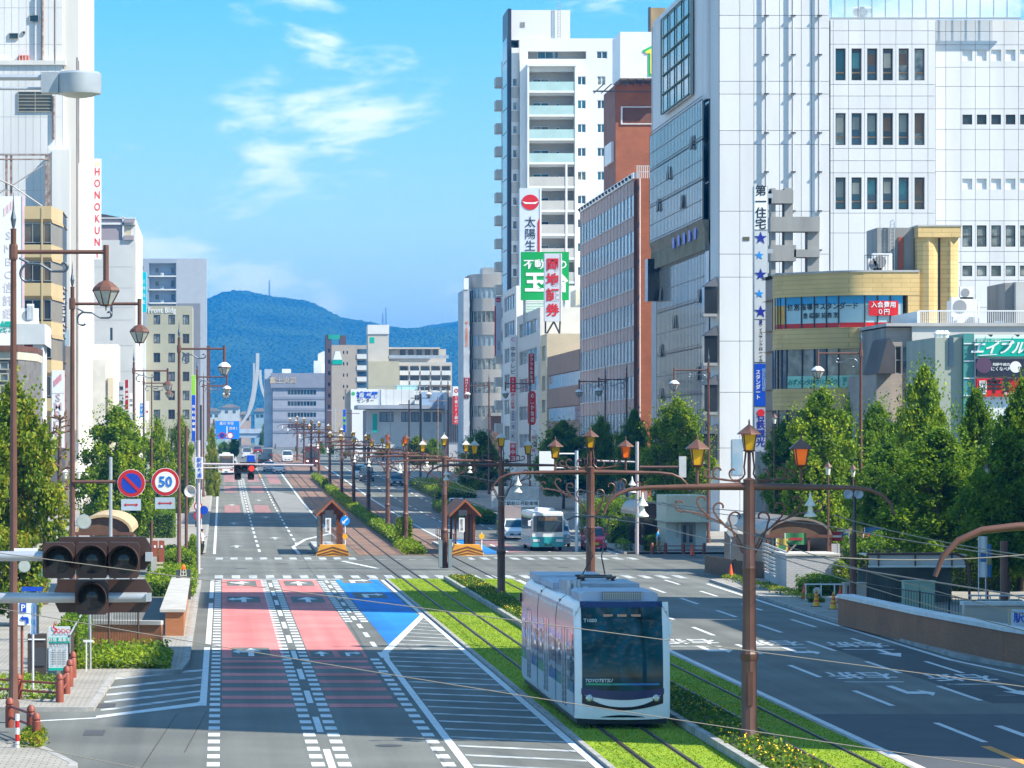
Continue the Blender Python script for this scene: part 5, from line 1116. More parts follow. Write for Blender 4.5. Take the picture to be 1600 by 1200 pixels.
# == far end of the street
Y = 900
cg = thing('blue_grey_company_building', 'blue grey company building with gold roof lettering far down the street', 'building', (fx(465, Y), Y+8, gz(Y)))
bg1 = M('far_wall_blue_grey', (.33, .36, .43), .75, var=.06); bg2 = M('far_wall_dark_grey', (.25, .27, .34), .75, var=.06)
ops = [(fx(449.5+i*5, Y), fx(453.8+i*5, Y), fz(616.5+17.5*j, Y), fz(609.5+17.5*j, Y)) for i in range(9) for j in range(4)]
facade(cg, 'F', Y, fx(426, Y), fx(512, Y), 0, fz(606, Y), ops, bg1, .4); core(cg, fx(426, Y)+.01, fx(520, Y), Y+.41, Y+20, 0, fz(583, Y), bg2)
obj('sign_band', MB().box(fx(423, Y), fx(520, Y), Y-.4, Y+.4, fz(606, Y), fz(583, Y)), bg2, cg)
for q in ops: window(cg, 'F', Y, *q, .3, g_teal, None)
mb = MB()
for j in range(4): mb.box(fx(426, Y), fx(512, Y), Y-.1, Y-.003, fz(624+17.5*j, Y), fz(620+17.5*j, Y))
obj('dark_band', mb, bg2, cg)
text('roof_letters', '富士火災', M('gold_letters', (.55, .45, .3), .5), cg, (fx(442, Y), Y-.45, fz(595, Y)), 1.7, bold=.03); core(cg, fx(413.5, Y), fx(426, Y)-.05, Y+1, Y+14, 0, fz(576.5, Y), M('far_wall_pale', (.45, .52, .6), .75)); core(cg, fx(441, Y), fx(455, Y), Y+3, Y+7, fz(583, Y), fz(576, Y), white_wall, 'roof_box')
Y = 860
ht = thing('brown_hotel', 'tan and dark brown hotel tower far down the street', 'building', (fx(545, Y), Y+6, gz(Y)))
dbr = M('far_dark_brown', (.1, .065, .065), .7, var=.1); ftan = M('far_tan', (.42, .36, .29), .8, var=.05)
ops = [(fx(512.5, Y), fx(516, Y), fz(551+17.5*j, Y), fz(545+17.5*j, Y)) for j in range(6)]
facade(ht, 'F', Y, fx(509.5, Y), fx(518, Y), 0, fz(523, Y), ops, dbr, .3); core(ht, fx(509.5, Y)+.01, fx(518, Y), Y+.31, Y+12, 0, fz(523.2, Y), dbr)
for q in ops: window(ht, 'F', Y, *q, .2, g_dark, None)
ops = [(fx(a, Y), fx(a+2, Y), fz(553+17.8*j, Y), fz(548+17.8*j, Y)) for a in (536, 541.5) for j in range(5)]
facade(ht, 'F', Y, fx(518, Y)+.01, fx(557, Y), 0, fz(539, Y), ops, ftan, .3); core(ht, fx(518, Y)+.02, fx(575, Y), Y+.31, Y+14, 0, fz(539.3, Y), ftan)
for q in ops: window(ht, 'F', Y, *q, .2, g_dark, None)
for j in range(6): pbox('balcony', ht, (fx(566, Y), Y+.1, fz(557+17.7*j, Y)), (2.6, .5, 1.1), offw); pbox('window', ht, (fx(566, Y), Y+.28, fz(549+17.7*j, Y)), (2.2, .1, 1.1), g_blue)
obj('roof_sign', MB().box(fx(513, Y), fx(531, Y), Y-.1, Y+.3, fz(530, Y), fz(523, Y)), M('sign_far_green', (.02, .35, .25), .5), ht); core(ht, fx(531, Y), fx(541, Y), Y+1, Y+5, fz(539, Y), fz(524, Y), dbr, 'roof_box')
obj('emblem', MB().ext([(fx(520.5, Y), fz(562, Y)), (fx(534.5, Y), fz(562, Y)), (fx(531, Y), fz(549, Y)), (fx(524, Y), fz(549, Y))], 'y', Y-.1, Y-.005), white_sign, ht); obj('emblem', MB().box(fx(519.5, Y), fx(535, Y), Y-.12, Y-.006, fz(569, Y), fz(562.3, Y)), teal_sign, ht)
Y = 905
wk = thing('white_gabled_tower', 'small white gabled roof tower behind the company building', 'building', (fx(500, Y), 925, gz(Y))); Y = 925; obj('wall', MB().ext([(fx(497, Y), 5), (fx(511, Y), 5), (fx(511, Y), fz(554, Y)), (fx(506, Y), fz(548.5, Y)), (fx(497, Y), fz(553, Y))], 'y', Y, Y+5), white_wall, wk); obj('annex', MB().box(fx(490, Y), fx(503, Y), Y-2, Y-.01, fz(585, Y), fz(564, Y)), white_wall, wk)
Y = 800
bt = thing('balcony_block', 'cream apartment block with tower and rows of balconies in the distance', 'building', (fx(640, Y), Y+8, gz(Y)))
fc = M('far_cream', (.52, .48, .42), .8, var=.05)
core(bt, fx(575, Y), fx(607.5, Y), Y, Y+8, 0, fz(522, Y), fc, 'tower'); obj('tower_cap', MB().box(fx(574.5, Y), fx(608, Y), Y-.2, Y+8.2, fz(522, Y)+.01, fz(507.5, Y)), offw, bt); obj('tower_sign', MB().box(fx(578, Y), fx(585, Y), Y-.05, Y-.003, fz(536, Y), fz(527, Y)), teal_sign, bt)
core(bt, fx(576, Y)-.2, fx(623, Y), Y-3, Y-.02, 0, fz(565, Y), M('far_ochre', (.46, .42, .29), .8, var=.05), 'stair_block'); core(bt, fx(607.5, Y)+.01, fx(698, Y), Y+2.5, Y+12, 0, fz(545, Y), fc)
ops = [(fx(624+i*16.5, Y), fx(638.5+i*16.5, Y), fz(585+15.5*j, Y), fz(571+15.5*j, Y)) for i in range(5) for j in range(4)]
facade(bt, 'F', Y, fx(623, Y)+.01, fx(706, Y), 0, fz(566, Y), ops, fc, 1.2)
for q in ops:
    pbox('balcony', bt, ((q[0]+q[1])/2, Y-.2, q[2]+.35), (q[1]-q[0]-.1, .3, 1.0), offw); window(bt, 'F', Y, q[0]+.3, q[1]-.3, q[2]+.4, q[3]-.2, 1.15, g_blue, None)
core(bt, fx(623, Y)+.02, fx(706, Y)-.02, Y+1.25, Y+2.45, 0, fz(566, Y)-.01, fc, 'core'); obj('roof_rail', MB().box(fx(608, Y), fx(701, Y), Y-.1, Y, fz(560, Y), fz(555, Y)), steel, bt)
for i in range(5): pbox('window', bt, (fx(630+i*13, Y), Y+2.4, fz(550.5, Y)), (1.2, .1, 1.2), g_dark)
obj('eave', MB().box(fx(592, Y), fx(688, Y), Y+1, Y+12.5, fz(545, Y)+.01, fz(542.5, Y)), fc, bt)
Y = 660
hc = thing('hearing_aid_shop', 'white building end with blue kanji shop lettering', 'building', (fx(570, Y), Y+4, gz(Y)))
core(hc, fx(548, Y), fx(600, Y), Y, Y+9, 0, fz(608, Y), white_wall); core(hc, fx(541, Y), fx(548, Y)-.01, Y+.4, Y+8, 0, fz(607, Y), ftan)
text('lettering', '補聴器', blue_sign, hc, (fx(574, Y), Y-.04, fz(618, Y)), 1.35, bold=.03); text('lettering', 'センター', ink, hc, (fx(571, Y), Y-.04, fz(626.5, Y)), .8, bold=.01); obj('emblem', MB().lathe((fx(552, Y), Y-.03, fz(615, Y)), [(.35, 0), (.35, .02)], 12, 'y'), M('emblem_leaf', (.05, .4, .12), .5), hc)
vsign(fx(534, Y), fx(539, Y), Y-6, fz(676, Y), fz(640, Y), [(0, 1, blue_sign, '薬局', lime_sign, .6)], 'small royal blue sign with lime letters far down the street')
Y = 600
md = thing('modern_bank', 'two storey grey modern building with framed glass roof terrace', 'building', (fx(640, Y), Y+6, gz(Y)))
ops = [(fx(a, Y), fx(b, Y), fz(659, Y), fz(644, Y)) for a, b in ((593, 615), (627, 640), (642, 655), (662, 673), (676, 690))]
facade(md, 'F', Y, fx(572, Y), fx(705, Y), 0, fz(640, Y), ops, offw, .4); core(md, fx(572, Y)+.01, fx(705, Y), Y+.41, Y+14, 0, fz(640.3, Y), dark_m)
for q in ops: window(md, 'F', Y, *q, .3, g_off, dark_m, 2, 1, .1)
obj('roof_slab', MB().box(fx(558, Y), fx(699, Y), Y-2.5, Y+14, fz(639, Y), fz(633, Y)), M('slab_far', (.33, .37, .43), .7), md)
core(md, fx(597, Y), fx(650, Y), Y+4, Y+10, fz(633, Y), fz(608, Y), offw, 'roof_room'); core(md, fx(622, Y), fx(655, Y), Y+5, Y+9, fz(608, Y)+.01, fz(601, Y), M('far_aqua', (.35, .62, .62), .6), 'roof_room')
core(md, fx(660, Y), fx(697, Y), Y+2, Y+9, fz(633, Y), fz(613, Y), M('far_glass', (.3, .42, .58), .3), 'glass_room')
mb = MB()
for i in range(10): x = fx(591+i*12, Y); mb.box(x, x+.08, Y, Y+.08, fz(633, Y), fz(603, Y))
mb.box(fx(586, Y), fx(700, Y), Y, Y+.1, fz(604, Y), fz(603, Y)); mb.box(fx(650, Y), fx(700, Y), Y, Y+.06, fz(613, Y), fz(612.4, Y)); obj('terrace_frame', mb, steel, md)
obj('green_sign', MB().box(fx(582, Y), fx(589, Y), Y-1, Y-.9, fz(676, Y), fz(647, Y)), teal_sign, md)
Y = 590
st_ = thing('white_striped_building', 'white narrow building end with dark vertical louvres and a red bank banner', 'building', (fx(710, Y), Y+6, gz(Y)))
core(st_, fx(699, Y), fx(725, Y), Y+.2, Y+14, 0, fz(613, Y), M('far_wall_grey', (.38, .4, .43), .7)); core(st_, fx(719, Y), fx(725, Y), Y, Y+.19, 0, fz(604, Y), white_wall)
for i in range(5): pbox('louvre', st_, (fx(701+i*3.6, Y), Y+.1, fz(655, Y)), (.14, .2, 7.5), dark_m)
vsign(fx(706, Y), fx(717, Y), Y-2, fz(663, Y), fz(604, Y), [(0, .25, white_sign, '◎', red_ink, .8), (.25, 1, red_sign, '三菱UFJ銀行', white_sign, .55)], 'bright red bank banner with white top panel in the distance')
# arched footbridge monument and flyover
Y = 1010
am = thing('arched_monument', 'tall pale steel bridge pylons sweeping upward at the street end', 'monument', (fx(400, Y), Y, gz(Y)))
am_m = M('pylon_steel', (.52, .54, .55), .5, .2, var=.05)
def sweep(name, pts, wds, y, m=None):
    mb = MB()
    for i, ((px, py), wd) in enumerate(zip(pts, wds)):
        x, z = fx(px, Y), fz(py, Y); mb.v += [(x-wd/2, y-.6, z), (x+wd/2, y-.6, z), (x+wd/2, y+.6, z), (x-wd/2, y+.6, z)]
        if i:
            o = 4*(i-1)
            for a in range(4): mb.f.append((o+a, o+(a+1) % 4, o+4+(a+1) % 4, o+4+a)); mb.m.append(0)
    mb.quad(*mb.v[-4:]); return obj(name, mb, m or am_m, am)
def smoothpts(p, n=4):
    out = []
    for i in range(len(p)-1):
        p0, p1, p2, p3 = p[max(i-1, 0)], p[i], p[i+1], p[min(i+2, len(p)-1)]
        for t in [j/n for j in range(n)]:
            out.append(tuple(.5*((2*b)+(c-a)*t+(2*a-5*b+4*c-d)*t*t+(3*b-a-3*c+d)*t**3) for a, b, c, d in zip(p0, p1, p2, p3)))
    return out+[p[-1]]
for nm, pp, w0 in (('pylon', [(372, 668), (386, 650), (394, 632), (399, 605), (402, 580), (402.5, 552)], .95), ('pylon', [(378, 662), (388, 640), (394.5, 615), (397, 590), (397, 567)], .6), ('cable_arch', [(470, 690), (448, 672), (430, 650), (416, 625), (408, 600), (406.5, 578)], .8)):
    q = smoothpts(pp); sweep(nm, q, [w0]*len(q), Y+(0 if w0 > .9 else 2))
fo = thing('flyover', 'pale blue grey elevated road crossing the far street end', 'bridge', (fx(440, 1060), 1060, gz(1060)))
Y = 1060; obj('deck', MB().box(fx(300, Y), fx(560, Y), Y, Y+9, fz(684, Y), fz(672, Y)), M('flyover_blue', (.38, .45, .55), .7, var=.08), fo); obj('parapet', MB().box(fx(300, Y), fx(560, Y), Y-.3, Y-.002, fz(677, Y), fz(670, Y)), M('flyover_rail', (.45, .52, .6), .7), fo)
for px in (325, 372, 418, 470, 520): obj('pier', MB().box(fx(px, Y), fx(px+5, Y), Y+3, Y+6, 5, fz(684, Y)), concrete, fo)
far_cols = [(322, 345, 640, 1150, (.5, .55, .55)), (345, 375, 634, 1180, (.55, .58, .6)), (375, 392, 645, 1160, (.45, .33, .28)), (398, 414, 640, 1120, (.3, .42, .5)), (416, 440, 662, 1100, (.5, .52, .55)), (470, 500, 668, 1050, (.6, .6, .58)), (488, 515, 672, 1000, (.55, .5, .4)), (330, 352, 660, 1090, (.28, .45, .42)), (452, 472, 675, 1080, (.6, .58, .5))]
for i, (a, b, t_, Y, c) in enumerate(far_cols):
    th = thing('distant_house', ('pale green roofed', 'white flat roofed', 'red brown roofed', 'blue green walled', 'grey concrete', 'low cream', 'ochre fronted', 'sea green', 'straw coloured')[i]+' small house at the hazy end of the street', 'house', (fx((a+b)/2, Y), Y, gz(Y)), 'houses at the far end of the street')
    m = M('far_house_%s' % 'abcdefghi'[i], c, .8, var=.08); zt = fz(t_, Y)
    core(th, fx(a, Y), fx(b, Y), Y, Y+8, 5, zt-.6, m); obj('roof', MB().ext([(fx(a, Y)-.3, zt-.6), (fx(b, Y)+.3, zt-.6), (fx((a+b)/2, Y)+1, zt+.5), (fx((a+b)/2, Y)-1, zt+.5)], 'y', Y-.4, Y+8.4), M('far_roof', (.28, .25, .25), .7), th)
    for j in range(2): pbox('window', th, (fx(a+(b-a)*(.3+.4*j), Y), Y-.02, zt-2.0), (1.0, .06, .9), g_blue)
# == street furniture
amber = M('amber_glass', (.78, .40, .006), .35, var=.1, vs=6); orange_g = M('orange_glass', (.95, .15, .004), .35, var=.08, vs=6, emit=.12)
ivory = M('ivory_porcelain', (.72, .70, .62), .35, var=.06); roof_pale = M('lantern_roof_pale', (.52, .49, .43), .5, var=.12, vs=4)
lamp_glass = M('lamp_glass', (.42, .46, .42), .25, var=.1, vs=5)
def spiral(c, r0, r1, a0, a1, n=14): return [(c[0]+(r0+(r1-r0)*i/n)*math.cos(a0+(a1-a0)*i/n), 0, c[1]+(r0+(r1-r0)*i/n)*math.sin(a0+(a1-a0)*i/n)) for i in range(n+1)]
def lantern(parent, x, z, glass, roof, name='lantern', s=1):
    L_ = obj(name, MB().lathe((x, 0, z), [(.05*s, -.24*s), (.05*s, -.08*s), (.17*s, -.03*s), (.18*s, 0)], 8), brown_dark, parent, local=True)
    mb = MB(); q = [(.165*s, 0), (.25*s, .44*s)]
    mb.lathe((x, 0, z), q, 4); obj('pane', mb, glass, L_, local=True)
    mb = MB()
    for i in range(4):
        t = math.pi/4+math.pi/2*i; mb.tube([(x+.168*s*math.cos(t), .168*s*math.sin(t), z), (x+.254*s*math.cos(t), .254*s*math.sin(t), z+.44*s)], .02*s, 4)
    obj('frame', mb, brown_dark, L_, local=True)
    obj('cap', MB().lathe((x, 0, z+.44*s), [(.37*s, 0), (.36*s, .03*s), (.07*s, .25*s), (.03*s, .28*s), (.025*s, .38*s), (.004, .44*s)], 4 if roof is roof_pale else 6), roof, L_, local=True)
    return L_
def tram_pole(label, orange=(), pale=False, detail=True):
    t = thing('tram_line_pole', label, 'pole', (0, 0, 0), 'centre poles of the tram line')
    m = brown_metal
    obj('shaft', MB().lathe((0, 0, 0), [(.27, -.05), (.27, .12), (.2, .3), (.185, .35), (.185, 1.95), (.215, 2.0), (.22, 2.12), (.175, 2.2), (.165, 2.3), (.155, 4.1), (.17, 4.15), (.15, 4.22), (.14, 6.2), (.15, 6.25), (.03, 6.3)], 10), m, t, smooth=.5, local=True)
    obj('plate', MB().box(-.06, .06, -.2, -.18, .9, 1.7), brown_dark, t, local=True)
    pts = [(-3.45, 0, 5.42), (-3.35, 0, 5.68), (-3.15, 0, 5.88), (-2.85, 0, 6.01), (-2.4, 0, 6.06), (0, 0, 6.09), (2.4, 0, 6.06), (2.85, 0, 6.01), (3.15, 0, 5.88), (3.35, 0, 5.68), (3.45, 0, 5.42)]
    obj('cross_arm', MB().tube(pts, [.03, .038, .044, .048, .052, .095, .052, .048, .044, .038, .03], 8), m, t, smooth=.8, local=True)
    if detail:
        for s in (-1, 1):
            mb = MB()
            for cv in ([(.14, 0, 4.6), (.3, 0, 4.95), (.7, 0, 5.25), (1.2, 0, 5.45), (1.55, 0, 5.5)]+spiral((1.62, 5.66), .17, .05, -1.57, 2.6, 10),
                       [(.14, 0, 4.5), (.28, 0, 4.75), (.42, 0, 5.1)]+spiral((.3, 5.35), .2, .06, -.8, 3.6, 10),
                       [(.5, 0, 5.1), (.75, 0, 5.35)]+spiral((.68, 5.58), .18, .05, -.5, 3.4, 10),
                       [(.9, 0, 5.33), (1.15, 0, 5.55)]+spiral((1.1, 5.75), .15, .04, -.4, 3.4, 10),
                       [(.08, 0, 6.9), (.12, 0, 6.55)]+spiral((.34, 6.42), .24, .06, 3.3, 8.0, 12), [(.2, 0, 6.2), (.6, 0, 6.24), (.95, 0, 6.3)]+spiral((.98, 6.42), .12, .03, -1.4, 3, 8),
                       [(.3, 0, 6.2)]+spiral((.72, 6.44), .2, .05, -2, 2.8, 10)):
                mb.tube([(s*x, y, z) for x, y, z in cv], .024, 5)
            obj('scrollwork', mb, m, t, local=True)
    obj('stem', MB().tube([(0, 0, 6.25), (0, 0, 6.75)], .045, 6).tube([(-1.23, 0, 6.1), (-1.23, 0, 6.4)], .04, 6).tube([(1.23, 0, 6.1), (1.23, 0, 6.4)], .04, 6), m, t, local=True)
    for i, (x, z) in enumerate(((-1.23, 6.6), (0, 6.95), (1.23, 6.6))): lantern(t, x, z, orange_g if i in orange else amber, roof_pale if pale else brown_metal, s=.84)
    for x in (-2.53, 1.45):
        obj('insulator', MB().lathe((x, 0, 5.35), [(.015, .6), (.04, .45), (.05, .42), (.13, .3), (.14, .28), (.05, .27), (.06, .15), (.15, .05), (.15, .02), (.03, 0)], 10), ivory, t, smooth=.6, local=True)
    return t
P0 = tram_pole('nearest whole brown tram pole, right of the tram, with one orange lantern', (2,)); P0.location = (12.5, 85, .15)
P1 = tram_pole('brown tram pole with amber lanterns and pale caps', (), True); P1.location = (12.65, 204, .15)
P2 = tram_pole('brown tram pole with orange lantern on top', (1,), False); P2.location = (12.6, 246, gz(246)+.15)
np_ = copy_tree(P0, None, (12.6, 46, .15), 'tram pole whose drooping arm end reaches in at the right edge')
for c_ in [c for c in np_.children if c.name.startswith('insulator')]: bpy.data.objects.remove(c_)
P1['label'] = 'brown tram pole standing just before the junction with electric cabinets at its foot'
for (src, x, y, lb) in ((P0, 12.85, 125, 'dark brown tram pole rising directly behind the tram roof'), (P1, 12.85, 165, 'slender brown tram pole left of the bus with pale lantern caps'), (P2, 12.7, 275, 'brown tram pole at the hedge, second beyond the junction'), (P1, 12.7, 311, 'brown tram pole at the hedge, third beyond the junction'), (P1, 12.7, 346, 'brown tram pole at the hedge, fourth beyond the junction'), (P1, 12.7, 381, 'brown tram pole at the hedge, fifth beyond the junction'), (P1, 12.7, 423, 'small tram pole in the middle distance at the hedge end'), (P1, 12.7, 470, 'small distant tram pole near the far crossing'), (P1, 12.7, 511, 'distant tram pole just past the far crossing'), (P1, 12.8, 560, 'very distant tram pole beyond the far crossing'), (P1, 12.8, 610, 'tiny tram pole nearest the far end of the street')):
    copy_tree(src, None, (x, y, gz(y)+.15), lb)
P2['label'] = 'brown tram pole at the hedge, first beyond the junction, with an orange top lantern'
pc = thing('pole_cabinets', 'pair of narrow steel cabinets at a tram pole foot by the junction', 'cabinet', (12.65, 203.5, .15)); obj('cabinet', MB().box(12.3, 12.5, 203.4, 203.8, .15, 1.7), M('cabinet_teal_grey', (.2, .26, .26), .5), pc); obj('cabinet', MB().box(12.85, 13.05, 203.4, 203.8, .15, 1.75), M('cabinet_teal_grey', (.2, .26, .26), .5), pc)
wire_m = M('overhead_wire', (.14, .125, .11), .5, .3, var=0)
for x, lb in ((10.07, 'overhead contact wire above the left tram track'), (14.05, 'overhead contact wire above the right tram track')):
    ys = [30, 46, 85, 125, 165, 204, 246, 275, 311, 346, 381, 423, 470, 511]; pts = []
    for a, b in zip(ys, ys[1:]): pts += [(x, a+(b-a)*t, 5.35+gz(a+(b-a)*t)-.1*math.sin(math.pi*t)) for t in (0, .25, .5, .75)]
    tag(obj('contact_wire', MB().tube(pts, .011, 5), wire_m), lb, 'wire', 'tram overhead wires')
def span(a, b, sag, r, lb, n=14):
    a, b = Vector(a), Vector(b); tag(obj('span_wire', MB().tube([tuple(a.lerp(b, i/n)-Vector((0, 0, sag*4*(i/n)*(1-i/n)))) for i in range(n+1)], r, 5), M('cable_grey', (.2, .18, .15), .6, var=0)), lb, 'wire', 'span wires across the street')
def W3(px, py, Y): return (fx(px, Y), Y, fz(py, Y))
span(W3(-40, 859, 34), W3(1700, 1086, 34), .0, .0045, 'upper cable slanting across the whole foreground over the tram windscreen')
span(W3(-40, 944, 34), W3(1700, 1218, 34), .05, .0045, 'lower cable slanting across the foreground below the tram windscreen')
span(W3(-40, 1150, 34), W3(420, 1240, 34), .0, .0045, 'short cable crossing the bottom left corner')
for (a, b, Y1, Y2, lb) in (((1035, 785), (1600, 960), 85, 70, 'guy cable running from the near pole insulator towards the brick wall'), ((1303, 805), (1700, 880), 85, 60, 'cable running right from the outer insulator past the trees'), ((1160, 850), (1700, 1010), 85, 62, 'low cable crossing the right pavement'), ((1290, 870), (1700, 855), 60, 60, 'taut yellowish cable in front of the white canopy'), ((885, 760), (1180, 800), 125, 85, 'cable linking two tram poles right of the tram'), ((690, 745), (925, 830), 204, 125, 'cable linking tram poles above the bus')):
    span((fx(a[0], Y1), Y1, fz(a[1], Y1)), (fx(b[0], Y2), Y2, fz(b[1], Y2)), .12, .011, lb)

# == tall street lamps
silver_top = M('lamp_top_white', (.75, .76, .77), .4, var=.1)
scroll_m = M('scroll_blue_grey', (.10, .13, .16), .4, .4, var=.1)
def street_lamp(label, s, h=12.1, white=False):
    t = thing('street_lamp', label, 'street lamp', (0, 0, 0), 'tall brown street lamps')
    obj('post', MB().lathe((0, 0, 0), [(.16, 0), (.16, .4), (.12, .5), (.1, 5), (.075, h+.55), (.085, h+.6), (.02, h+.62)], 10), brown_metal, t, smooth=.5, local=True)
    obj('finial', MB().lathe((0, 0, h+.6), [(.02, 0), (.05, .08), (.085, .26), (.03, .5), (.004, .95)], 6), scroll_m, t, local=True)
    obj('arm', MB().tube([(0, 0, h), (s*2.4, 0, h)], .055, 8).tube([(s*2.4, 0, h+.18), (s*2.4, 0, h-.76)], .075, 8).lathe((0, 0, h-.2), [(.11, 0), (.12, .05), (.12, .35), (.11, .4)], 8), brown_metal, t, local=True)
    mb = MB()
    for cv in ([(.15, 0, h-.15), (.4, 0, h-.28)]+spiral((.42, h-.62), .32, .1, 1.7, 5.2, 12), [(.35, 0, h-.3), (.7, 0, h-.32), (1.0, 0, h-.5), (1.25, 0, h-.5)]+spiral((1.3, h-.36), .14, .05, -1.5, 2.6, 8)): mb.tube([(s*x, y, z) for x, y, z in cv], .04, 6)
    obj('scroll_bracket', mb, scroll_m, t, local=True)
    hd = obj('lamp_head', MB().lathe((s*2.4, 0, h-1.02), [(.38, 0), (.38, .025), (.34, .1), (.2, .22), (.08, .28)], 8), brown_metal, t, local=True)
    if white: obj('reflector_panel', MB().lathe((s*2.4, 0, h-1.0), [(.375, .04), (.35, .105), (.21, .232), (.1, .288)], 8), silver_top, hd, local=True)
    obj('glass', MB().lathe((s*2.4, 0, h-1.02), [(.15, -.36), (.36, 0)], 8), lamp_glass, hd, local=True)
    mb = MB()
    for i in range(8): a = math.pi/8+i*math.pi/4; mb.tube([(s*2.4+.36*math.cos(a), .36*math.sin(a), h-1.0), (s*2.4+.155*math.cos(a), .155*math.sin(a), h-1.38)], .018, 4)
    mb.lathe((s*2.4, 0, h-1.52), [(.015, 0), (.02, .1), (.16, .12), (.16, .16)], 8); obj('glass_bars', mb, brown_dark, hd, local=True)
    return t
LL = street_lamp('nearest left street lamp with wrapped foot, at the left edge', 1, white=False); LL.location = (fx(21, 93), 93, .12)
for y, px, lb in ((128, 113, 'left street lamp that carries the round road sign arm'), (254, 209, 'left street lamp in front of the second green tree'), (345, 224.5, 'left street lamp behind the tree with arm over trees'), (440, 237, 'distant left street lamp in front of the olive office')): copy_tree(LL, None, (fx(px, y), y, gz(y)+.12), lb)
LW = street_lamp('left street lamp with white topped head at the kerb by the junction', 1, white=True); LW.location = (fx(281.5, 195), 190, .12)
for y, px, lb in ((289, 308, 'kerbside street lamp with white top beside the brown pole sign'), (390, 318, 'distant kerbside lamp left of the far bus'), (460, 326, 'farthest kerbside lamp on the left')): copy_tree(LW, None, (fx(px, y), y, gz(y)+.12), lb)
RR_ = street_lamp('right street lamp in front of the tan building', -1, white=True); RR_.location = (fx(1345, 200), 200, .12)
for y, px, lb in ((251, 1107, 'right street lamp standing before the white department store'), (309, 979, 'right street lamp in front of the orange brick end'), (328, 946, 'right street lamp before the ribbed office flank'), (352, 828, 'thin right street lamp behind the red lozenge sign'), (400, 764, 'small right street lamp before the curved office'), (450, 700, 'distant right street lamp near the red bank banner')): copy_tree(RR_, None, (fx(px, y), y, gz(y)+.12), lb)
obj('foil_wrap', MB().lathe((LL.location.x, 93, .12), [(.2, 0), (.2, .5), (.17, 1.0), (.13, 1.3)], 9), M('foil', (.5, .52, .53), .35, .7, var=.3, vs=8), LL)
obj('meter_box', MB().box(LL.location.x+.1, LL.location.x+.35, 92.8, 93, 1.35, 1.75), M('meter_cream', (.5, .48, .33), .6), LL)
for z in (2.1, 2.9, 3.5): obj('cable_tie', MB().tube([(LL.location.x+.14*math.cos(i*.7), 93+.14*math.sin(i*.7), z+.3-i*.1) for i in range(8)], .012, 4), wire_m, LL)
for (px, y, h, lb) in ((291, 205, 8.2, 'plain brown pole beside the kerbside lamp'), (236.5, 225, 7.5, 'thin red brown pole behind the hedge'), (314, 300, 10, 'dark grey pole beyond the junction on the left'), (1053, 230, 0, '')):
    if h: t = thing('plain_pole', lb, 'pole', (fx(px, y), y, gz(y)+.12)); obj('shaft', MB().tube([(fx(px, y), y, gz(y)), (fx(px, y), y, h+gz(y))], .09, 8), brown_metal if px != 314 else dark_m, t, smooth=.8)
for i, (px, t_, y, m) in enumerate(((684, 620, 520, rust), (699, 640, 540, brown_metal), (639, 625, 470, brown_metal), (657, 615, 480, dark_m), (610, 640, 600, steel), (549, 640, 560, brown_metal), (523, 636, 640, steel))):
    t = thing('far_pole', ('orange brown', 'short brown', 'tall brown', 'thick dark', 'pale thin', 'lone brown', 'pale steel')[i]+' utility pole in the middle distance', 'pole', (fx(px, y), y, gz(y)), 'distant poles'); obj('shaft', MB().tube([(fx(px, y), y, gz(y)), (fx(px, y), y, fz(t_, y))], .1 if m is not dark_m else .17, 6), m, t); obj('arm', MB().tube([(fx(px, y)-1.3, y, fz(t_, y)-.6), (fx(px, y)+1.3, y, fz(t_, y)-.6)], .05, 5), m, t)

# == traffic signals
sig_m = M('signal_housing', (.052, .026, .022), .42, var=.1, vs=3); lens_m = GLASS('signal_lens', (.035, .04, .042), (.012, .016, .02), .12, 0, 30, .5); red_on = M('signal_red_lit', (.9, .03, .02), .4, emit=1.2, var=0); lens_red = M('signal_red_dull', (.13, .015, .015), .3, var=0)
def sig_unit(th, x, y, z, w_=.37, h=.42, lens=None, name='signal_section'):
    "one lens section with its hood, facing the camera"
    mb = MB().ext([(x-w_/2+.03, z-h/2), (x+w_/2-.03, z-h/2), (x+w_/2, z-h/2+.05), (x+w_/2, z+h/2-.05), (x+w_/2-.03, z+h/2), (x-w_/2+.03, z+h/2), (x-w_/2, z+h/2-.05), (x-w_/2, z-h/2+.05)], 'y', y, y+.16)
    s = obj(name, mb, sig_m, th)
    obj('lens', MB().lathe((x, y, z), [(.004, -.045), (.08, -.035), (.15, 0), (.15, .02)], 18, 'y'), lens or lens_m, s, smooth=.6)
    mb = MB(); n = 14
    for i in range(n):
        a0, a1 = R(-30)+R(240)*i/n, R(-30)+R(240)*(i+1)/n
        pa, pb = (x+.165*math.cos(a0), z+.165*math.sin(a0)), (x+.165*math.cos(a1), z+.165*math.sin(a1)); d = .22
        mb.quad((pa[0], y, pa[1]), (pb[0], y, pb[1]), (pb[0], y-d, pb[1]+.01), (pa[0], y-d, pa[1]+.01)); mb.quad((pa[0]*1-(x-pa[0])*.06, y-.001, pa[1]+(pa[1]-z)*.06), (pb[0]-(x-pb[0])*.06, y-.001, pb[1]+(pb[1]-z)*.06), (pb[0]-(x-pb[0])*.03, y-d, pb[1]+(pb[1]-z)*.03), (pa[0]-(x-pa[0])*.03, y-d, pa[1]+(pa[1]-z)*.03))
    obj('hood', mb, sig_m, s); return s
Y = 40
ms = thing('traffic_signal', 'big brown horizontal traffic signal on steel arms in the left foreground', 'traffic light', (-4.2, Y, 0))
obj('mast', MB().lathe((-4.2, Y, 0), [(.16, 0), (.13, 6), (.09, 11.6)], 12), steel, ms, smooth=.6)
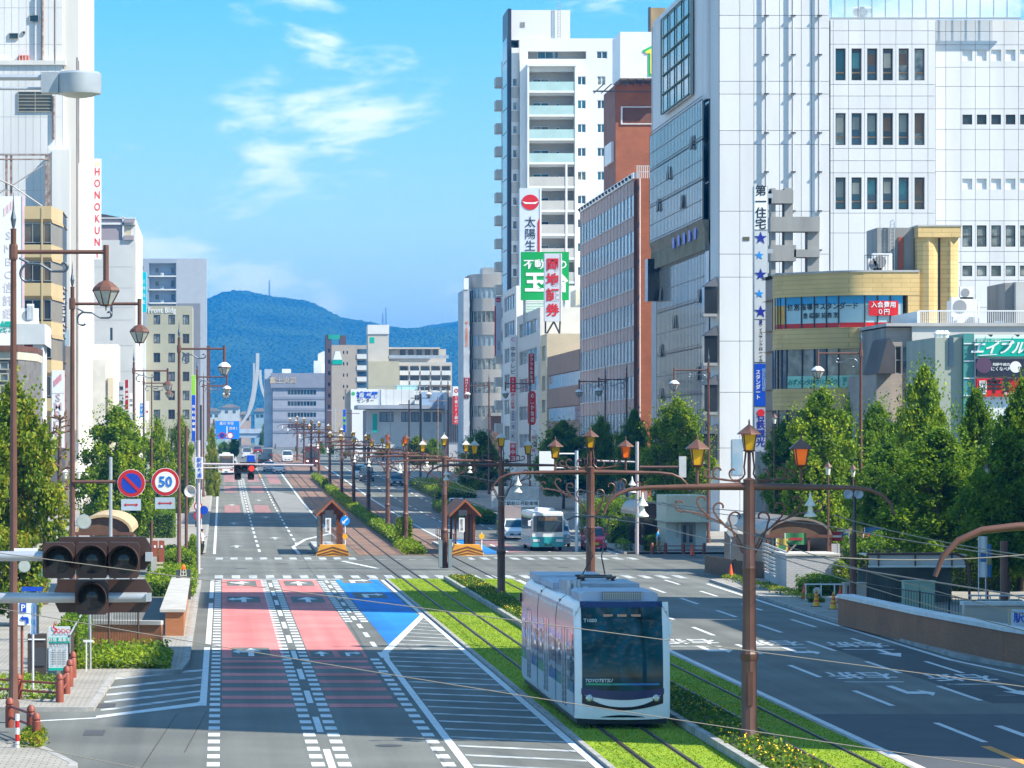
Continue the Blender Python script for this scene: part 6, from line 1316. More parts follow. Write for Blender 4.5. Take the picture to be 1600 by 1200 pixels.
obj('arm', MB().tube([(-4.2, Y, fz(869, Y)), (fx(72, Y), Y, fz(869, Y))], [.06, .055], 12), steel, ms, smooth=.6); obj('arm', MB().tube([(-4.2, Y+.12, fz(936, Y)), (fx(229, Y), Y+.12, fz(934, Y))], [.065, .056], 12), steel, ms, smooth=.6)
for i, px in enumerate((92.5, 144.5, 193.5)): sig_unit(ms, fx(px, Y), Y-.1, fz(875, Y), .362, .40)
sig_unit(ms, fx(143.5, Y), Y-.06, fz(933, Y), .37, .385)
for zc, a, b in ((866, 86, 236), (933, 83, 236)):
    h_ = .37; obj('rear_housing', MB().ext([(fx(a+8, Y), fz(zc, Y)-h_/2), (fx(b-10, Y), fz(zc, Y)-h_/2), (fx(b, Y), fz(zc, Y)-h_/2+.12), (fx(b, Y), fz(zc, Y)+h_/2-.12), (fx(b-10, Y), fz(zc, Y)+h_/2), (fx(a+8, Y), fz(zc, Y)+h_/2), (fx(a, Y), fz(zc, Y)+h_/2-.12), (fx(a, Y), fz(zc, Y)-h_/2+.12)], 'y', Y+.3, Y+.46), sig_m, ms)
obj('arm_clamp', MB().box(fx(228, Y), fx(236, Y), Y, Y+.3, fz(940, Y), fz(928, Y)).box(fx(227, Y), fx(238, Y), Y, Y+.3, fz(877, Y), fz(864, Y)), steel, ms)
lum = thing('road_luminaire', 'grey drum shaped road lamp on twin tubes at the top left', 'street lamp', (-4.2, Y, 11)); zl = fz(133, Y)
drum = M('luminaire_grey', (.42, .46, .5), .45, .3, vs=6, c2=(.33, .38, .43))
obj('housing', MB().lathe((fx(123.5, Y), Y, fz(147, Y)), [(.245, 0), (.25, .03), (.25, .22), (.22, .245), (.05, .25)], 24), drum, lum, smooth=.5); obj('neck', MB().box(fx(65, Y), fx(92, Y), Y-.12, Y+.12, fz(146, Y), fz(114, Y)), drum, lum)
obj('diffuser', MB().lathe((fx(123.5, Y), Y, fz(153, Y)), [(.06, 0), (.15, .015), (.235, .045)], 24), lamp_glass, lum, smooth=.6)
obj('tube', MB().tube([(-4.2, Y, fz(121, Y)), (fx(67, Y), Y, fz(121, Y))], .034, 8).tube([(-4.2, Y, fz(138.5, Y)), (fx(67, Y), Y, fz(138.5, Y))], .017, 8), steel, lum)
# signal across the junction
Y = 198
s2 = thing('traffic_signal', 'smaller traffic signal lit red hanging over the left lanes at the junction', 'traffic light', (fx(310, Y), Y, 0))
pinkw = M('pole_pinkish_grey', (.5, .44, .46), .5, var=.08)
obj('mast', MB().tube([(fx(310, Y), Y, 0), (fx(310, Y), Y, fz(688, Y))], .11, 10), pinkw, s2, smooth=.8); obj('arm', MB().tube([(fx(310, Y), Y, fz(725, Y)), (fx(490, Y), Y, fz(727, Y))], .06, 8).tube([(fx(310, Y), Y, fz(731, Y)), (fx(366, Y), Y, fz(731, Y))], .045, 6), pinkw, s2)
for i, px in enumerate((371.5, 382, 393)): sig_unit(s2, fx(px, Y), Y-.25, fz(732, Y), .37, .45, red_on if i == 2 else None)
for px in (371.5, 392): sig_unit(s2, fx(px, Y), Y-.25, fz(744, Y), .37, .4)
obj('rear_housing', MB().box(fx(375, Y), fx(401, Y), Y+.1, Y+.3, fz(731, Y), fz(722, Y)), sig_m, s2)
sp_ = thing('street_name_sign', 'white vertical street name sign with blue kanji on the junction pole', 'sign', (fx(311, Y), Y, 5)); obj('panel', MB().box(fx(305.5, Y), fx(317.5, Y), Y-.2, Y-.14, fz(748, Y), fz(714, Y)), white_sign, sp_); text('lettering', '駅前大通', blue_sign, sp_, (fx(311.5, Y), Y-.22, fz(731, Y)), .28, vert=True, bold=.01, ls=1.02)
obj('loudspeaker', MB().lathe((fx(297, 150), 150, fz(768, 150)), [(.07, .3), (.12, .2), (.26, 0), (.24, -.02), (.05, .1)], 12, 'y'), M('speaker_grey', (.5, .5, .48), .5), tag(thing('horn_speaker', 'pale horn loudspeaker fixed beside the speed sign', 'loudspeaker', (fx(297, 150), 150, fz(768, 150))), None))
Y = 231
s3 = thing('traffic_signal', 'brown traffic signal on a long pale arm beside the bus', 'traffic light', (fx(995, Y), Y, 0))
obj('mast', MB().tube([(fx(995.5, Y), Y, 0), (fx(995.5, Y), Y, fz(690, Y))], .11, 10), pinkw, s3, smooth=.8); obj('arm', MB().tube([(fx(995, Y), Y, fz(722, Y)), (fx(900, Y), Y, fz(719, Y))], .06, 8), pinkw, s3)
for px in (908, 918, 928): sig_unit(s3, fx(px, Y), Y-.2, fz(721, Y), .37, .45, lens_red if px > 925 else None)
obj('arm', MB().tube([(fx(1000, Y), Y, fz(730, Y)), (fx(1068, Y), Y, fz(730, Y))], .09, 8), brown_metal, s3); obj('counter_box', MB().box(fx(1061, Y), fx(1072, Y), Y-.1, Y+.1, fz(746, Y), fz(713, Y)), M('box_pale', (.55, .57, .58), .4), s3)
obj('walk_signal', MB().box(fx(1003, Y), fx(1011, Y), Y-.15, Y+.1, fz(790, Y), fz(768, Y)), M('walk_pink', (.4, .3, .32), .5), s3)
sg = thing('sign_gantry', 'pale steel post holding the back of a white road sign', 'sign', (fx(901, 236), 236, 0)); Y = 236
obj('post', MB().tube([(fx(901, Y), Y, 0), (fx(901, Y), Y, fz(704, Y))], .11, 8), M('post_pale_blue', (.5, .6, .68), .45), sg); obj('arm', MB().tube([(fx(901, Y), Y, fz(709, Y)), (fx(845, Y), Y, fz(709, Y))], .06, 6).tube([(fx(901, Y), Y, fz(731, Y)), (fx(845, Y), Y, fz(731, Y))], .05, 6), white_metal, sg); obj('sign_back', MB().box(fx(842, Y), fx(865, Y), Y-.3, Y-.2, fz(735, Y), fz(705, Y)), white_sign, sg)

# == road signs on the left
Y = 128
rs = thing('round_road_signs', 'brown arm with no-parking and fifty speed signs', 'road sign', (fx(115, Y), Y, 5))
obj('arm', MB().tube([(fx(113, Y), Y-.1, fz(753, Y)), (fx(250, Y), Y-.1, fz(752, Y))], .06, 8), brown_metal, rs)
rim = M('sign_rim_red', (.52, .015, .02), .4, var=.03); sgn_blue = M('sign_disc_blue', (.008, .05, .42), .4, var=.03)
def disc(par, px, py, Y_, r, rings, name='disc'):
    o = None
    for i, (f, m) in enumerate(rings):
        q = obj(name if i == 0 else 'ring', MB().lathe((fx(px, Y_), Y_-.2-.006*i, fz(py, Y_)), [(r*f, 0), (r*f, .02-.002*i)], 28, 'y'), m, par if o is None else o); o = o or q
    return o
d1 = disc(rs, 205.5, 755, Y, .5, [(1, white_sign), (.97, rim), (.72, sgn_blue)])
a = R(45); c = (fx(205.5, Y), fz(755, Y)); dx, dz = .36*math.cos(a), .36*math.sin(a); nx, nz = .055*math.sin(a), .055*math.cos(a)
obj('slash', MB().quad((c[0]-dx-nx, Y-.225, c[1]+dz-nz), (c[0]+dx-nx, Y-.225, c[1]-dz-nz), (c[0]+dx+nx, Y-.225, c[1]-dz+nz), (c[0]-dx+nx, Y-.225, c[1]+dz+nz)), rim, d1)
d2 = disc(rs, 258.5, 753, Y, .5, [(1, white_sign), (.97, rim), (.74, white_sign)]); text('lettering', '50', M('sign_ink_blue', (.01, .16, .55), .5), d2, (fx(258.7, Y), Y-.225, fz(753.3, Y)), .52, bold=.02, sx=.95)
for px, py in ((205, 788.5), (258, 786)):
    p = obj('plate', MB().box(fx(px-15.5, Y), fx(px+15.5, Y), Y-.2, Y-.17, fz(py+9, Y), fz(py-9, Y)), M('plate_grey_blue', (.42, .5, .58), .5), rs); X_, Z_ = fx(px, Y), fz(py, Y)
    obj('double_arrow', MB().add([(X_-.26, Y-.21, Z_), (X_-.17, Y-.21, Z_+.06), (X_-.17, Y-.21, Z_+.02), (X_+.17, Y-.21, Z_+.02), (X_+.17, Y-.21, Z_+.06), (X_+.26, Y-.21, Z_), (X_+.17, Y-.21, Z_-.06), (X_+.17, Y-.21, Z_-.02), (X_-.17, Y-.21, Z_-.02), (X_-.17, Y-.21, Z_-.06)], [tuple(range(10))]), rim, p)
sp2 = thing('steel_pole', 'bare grey steel pole in front of the left tree', 'pole', (fx(173, 135), 135, 0)); obj('shaft', MB().tube([(fx(173, 135), 135, 0), (fx(173, 135), 135, fz(714, 135))], .065, 8), steel, sp2, smooth=.8)
fl_ = thing('floodlight', 'round grey floodlight aimed at the left pavement', 'lamp', (fx(130, 128), 128, 4)); obj('bowl', MB().lathe((fx(131, 128), 127.9, fz(815, 128)), [(.27, 0), (.26, .03), (.1, .3), (.05, .36)], 16, 'y'), steel, fl_); obj('lens', MB().lathe((fx(131, 128), 127.88, fz(815, 128)), [(.24, 0), (.24, .02)], 16, 'y'), lamp_glass, fl_)
fl2 = thing('floodlight', 'small round white floodlight behind the big traffic signal', 'lamp', (fx(37, 92), 92, 4)); obj('bowl', MB().lathe((fx(38, 92), 92, fz(885, 92)), [(.16, 0), (.15, .03), (.06, .25)], 14, 'y'), steel, fl2); obj('lens', MB().lathe((fx(38, 92), 91.98, fz(885, 92)), [(.14, 0), (.14, .015)], 14, 'y'), lamp_glass, fl2); obj('cover', MB().box(fx(22, 92), fx(58, 92), 92, 92.2, fz(862, 92), fz(857, 92)), white_metal, fl2)
# far blue direction sign and kerbside round signs
Y = 480
bs = thing('direction_sign', 'large blue direction sign over the left lanes in the distance', 'road sign', (fx(336, Y), Y, gz(Y))); obj('panel', MB().box(fx(336.5, Y), fx(374, Y), Y, Y+.1, fz(686, Y), fz(658, Y)), M('sign_panel_blue', (.01, .2, .75), .4, var=.03), bs); obj('post', MB().tube([(fx(334, Y), Y+.2, gz(Y)), (fx(334, Y), Y+.2, fz(655, Y))], .12, 6), brown_metal, bs)
obj('arrow', MB().box(fx(354, Y), fx(355.4, Y), Y-.02, Y-.004, fz(684, Y), fz(666, Y)), white_sign, bs); text('lettering', '豊川 市街', white_sign, bs, (fx(354, Y), Y-.02, fz(662, Y)), .45); text('lettering', '国道１', white_sign, bs, (fx(365, Y), Y-.02, fz(669.5, Y)), .4)
bs2 = thing('road_sign_pair', 'pair of small round signs in front of the blue direction sign', 'road sign', (fx(352, 430), 430, 5)); disc(bs2, 347, 680.5, 430, .4, [(1, rim), (.75, sgn_blue)]); disc(bs2, 359.5, 680.5, 430, .4, [(1, rim), (.75, white_sign)]); obj('arm', MB().tube([(fx(330, 430), 430, fz(680, 430)), (fx(362, 430), 430, fz(680, 430))], .06, 6).tube([(fx(330, 430), 430, gz(430)), (fx(330, 430), 430, fz(672, 430))], .08, 6), brown_metal, bs2)
Y = 232
kp = thing('kerb_sign_post', 'white post with red and blue round signs by the left kerb', 'road sign', (fx(314, Y), Y, 0)); obj('post', MB().tube([(fx(314.5, Y), Y, 0), (fx(314.5, Y), Y, fz(765, Y))], .035, 6), white_metal, kp); disc(kp, 309.5, 791, Y, .28, [(1, rim), (.72, white_sign)]); disc(kp, 309, 806, Y, .28, [(1, rim), (.72, M('sign_mauve', (.3, .12, .2), .5))]); disc(kp, 318.5, 797, Y, .28, [(1, blue_sign)])
Y = 163
bd = thing('warning_board', 'dark vertical warning board with pale characters and orange beacon', 'sign', (fx(286, Y), Y, .1)); obj('board', MB().box(fx(275, Y), fx(298, Y), Y, Y+.12, fz(939, Y), fz(890, Y)), M('board_slate', (.05, .062, .072), .5, var=.1), bd); text('lettering', '出車注意', M('ink_cream', (.62, .6, .45), .6), bd, (fx(286.5, Y), Y-.02, fz(914.5, Y)), .36, vert=True, bold=.012, ls=1.02); obj('beacon', MB().lathe((fx(286.5, Y), Y+.06, fz(890, Y)), [(.09, 0), (.1, .1), (.07, .2), (.01, .24)], 10), orange_g, bd)
sh = thing('pavement_foot_lantern', 'dark pole with twin white lanterns behind the nearest tree', 'street lamp', (fx(110, 165), 165, .1)); obj('post', MB().tube([(fx(110, 165), 165, 0), (fx(110, 165), 165, fz(752, 165))], .06, 6).tube([(fx(101, 165), 165, fz(752, 165)), (fx(124, 165), 165, fz(752, 165))], .03, 5), brown_metal, sh)
for px in (102, 123): obj('lantern', MB().lathe((fx(px, 165), 165, fz(748, 165)), [(.07, 0), (.12, .3), (.16, .31), (.02, .46)], 6), ivory, sh)
GL = 'small twin lantern lamps among the right trees'
for (px, pt, Y_, lb) in ((1294, 742, 175, 'small white lantern lamp in front of the nearest right tree'), (1333, 745, 185, 'small white lantern lamp beside a tall lamp post on the right'), (1543, 745, 160, 'small white lantern among dark leaves at the right'), (1210, 662, 225, 'small white lantern in front of the tan tiles')):
    t = thing('lantern_lamp', lb, 'street lamp', (fx(px, Y_), Y_, .12), GL); X_, Z_ = fx(px, Y_), fz(pt, Y_)
    obj('post', MB().tube([(X_, Y_, .1), (X_, Y_, Z_)], .055, 6), brown_metal, t); obj('lantern', MB().lathe((X_, Y_, Z_), [(.09, 0), (.14, .38)], 6), ivory, t); obj('cap', MB().lathe((X_, Y_, Z_+.38), [(.22, 0), (.05, .2), (.01, .32)], 6), brown_metal, t)
# == the tram
TX, TY, TZ = 10.07, 90.0, .07
tm_white = M('tram_white', (.9, .9, .9), .28, var=.03, vs=.6, spec=.6); tm_navy = M('tram_navy', (.012, .03, .12), .2, var=.05); tm_black = M('tram_black', (.018, .014, .022), .25, var=.1)
tm_silver = M('tram_silver', (.48, .52, .56), .35, .4, var=.06); tm_grey = M('tram_roof_grey', (.42, .47, .55), .55, var=.12, vs=1.5)
def wind_mat():
    m = bpy.data.materials.new('tram_windscreen'); m.use_nodes = True; t = m.node_tree; b = t.nodes['Principled BSDF']; L = t.links
    b.inputs['Roughness'].default_value = .06; b.inputs['Specular IOR Level'].default_value = .3
    tc_ = t.nodes.new('ShaderNodeTexCoord'); n = t.nodes.new('ShaderNodeTexNoise'); n.inputs['Scale'].default_value = .55; n.inputs['Detail'].default_value = 2.5; n.inputs['Distortion'].default_value = 2.2
    L.new(tc_.outputs['Object'], n.inputs['Vector']); r = t.nodes.new('ShaderNodeValToRGB'); e = r.color_ramp.elements
    e[0].position = .3; e[0].color = (.004, .014, .016, 1); e[1].position = .74; e[1].color = (.03, .12, .11, 1); k_ = e.new(.45); k_.color = (.015, .05, .055, 1); k2 = e.new(.6); k2.color = (.015, .07, .1, 1)
    L.new(n.outputs['Fac'], r.inputs['Fac']); L.new(r.outputs[0], b.inputs['Base Color']); return m
tm_glass = wind_mat()
def livery():
    "printed wrap of the tram side: silver top, pink band, dark glass with white and blue splashes, blue green stripe, silver skirt"
    m = bpy.data.materials.new('tram_livery'); m.use_nodes = True; t = m.node_tree; b = t.nodes['Principled BSDF']; L = t.links; b.inputs['Roughness'].default_value = .22
    tc_ = t.nodes.new('ShaderNodeTexCoord'); sx = t.nodes.new('ShaderNodeSeparateXYZ'); L.new(tc_.outputs['Object'], sx.inputs[0])
    n = t.nodes.new('ShaderNodeTexNoise'); n.inputs['Scale'].default_value = 1.1; n.inputs['Detail'].default_value = 7; L.new(tc_.outputs['Object'], n.inputs['Vector'])
    def mth(op, a, b_=None):
        q = t.nodes.new('ShaderNodeMath'); q.operation = op
        for i, v in enumerate((a, b_)):
            if v is None: continue
            if isinstance(v, (int, float)): q.inputs[i].default_value = v
            else: L.new(v, q.inputs[i])
        return q.outputs[0]
    z = mth('ADD', sx.outputs[2], mth('MULTIPLY', mth('SUBTRACT', n.outputs['Fac'], .5), .32))
    r = t.nodes.new('ShaderNodeValToRGB'); r.color_ramp.interpolation = 'CONSTANT'; e = r.color_ramp.elements
    e[0].position = 0; e[0].color = (.66, .68, .71, 1)
    for p_, c_ in ((.30, (.16, .17, .19)), (.36, (.42, .44, .46)), (.41, (.13, .14, .16)), (.505, (.6, .62, .64)), (.535, (.10, .11, .13)), (.59, (.68, .7, .72)), (.615, (.01, .3, .72)), (.655, (.5, .52, .55)), (.69, (.9, .45, .42)), (.855, (.66, .69, .72))): k_ = e.new(p_); k_.color = c_+(1,)
    L.new(mth('DIVIDE', z, 3.3), r.inputs['Fac'])
    # blue green stripe low on the side
    st = mth('MULTIPLY', mth('GREATER_THAN', mth('ADD', sx.outputs[2], mth('MULTIPLY', sx.outputs[1], .0)), .88), mth('LESS_THAN', sx.outputs[2], 1.13))
    g = t.nodes.new('ShaderNodeValToRGB'); e = g.color_ramp.elements; e[0].color = (.01, .08, .4, 1); e[1].color = (.01, .08, .4, 1); k_ = e.new(.5); k_.color = (.1, .4, .05, 1)
    L.new(mth('FRACT', mth('MULTIPLY', sx.outputs[1], .16)), g.inputs['Fac'])
    mx_ = t.nodes.new('ShaderNodeMix'); mx_.data_type = 'RGBA'; L.new(st, mx_.inputs['Factor']); L.new(r.outputs[0], mx_.inputs['A']); L.new(g.outputs[0], mx_.inputs['B']); L.new(mx_.outputs['Result'], b.inputs['Base Color'])
    return m
tm_side = livery()
tram = thing('tram', 'white low-floor tram with pink and silver wrapped side on the grass track', 'tram', (TX, TY, TZ))
def fs(x, z):
    "depth of the bulging, raked front at x across and z up"
    u = abs(x)/1.2
    return .16*u*u+.26*max(0, u-.86)**1.5*8*.3+(max(0, z-1.15)/2.1)**2*.42+(max(0, .75-z)/.5)**2*.05
def front(name, x0, x1, zf0, zf1, off, mat, par, nx=20, nz=12, smooth=.9, solid=0):
    def fn(u, v):
        x = x0+(x1-x0)*u; za, zb = zf0(x) if callable(zf0) else zf0, zf1(x) if callable(zf1) else zf1; z = za+(zb-za)*v
        return (TX+x, TY+fs(x, z)-off, TZ+z)
    return obj(name, MB().grid(fn, nx, nz), mat, par, smooth=smooth)
fm = front('front_shell', -1.2, 1.2, lambda x: .24+.03*(x/1.2)**2, 3.18, 0, tm_white, tram, 28, 24)
front('windscreen', -1.02, 1.02, lambda x: 1.02-.0*x-.06*(1-(x/1.02)**2), 3.07, .012, tm_glass, fm)
front('roof_visor', -1.04, 1.04, 3.05, 3.2, .016, tm_navy, fm, 20, 4)
front('lower_band', -1.04, 1.04, lambda x: .88-.14*(1-(x/1.04)**2), lambda x: 1.03-.06*(1-(x/1.04)**2), .014, tm_navy, fm)
front('smile_trim', -1.02, 1.02, lambda x: .50+.17*abs(x/1.02)**1.8-.02, lambda x: .56+.34*abs(x/1.02)**2.4, .014, tm_black, fm)
front('bumper_slot', -.55, .55, lambda x: .30+.0*x, lambda x: .31+.05*(1-(x/.55)**2), .014, tm_black, fm, 14, 2)
front('route_bar', -.92, .92, 1.11, 1.16, .02, M('tram_bar_blue', (.01, .12, .5), .3, c2=(.02, .4, .15), vs=.7), fm, 12, 1)
text('lettering', 'TOYOTETSU', white_sign, fm, (TX-.62, TY-.03, TZ+1.225), .12, bold=.012, shear=.25); text('lettering', 'T1000', white_sign, fm, (TX-.8, TY+.255, TZ+2.72), .13)
for s in (-1, 1):
    h = obj('headlight', MB().lathe((TX+s*.84, TY+fs(.84, .78)-.05, TZ+.78), [(.01, -.02), (.07, -.012), (.095, .01), (.1, .06)], 16, 'y'), M('chrome', (.6, .6, .6), .15, .9, var=0), tram, smooth=.7)
    obj('headlight_lens', MB().lathe((TX+s*.84, TY+fs(.84, .78)-.085, TZ+.78), [(.005, -.01), (.06, 0), (.065, .02)], 14, 'y'), M('lens_warm', (.7, .68, .55), .1, var=0), h)
    # cab pillar window
    obj('cab_window', MB().box(TX+s*1.2-.012, TX+s*1.2+.012, TY+.75, TY+1.35, TZ+1.15, TZ+2.35), tm_glass, tram)
wp = MB().tube([(TX+.05, TY+.0, TZ+1.0), (TX-.45, TY-.0, TZ+1.22), (TX+.05, TY+.03, TZ+1.5)], .016, 5).tube([(TX+.05, TY+.03, TZ+1.5), (TX+.05, TY+.12, TZ+2.25)], .02, 5)
obj('wiper', wp, black_m, tram)
obj('cab_console', MB().box(TX-.35, TX+.3, TY+.9, TY+1.3, TZ+1.0, TZ+1.75), M('seat_blue', (.02, .08, .4), .7), tram)
for x_ in (-.35, 0, .35): obj('sun_label', MB().box(TX+x_-.12, TX+x_+.12, TY+fs(x_, 2.84)-.02, TY+fs(x_, 2.84)-.016, TZ+2.82, TZ+2.88), M('label_peach', (.6, .3, .2), .5), fm)
SEG = [(.42, 5.2), (5.36, 10.7), (10.86, 16.1)]
for i, (a, b) in enumerate(SEG):
    body = obj('car_section', MB().box(TX-1.16, TX+1.16, TY+a+.02, TY+b-.02, TZ+.3, TZ+2.95), tm_silver, tram)
    for s in (-1, 1):
        mb = MB(); x = TX+s*1.2
        prof = [(x-s*.05, TZ+.24), (x, TZ+.4), (x, TZ+2.55), (x-s*.03, TZ+2.85), (x-s*.13, TZ+3.05), (x-s*.3, TZ+3.17)]
        n = len(prof)
        mb.add([(p[0], TY+a, p[1]) for p in prof]+[(p[0], TY+b, p[1]) for p in prof], [(q, q+1, n+q+1, n+q) for q in range(n-1)])
        obj('side_panel', mb, tm_side, body, smooth=.5)
    for yy in ((a+.35, a+.95), (b-1.3, b-.7)) if i != 0 else ((2.2, 2.8), (4.0, 4.6)):
        obj('side_window', MB().box(TX-1.207, TX-1.15, TY+yy[0], TY+yy[1], TZ+1.5, TZ+2.05), g_dark, body)
    dr = obj('door', MB().box(TX-1.206, TX-1.15, TY+(a+b)/2-.65, TY+(a+b)/2+.65, TZ+.42, TZ+2.4), GLASS('door_glass', (.25, .27, .29), (.12, .13, .15), .1, 0), body); obj('door_frame', MB().box(TX-1.215, TX-1.16, TY+(a+b)/2-.03, TY+(a+b)/2+.03, TZ+.42, TZ+2.42).box(TX-1.214, TX-1.16, TY+(a+b)/2-.7, TY+(a+b)/2-.64, TZ+.42, TZ+2.42).box(TX-1.214, TX-1.16, TY+(a+b)/2+.64, TY+(a+b)/2+.7, TZ+.42, TZ+2.42), tm_silver, dr)
    obj('roof', MB().box(TX-.92, TX+.92, TY+a+.3*(i == 0), TY+b, TZ+3.1, TZ+3.2), tm_grey, body)
for a in (5.2, 10.7): obj('bellows', MB().box(TX-1.1, TX+1.1, TY+a-.05, TY+a+.21, TZ+.35, TZ+3.05), black_m, tram)
obj('fairing', MB().ext([(TX-.95, TZ+3.18), (TX+.98, TZ+3.18), (TX+1.0, TZ+3.36), (TX+.9, TZ+3.42), (TX-.87, TZ+3.42), (TX-.97, TZ+3.36)], 'y', TY+1.0, TY+3.6), tm_grey, tram)
gr_ = obj('vent_grille', MB().box(TX-.42, TX+.58, TY+.93, TY+.995, TZ+3.2, TZ+3.42), M('grille_dark', (.12, .13, .15), .5), tram)
for i in range(18): pbox('fin', gr_, (TX-.39+i*.056, TY+.92, TZ+3.31), (.028, .02, .2), alu)
for j in range(3): pbox('fin', gr_, (TX+.08, TY+.908, TZ+3.25+j*.06), (.98, .012, .014), alu)
mb = MB().box(TX-.9, TX+.9, TY+4.2, TY+7.6, TZ+3.2, TZ+3.5); obj('equipment_case', mb, M('case_grey', (.36, .4, .45), .5, var=.15, vs=2), tram); obj('case_panel', MB().box(TX-.6, TX-.45, TY+4.17, TY+4.199, TZ+3.3, TZ+3.42), white_metal, tram)
for x_ in (-1.0, -.85, -.75): obj('cylinder', MB().lathe((TX+x_+.05, TY+4.1, TZ+3.2), [(.06, 0), (.06, .4)], 8), steel, tram)
obj('equipment_case', MB().box(TX-1.0, TX+.9, TY+8.2, TY+12, TZ+3.2, TZ+3.36), tm_grey, tram); obj('equipment_case', MB().box(TX-1.0, TX+.85, TY+12.6, TY+15.6, TZ+3.2, TZ+3.4), tm_grey, tram)
mb = MB(); pz = TZ+3.6; py_ = TY+6.6
for s in (-1, 1):
    mb.tube([(TX+s*.35, py_-.5, pz), (TX+s*.35, py_+.6, pz)], .03, 5); mb.tube([(TX+s*.3, py_+.5, pz+.05), (TX+s*.12, py_-.35, pz+.55), (TX+s*.4, py_+.3, TZ+5.18)], .02, 5)
mb.tube([(TX-.5, py_-.5, pz), (TX+.5, py_-.5, pz)], .03, 5); mb.tube([(TX-.5, py_+.6, pz), (TX+.5, py_+.6, pz)], .03, 5); mb.tube([(TX-.75, py_+.3, TZ+5.1), (TX-.55, py_+.3, TZ+5.2), (TX+.55, py_+.3, TZ+5.2), (TX+.75, py_+.3, TZ+5.1)], .025, 6); mb.tube([(TX-.75, py_+.45, TZ+5.1), (TX-.55, py_+.45, TZ+5.2), (TX+.55, py_+.45, TZ+5.2), (TX+.75, py_+.45, TZ+5.1)], .025, 6)
obj('pantograph', mb, M('pantograph_steel', (.16, .13, .1), .5, .5, var=.2), tram)
for s in (-1, 1):
    for y_ in (-.5, .6): obj('insulator', MB().lathe((TX+s*.4, py_+y_, TZ+3.48), [(.05, 0), (.07, .03), (.04, .06), (.07, .09), (.03, .13)], 8), M('insulator_brown', (.1, .04, .02), .3), tram)
obj('skirt', MB().box(TX-1.13, TX+1.13, TY+.3, TY+16, TZ+.12, TZ+.3), black_m, tram)
for y_ in (1.8, 3.6, 7.2, 8.9, 12.6, 14.4):
    for s in (-.53, .53): obj('wheel', MB().lathe((TX+s-.05, TY+y_, TZ+.3), [(.27, 0), (.27, .1)], 16, 'x'), rail_m, tram)
obj('mirror', MB().box(TX+1.2, TX+1.27, TY+.35, TY+.45, TZ+2.35, TZ+2.7), tm_white, tram); obj('mirror', MB().box(TX-1.27, TX-1.2, TY+16, TY+16.1, TZ+2.5, TZ+2.75), tm_black, tram)

# == buses and cars
tyre_m = M('tyre', (.018, .018, .02), .8, var=.2); hub_m = M('hub', (.4, .4, .42), .35, .6, var=.1); lamp_w = M('lamp_clear', (.7, .72, .72), .1, var=0); lamp_r = M('lamp_red', (.4, .01, .01), .2, var=0, emit=.1)
car_glass = GLASS('car_glass', (.05, .08, .1), (.02, .03, .04), .04, 0, .6, .8)
def wheels(t, hw, ys, r, o):
    for y_ in ys:
        for s in (-1, 1):
            w_ = obj('wheel', MB().lathe((o[0]+s*(hw-.1)-.1, o[1]+y_, o[2]+r), [(r*.8, 0), (r, .03), (r, .17), (r*.8, .2)], 16, 'x'), tyre_m, t); obj('hub', MB().lathe((o[0]+s*(hw+.005)-.01, o[1]+y_, o[2]+r), [(r*.6, 0), (r*.6, .02)], 10, 'x'), hub_m, w_)
def loft(secs, mats=None):
    mb = MB(); n = len(secs[0])
    for s_ in secs: mb.v += s_
    for i in range(len(secs)-1):
        for k_ in range(n): mb.f.append((i*n+k_, i*n+(k_+1) % n, (i+1)*n+(k_+1) % n, (i+1)*n+k_)); mb.m.append(0)
    mb.f += [tuple(range(n))[::-1], tuple(range((len(secs)-1)*n, len(secs)*n))]; mb.m += [0, 0]
    return mb
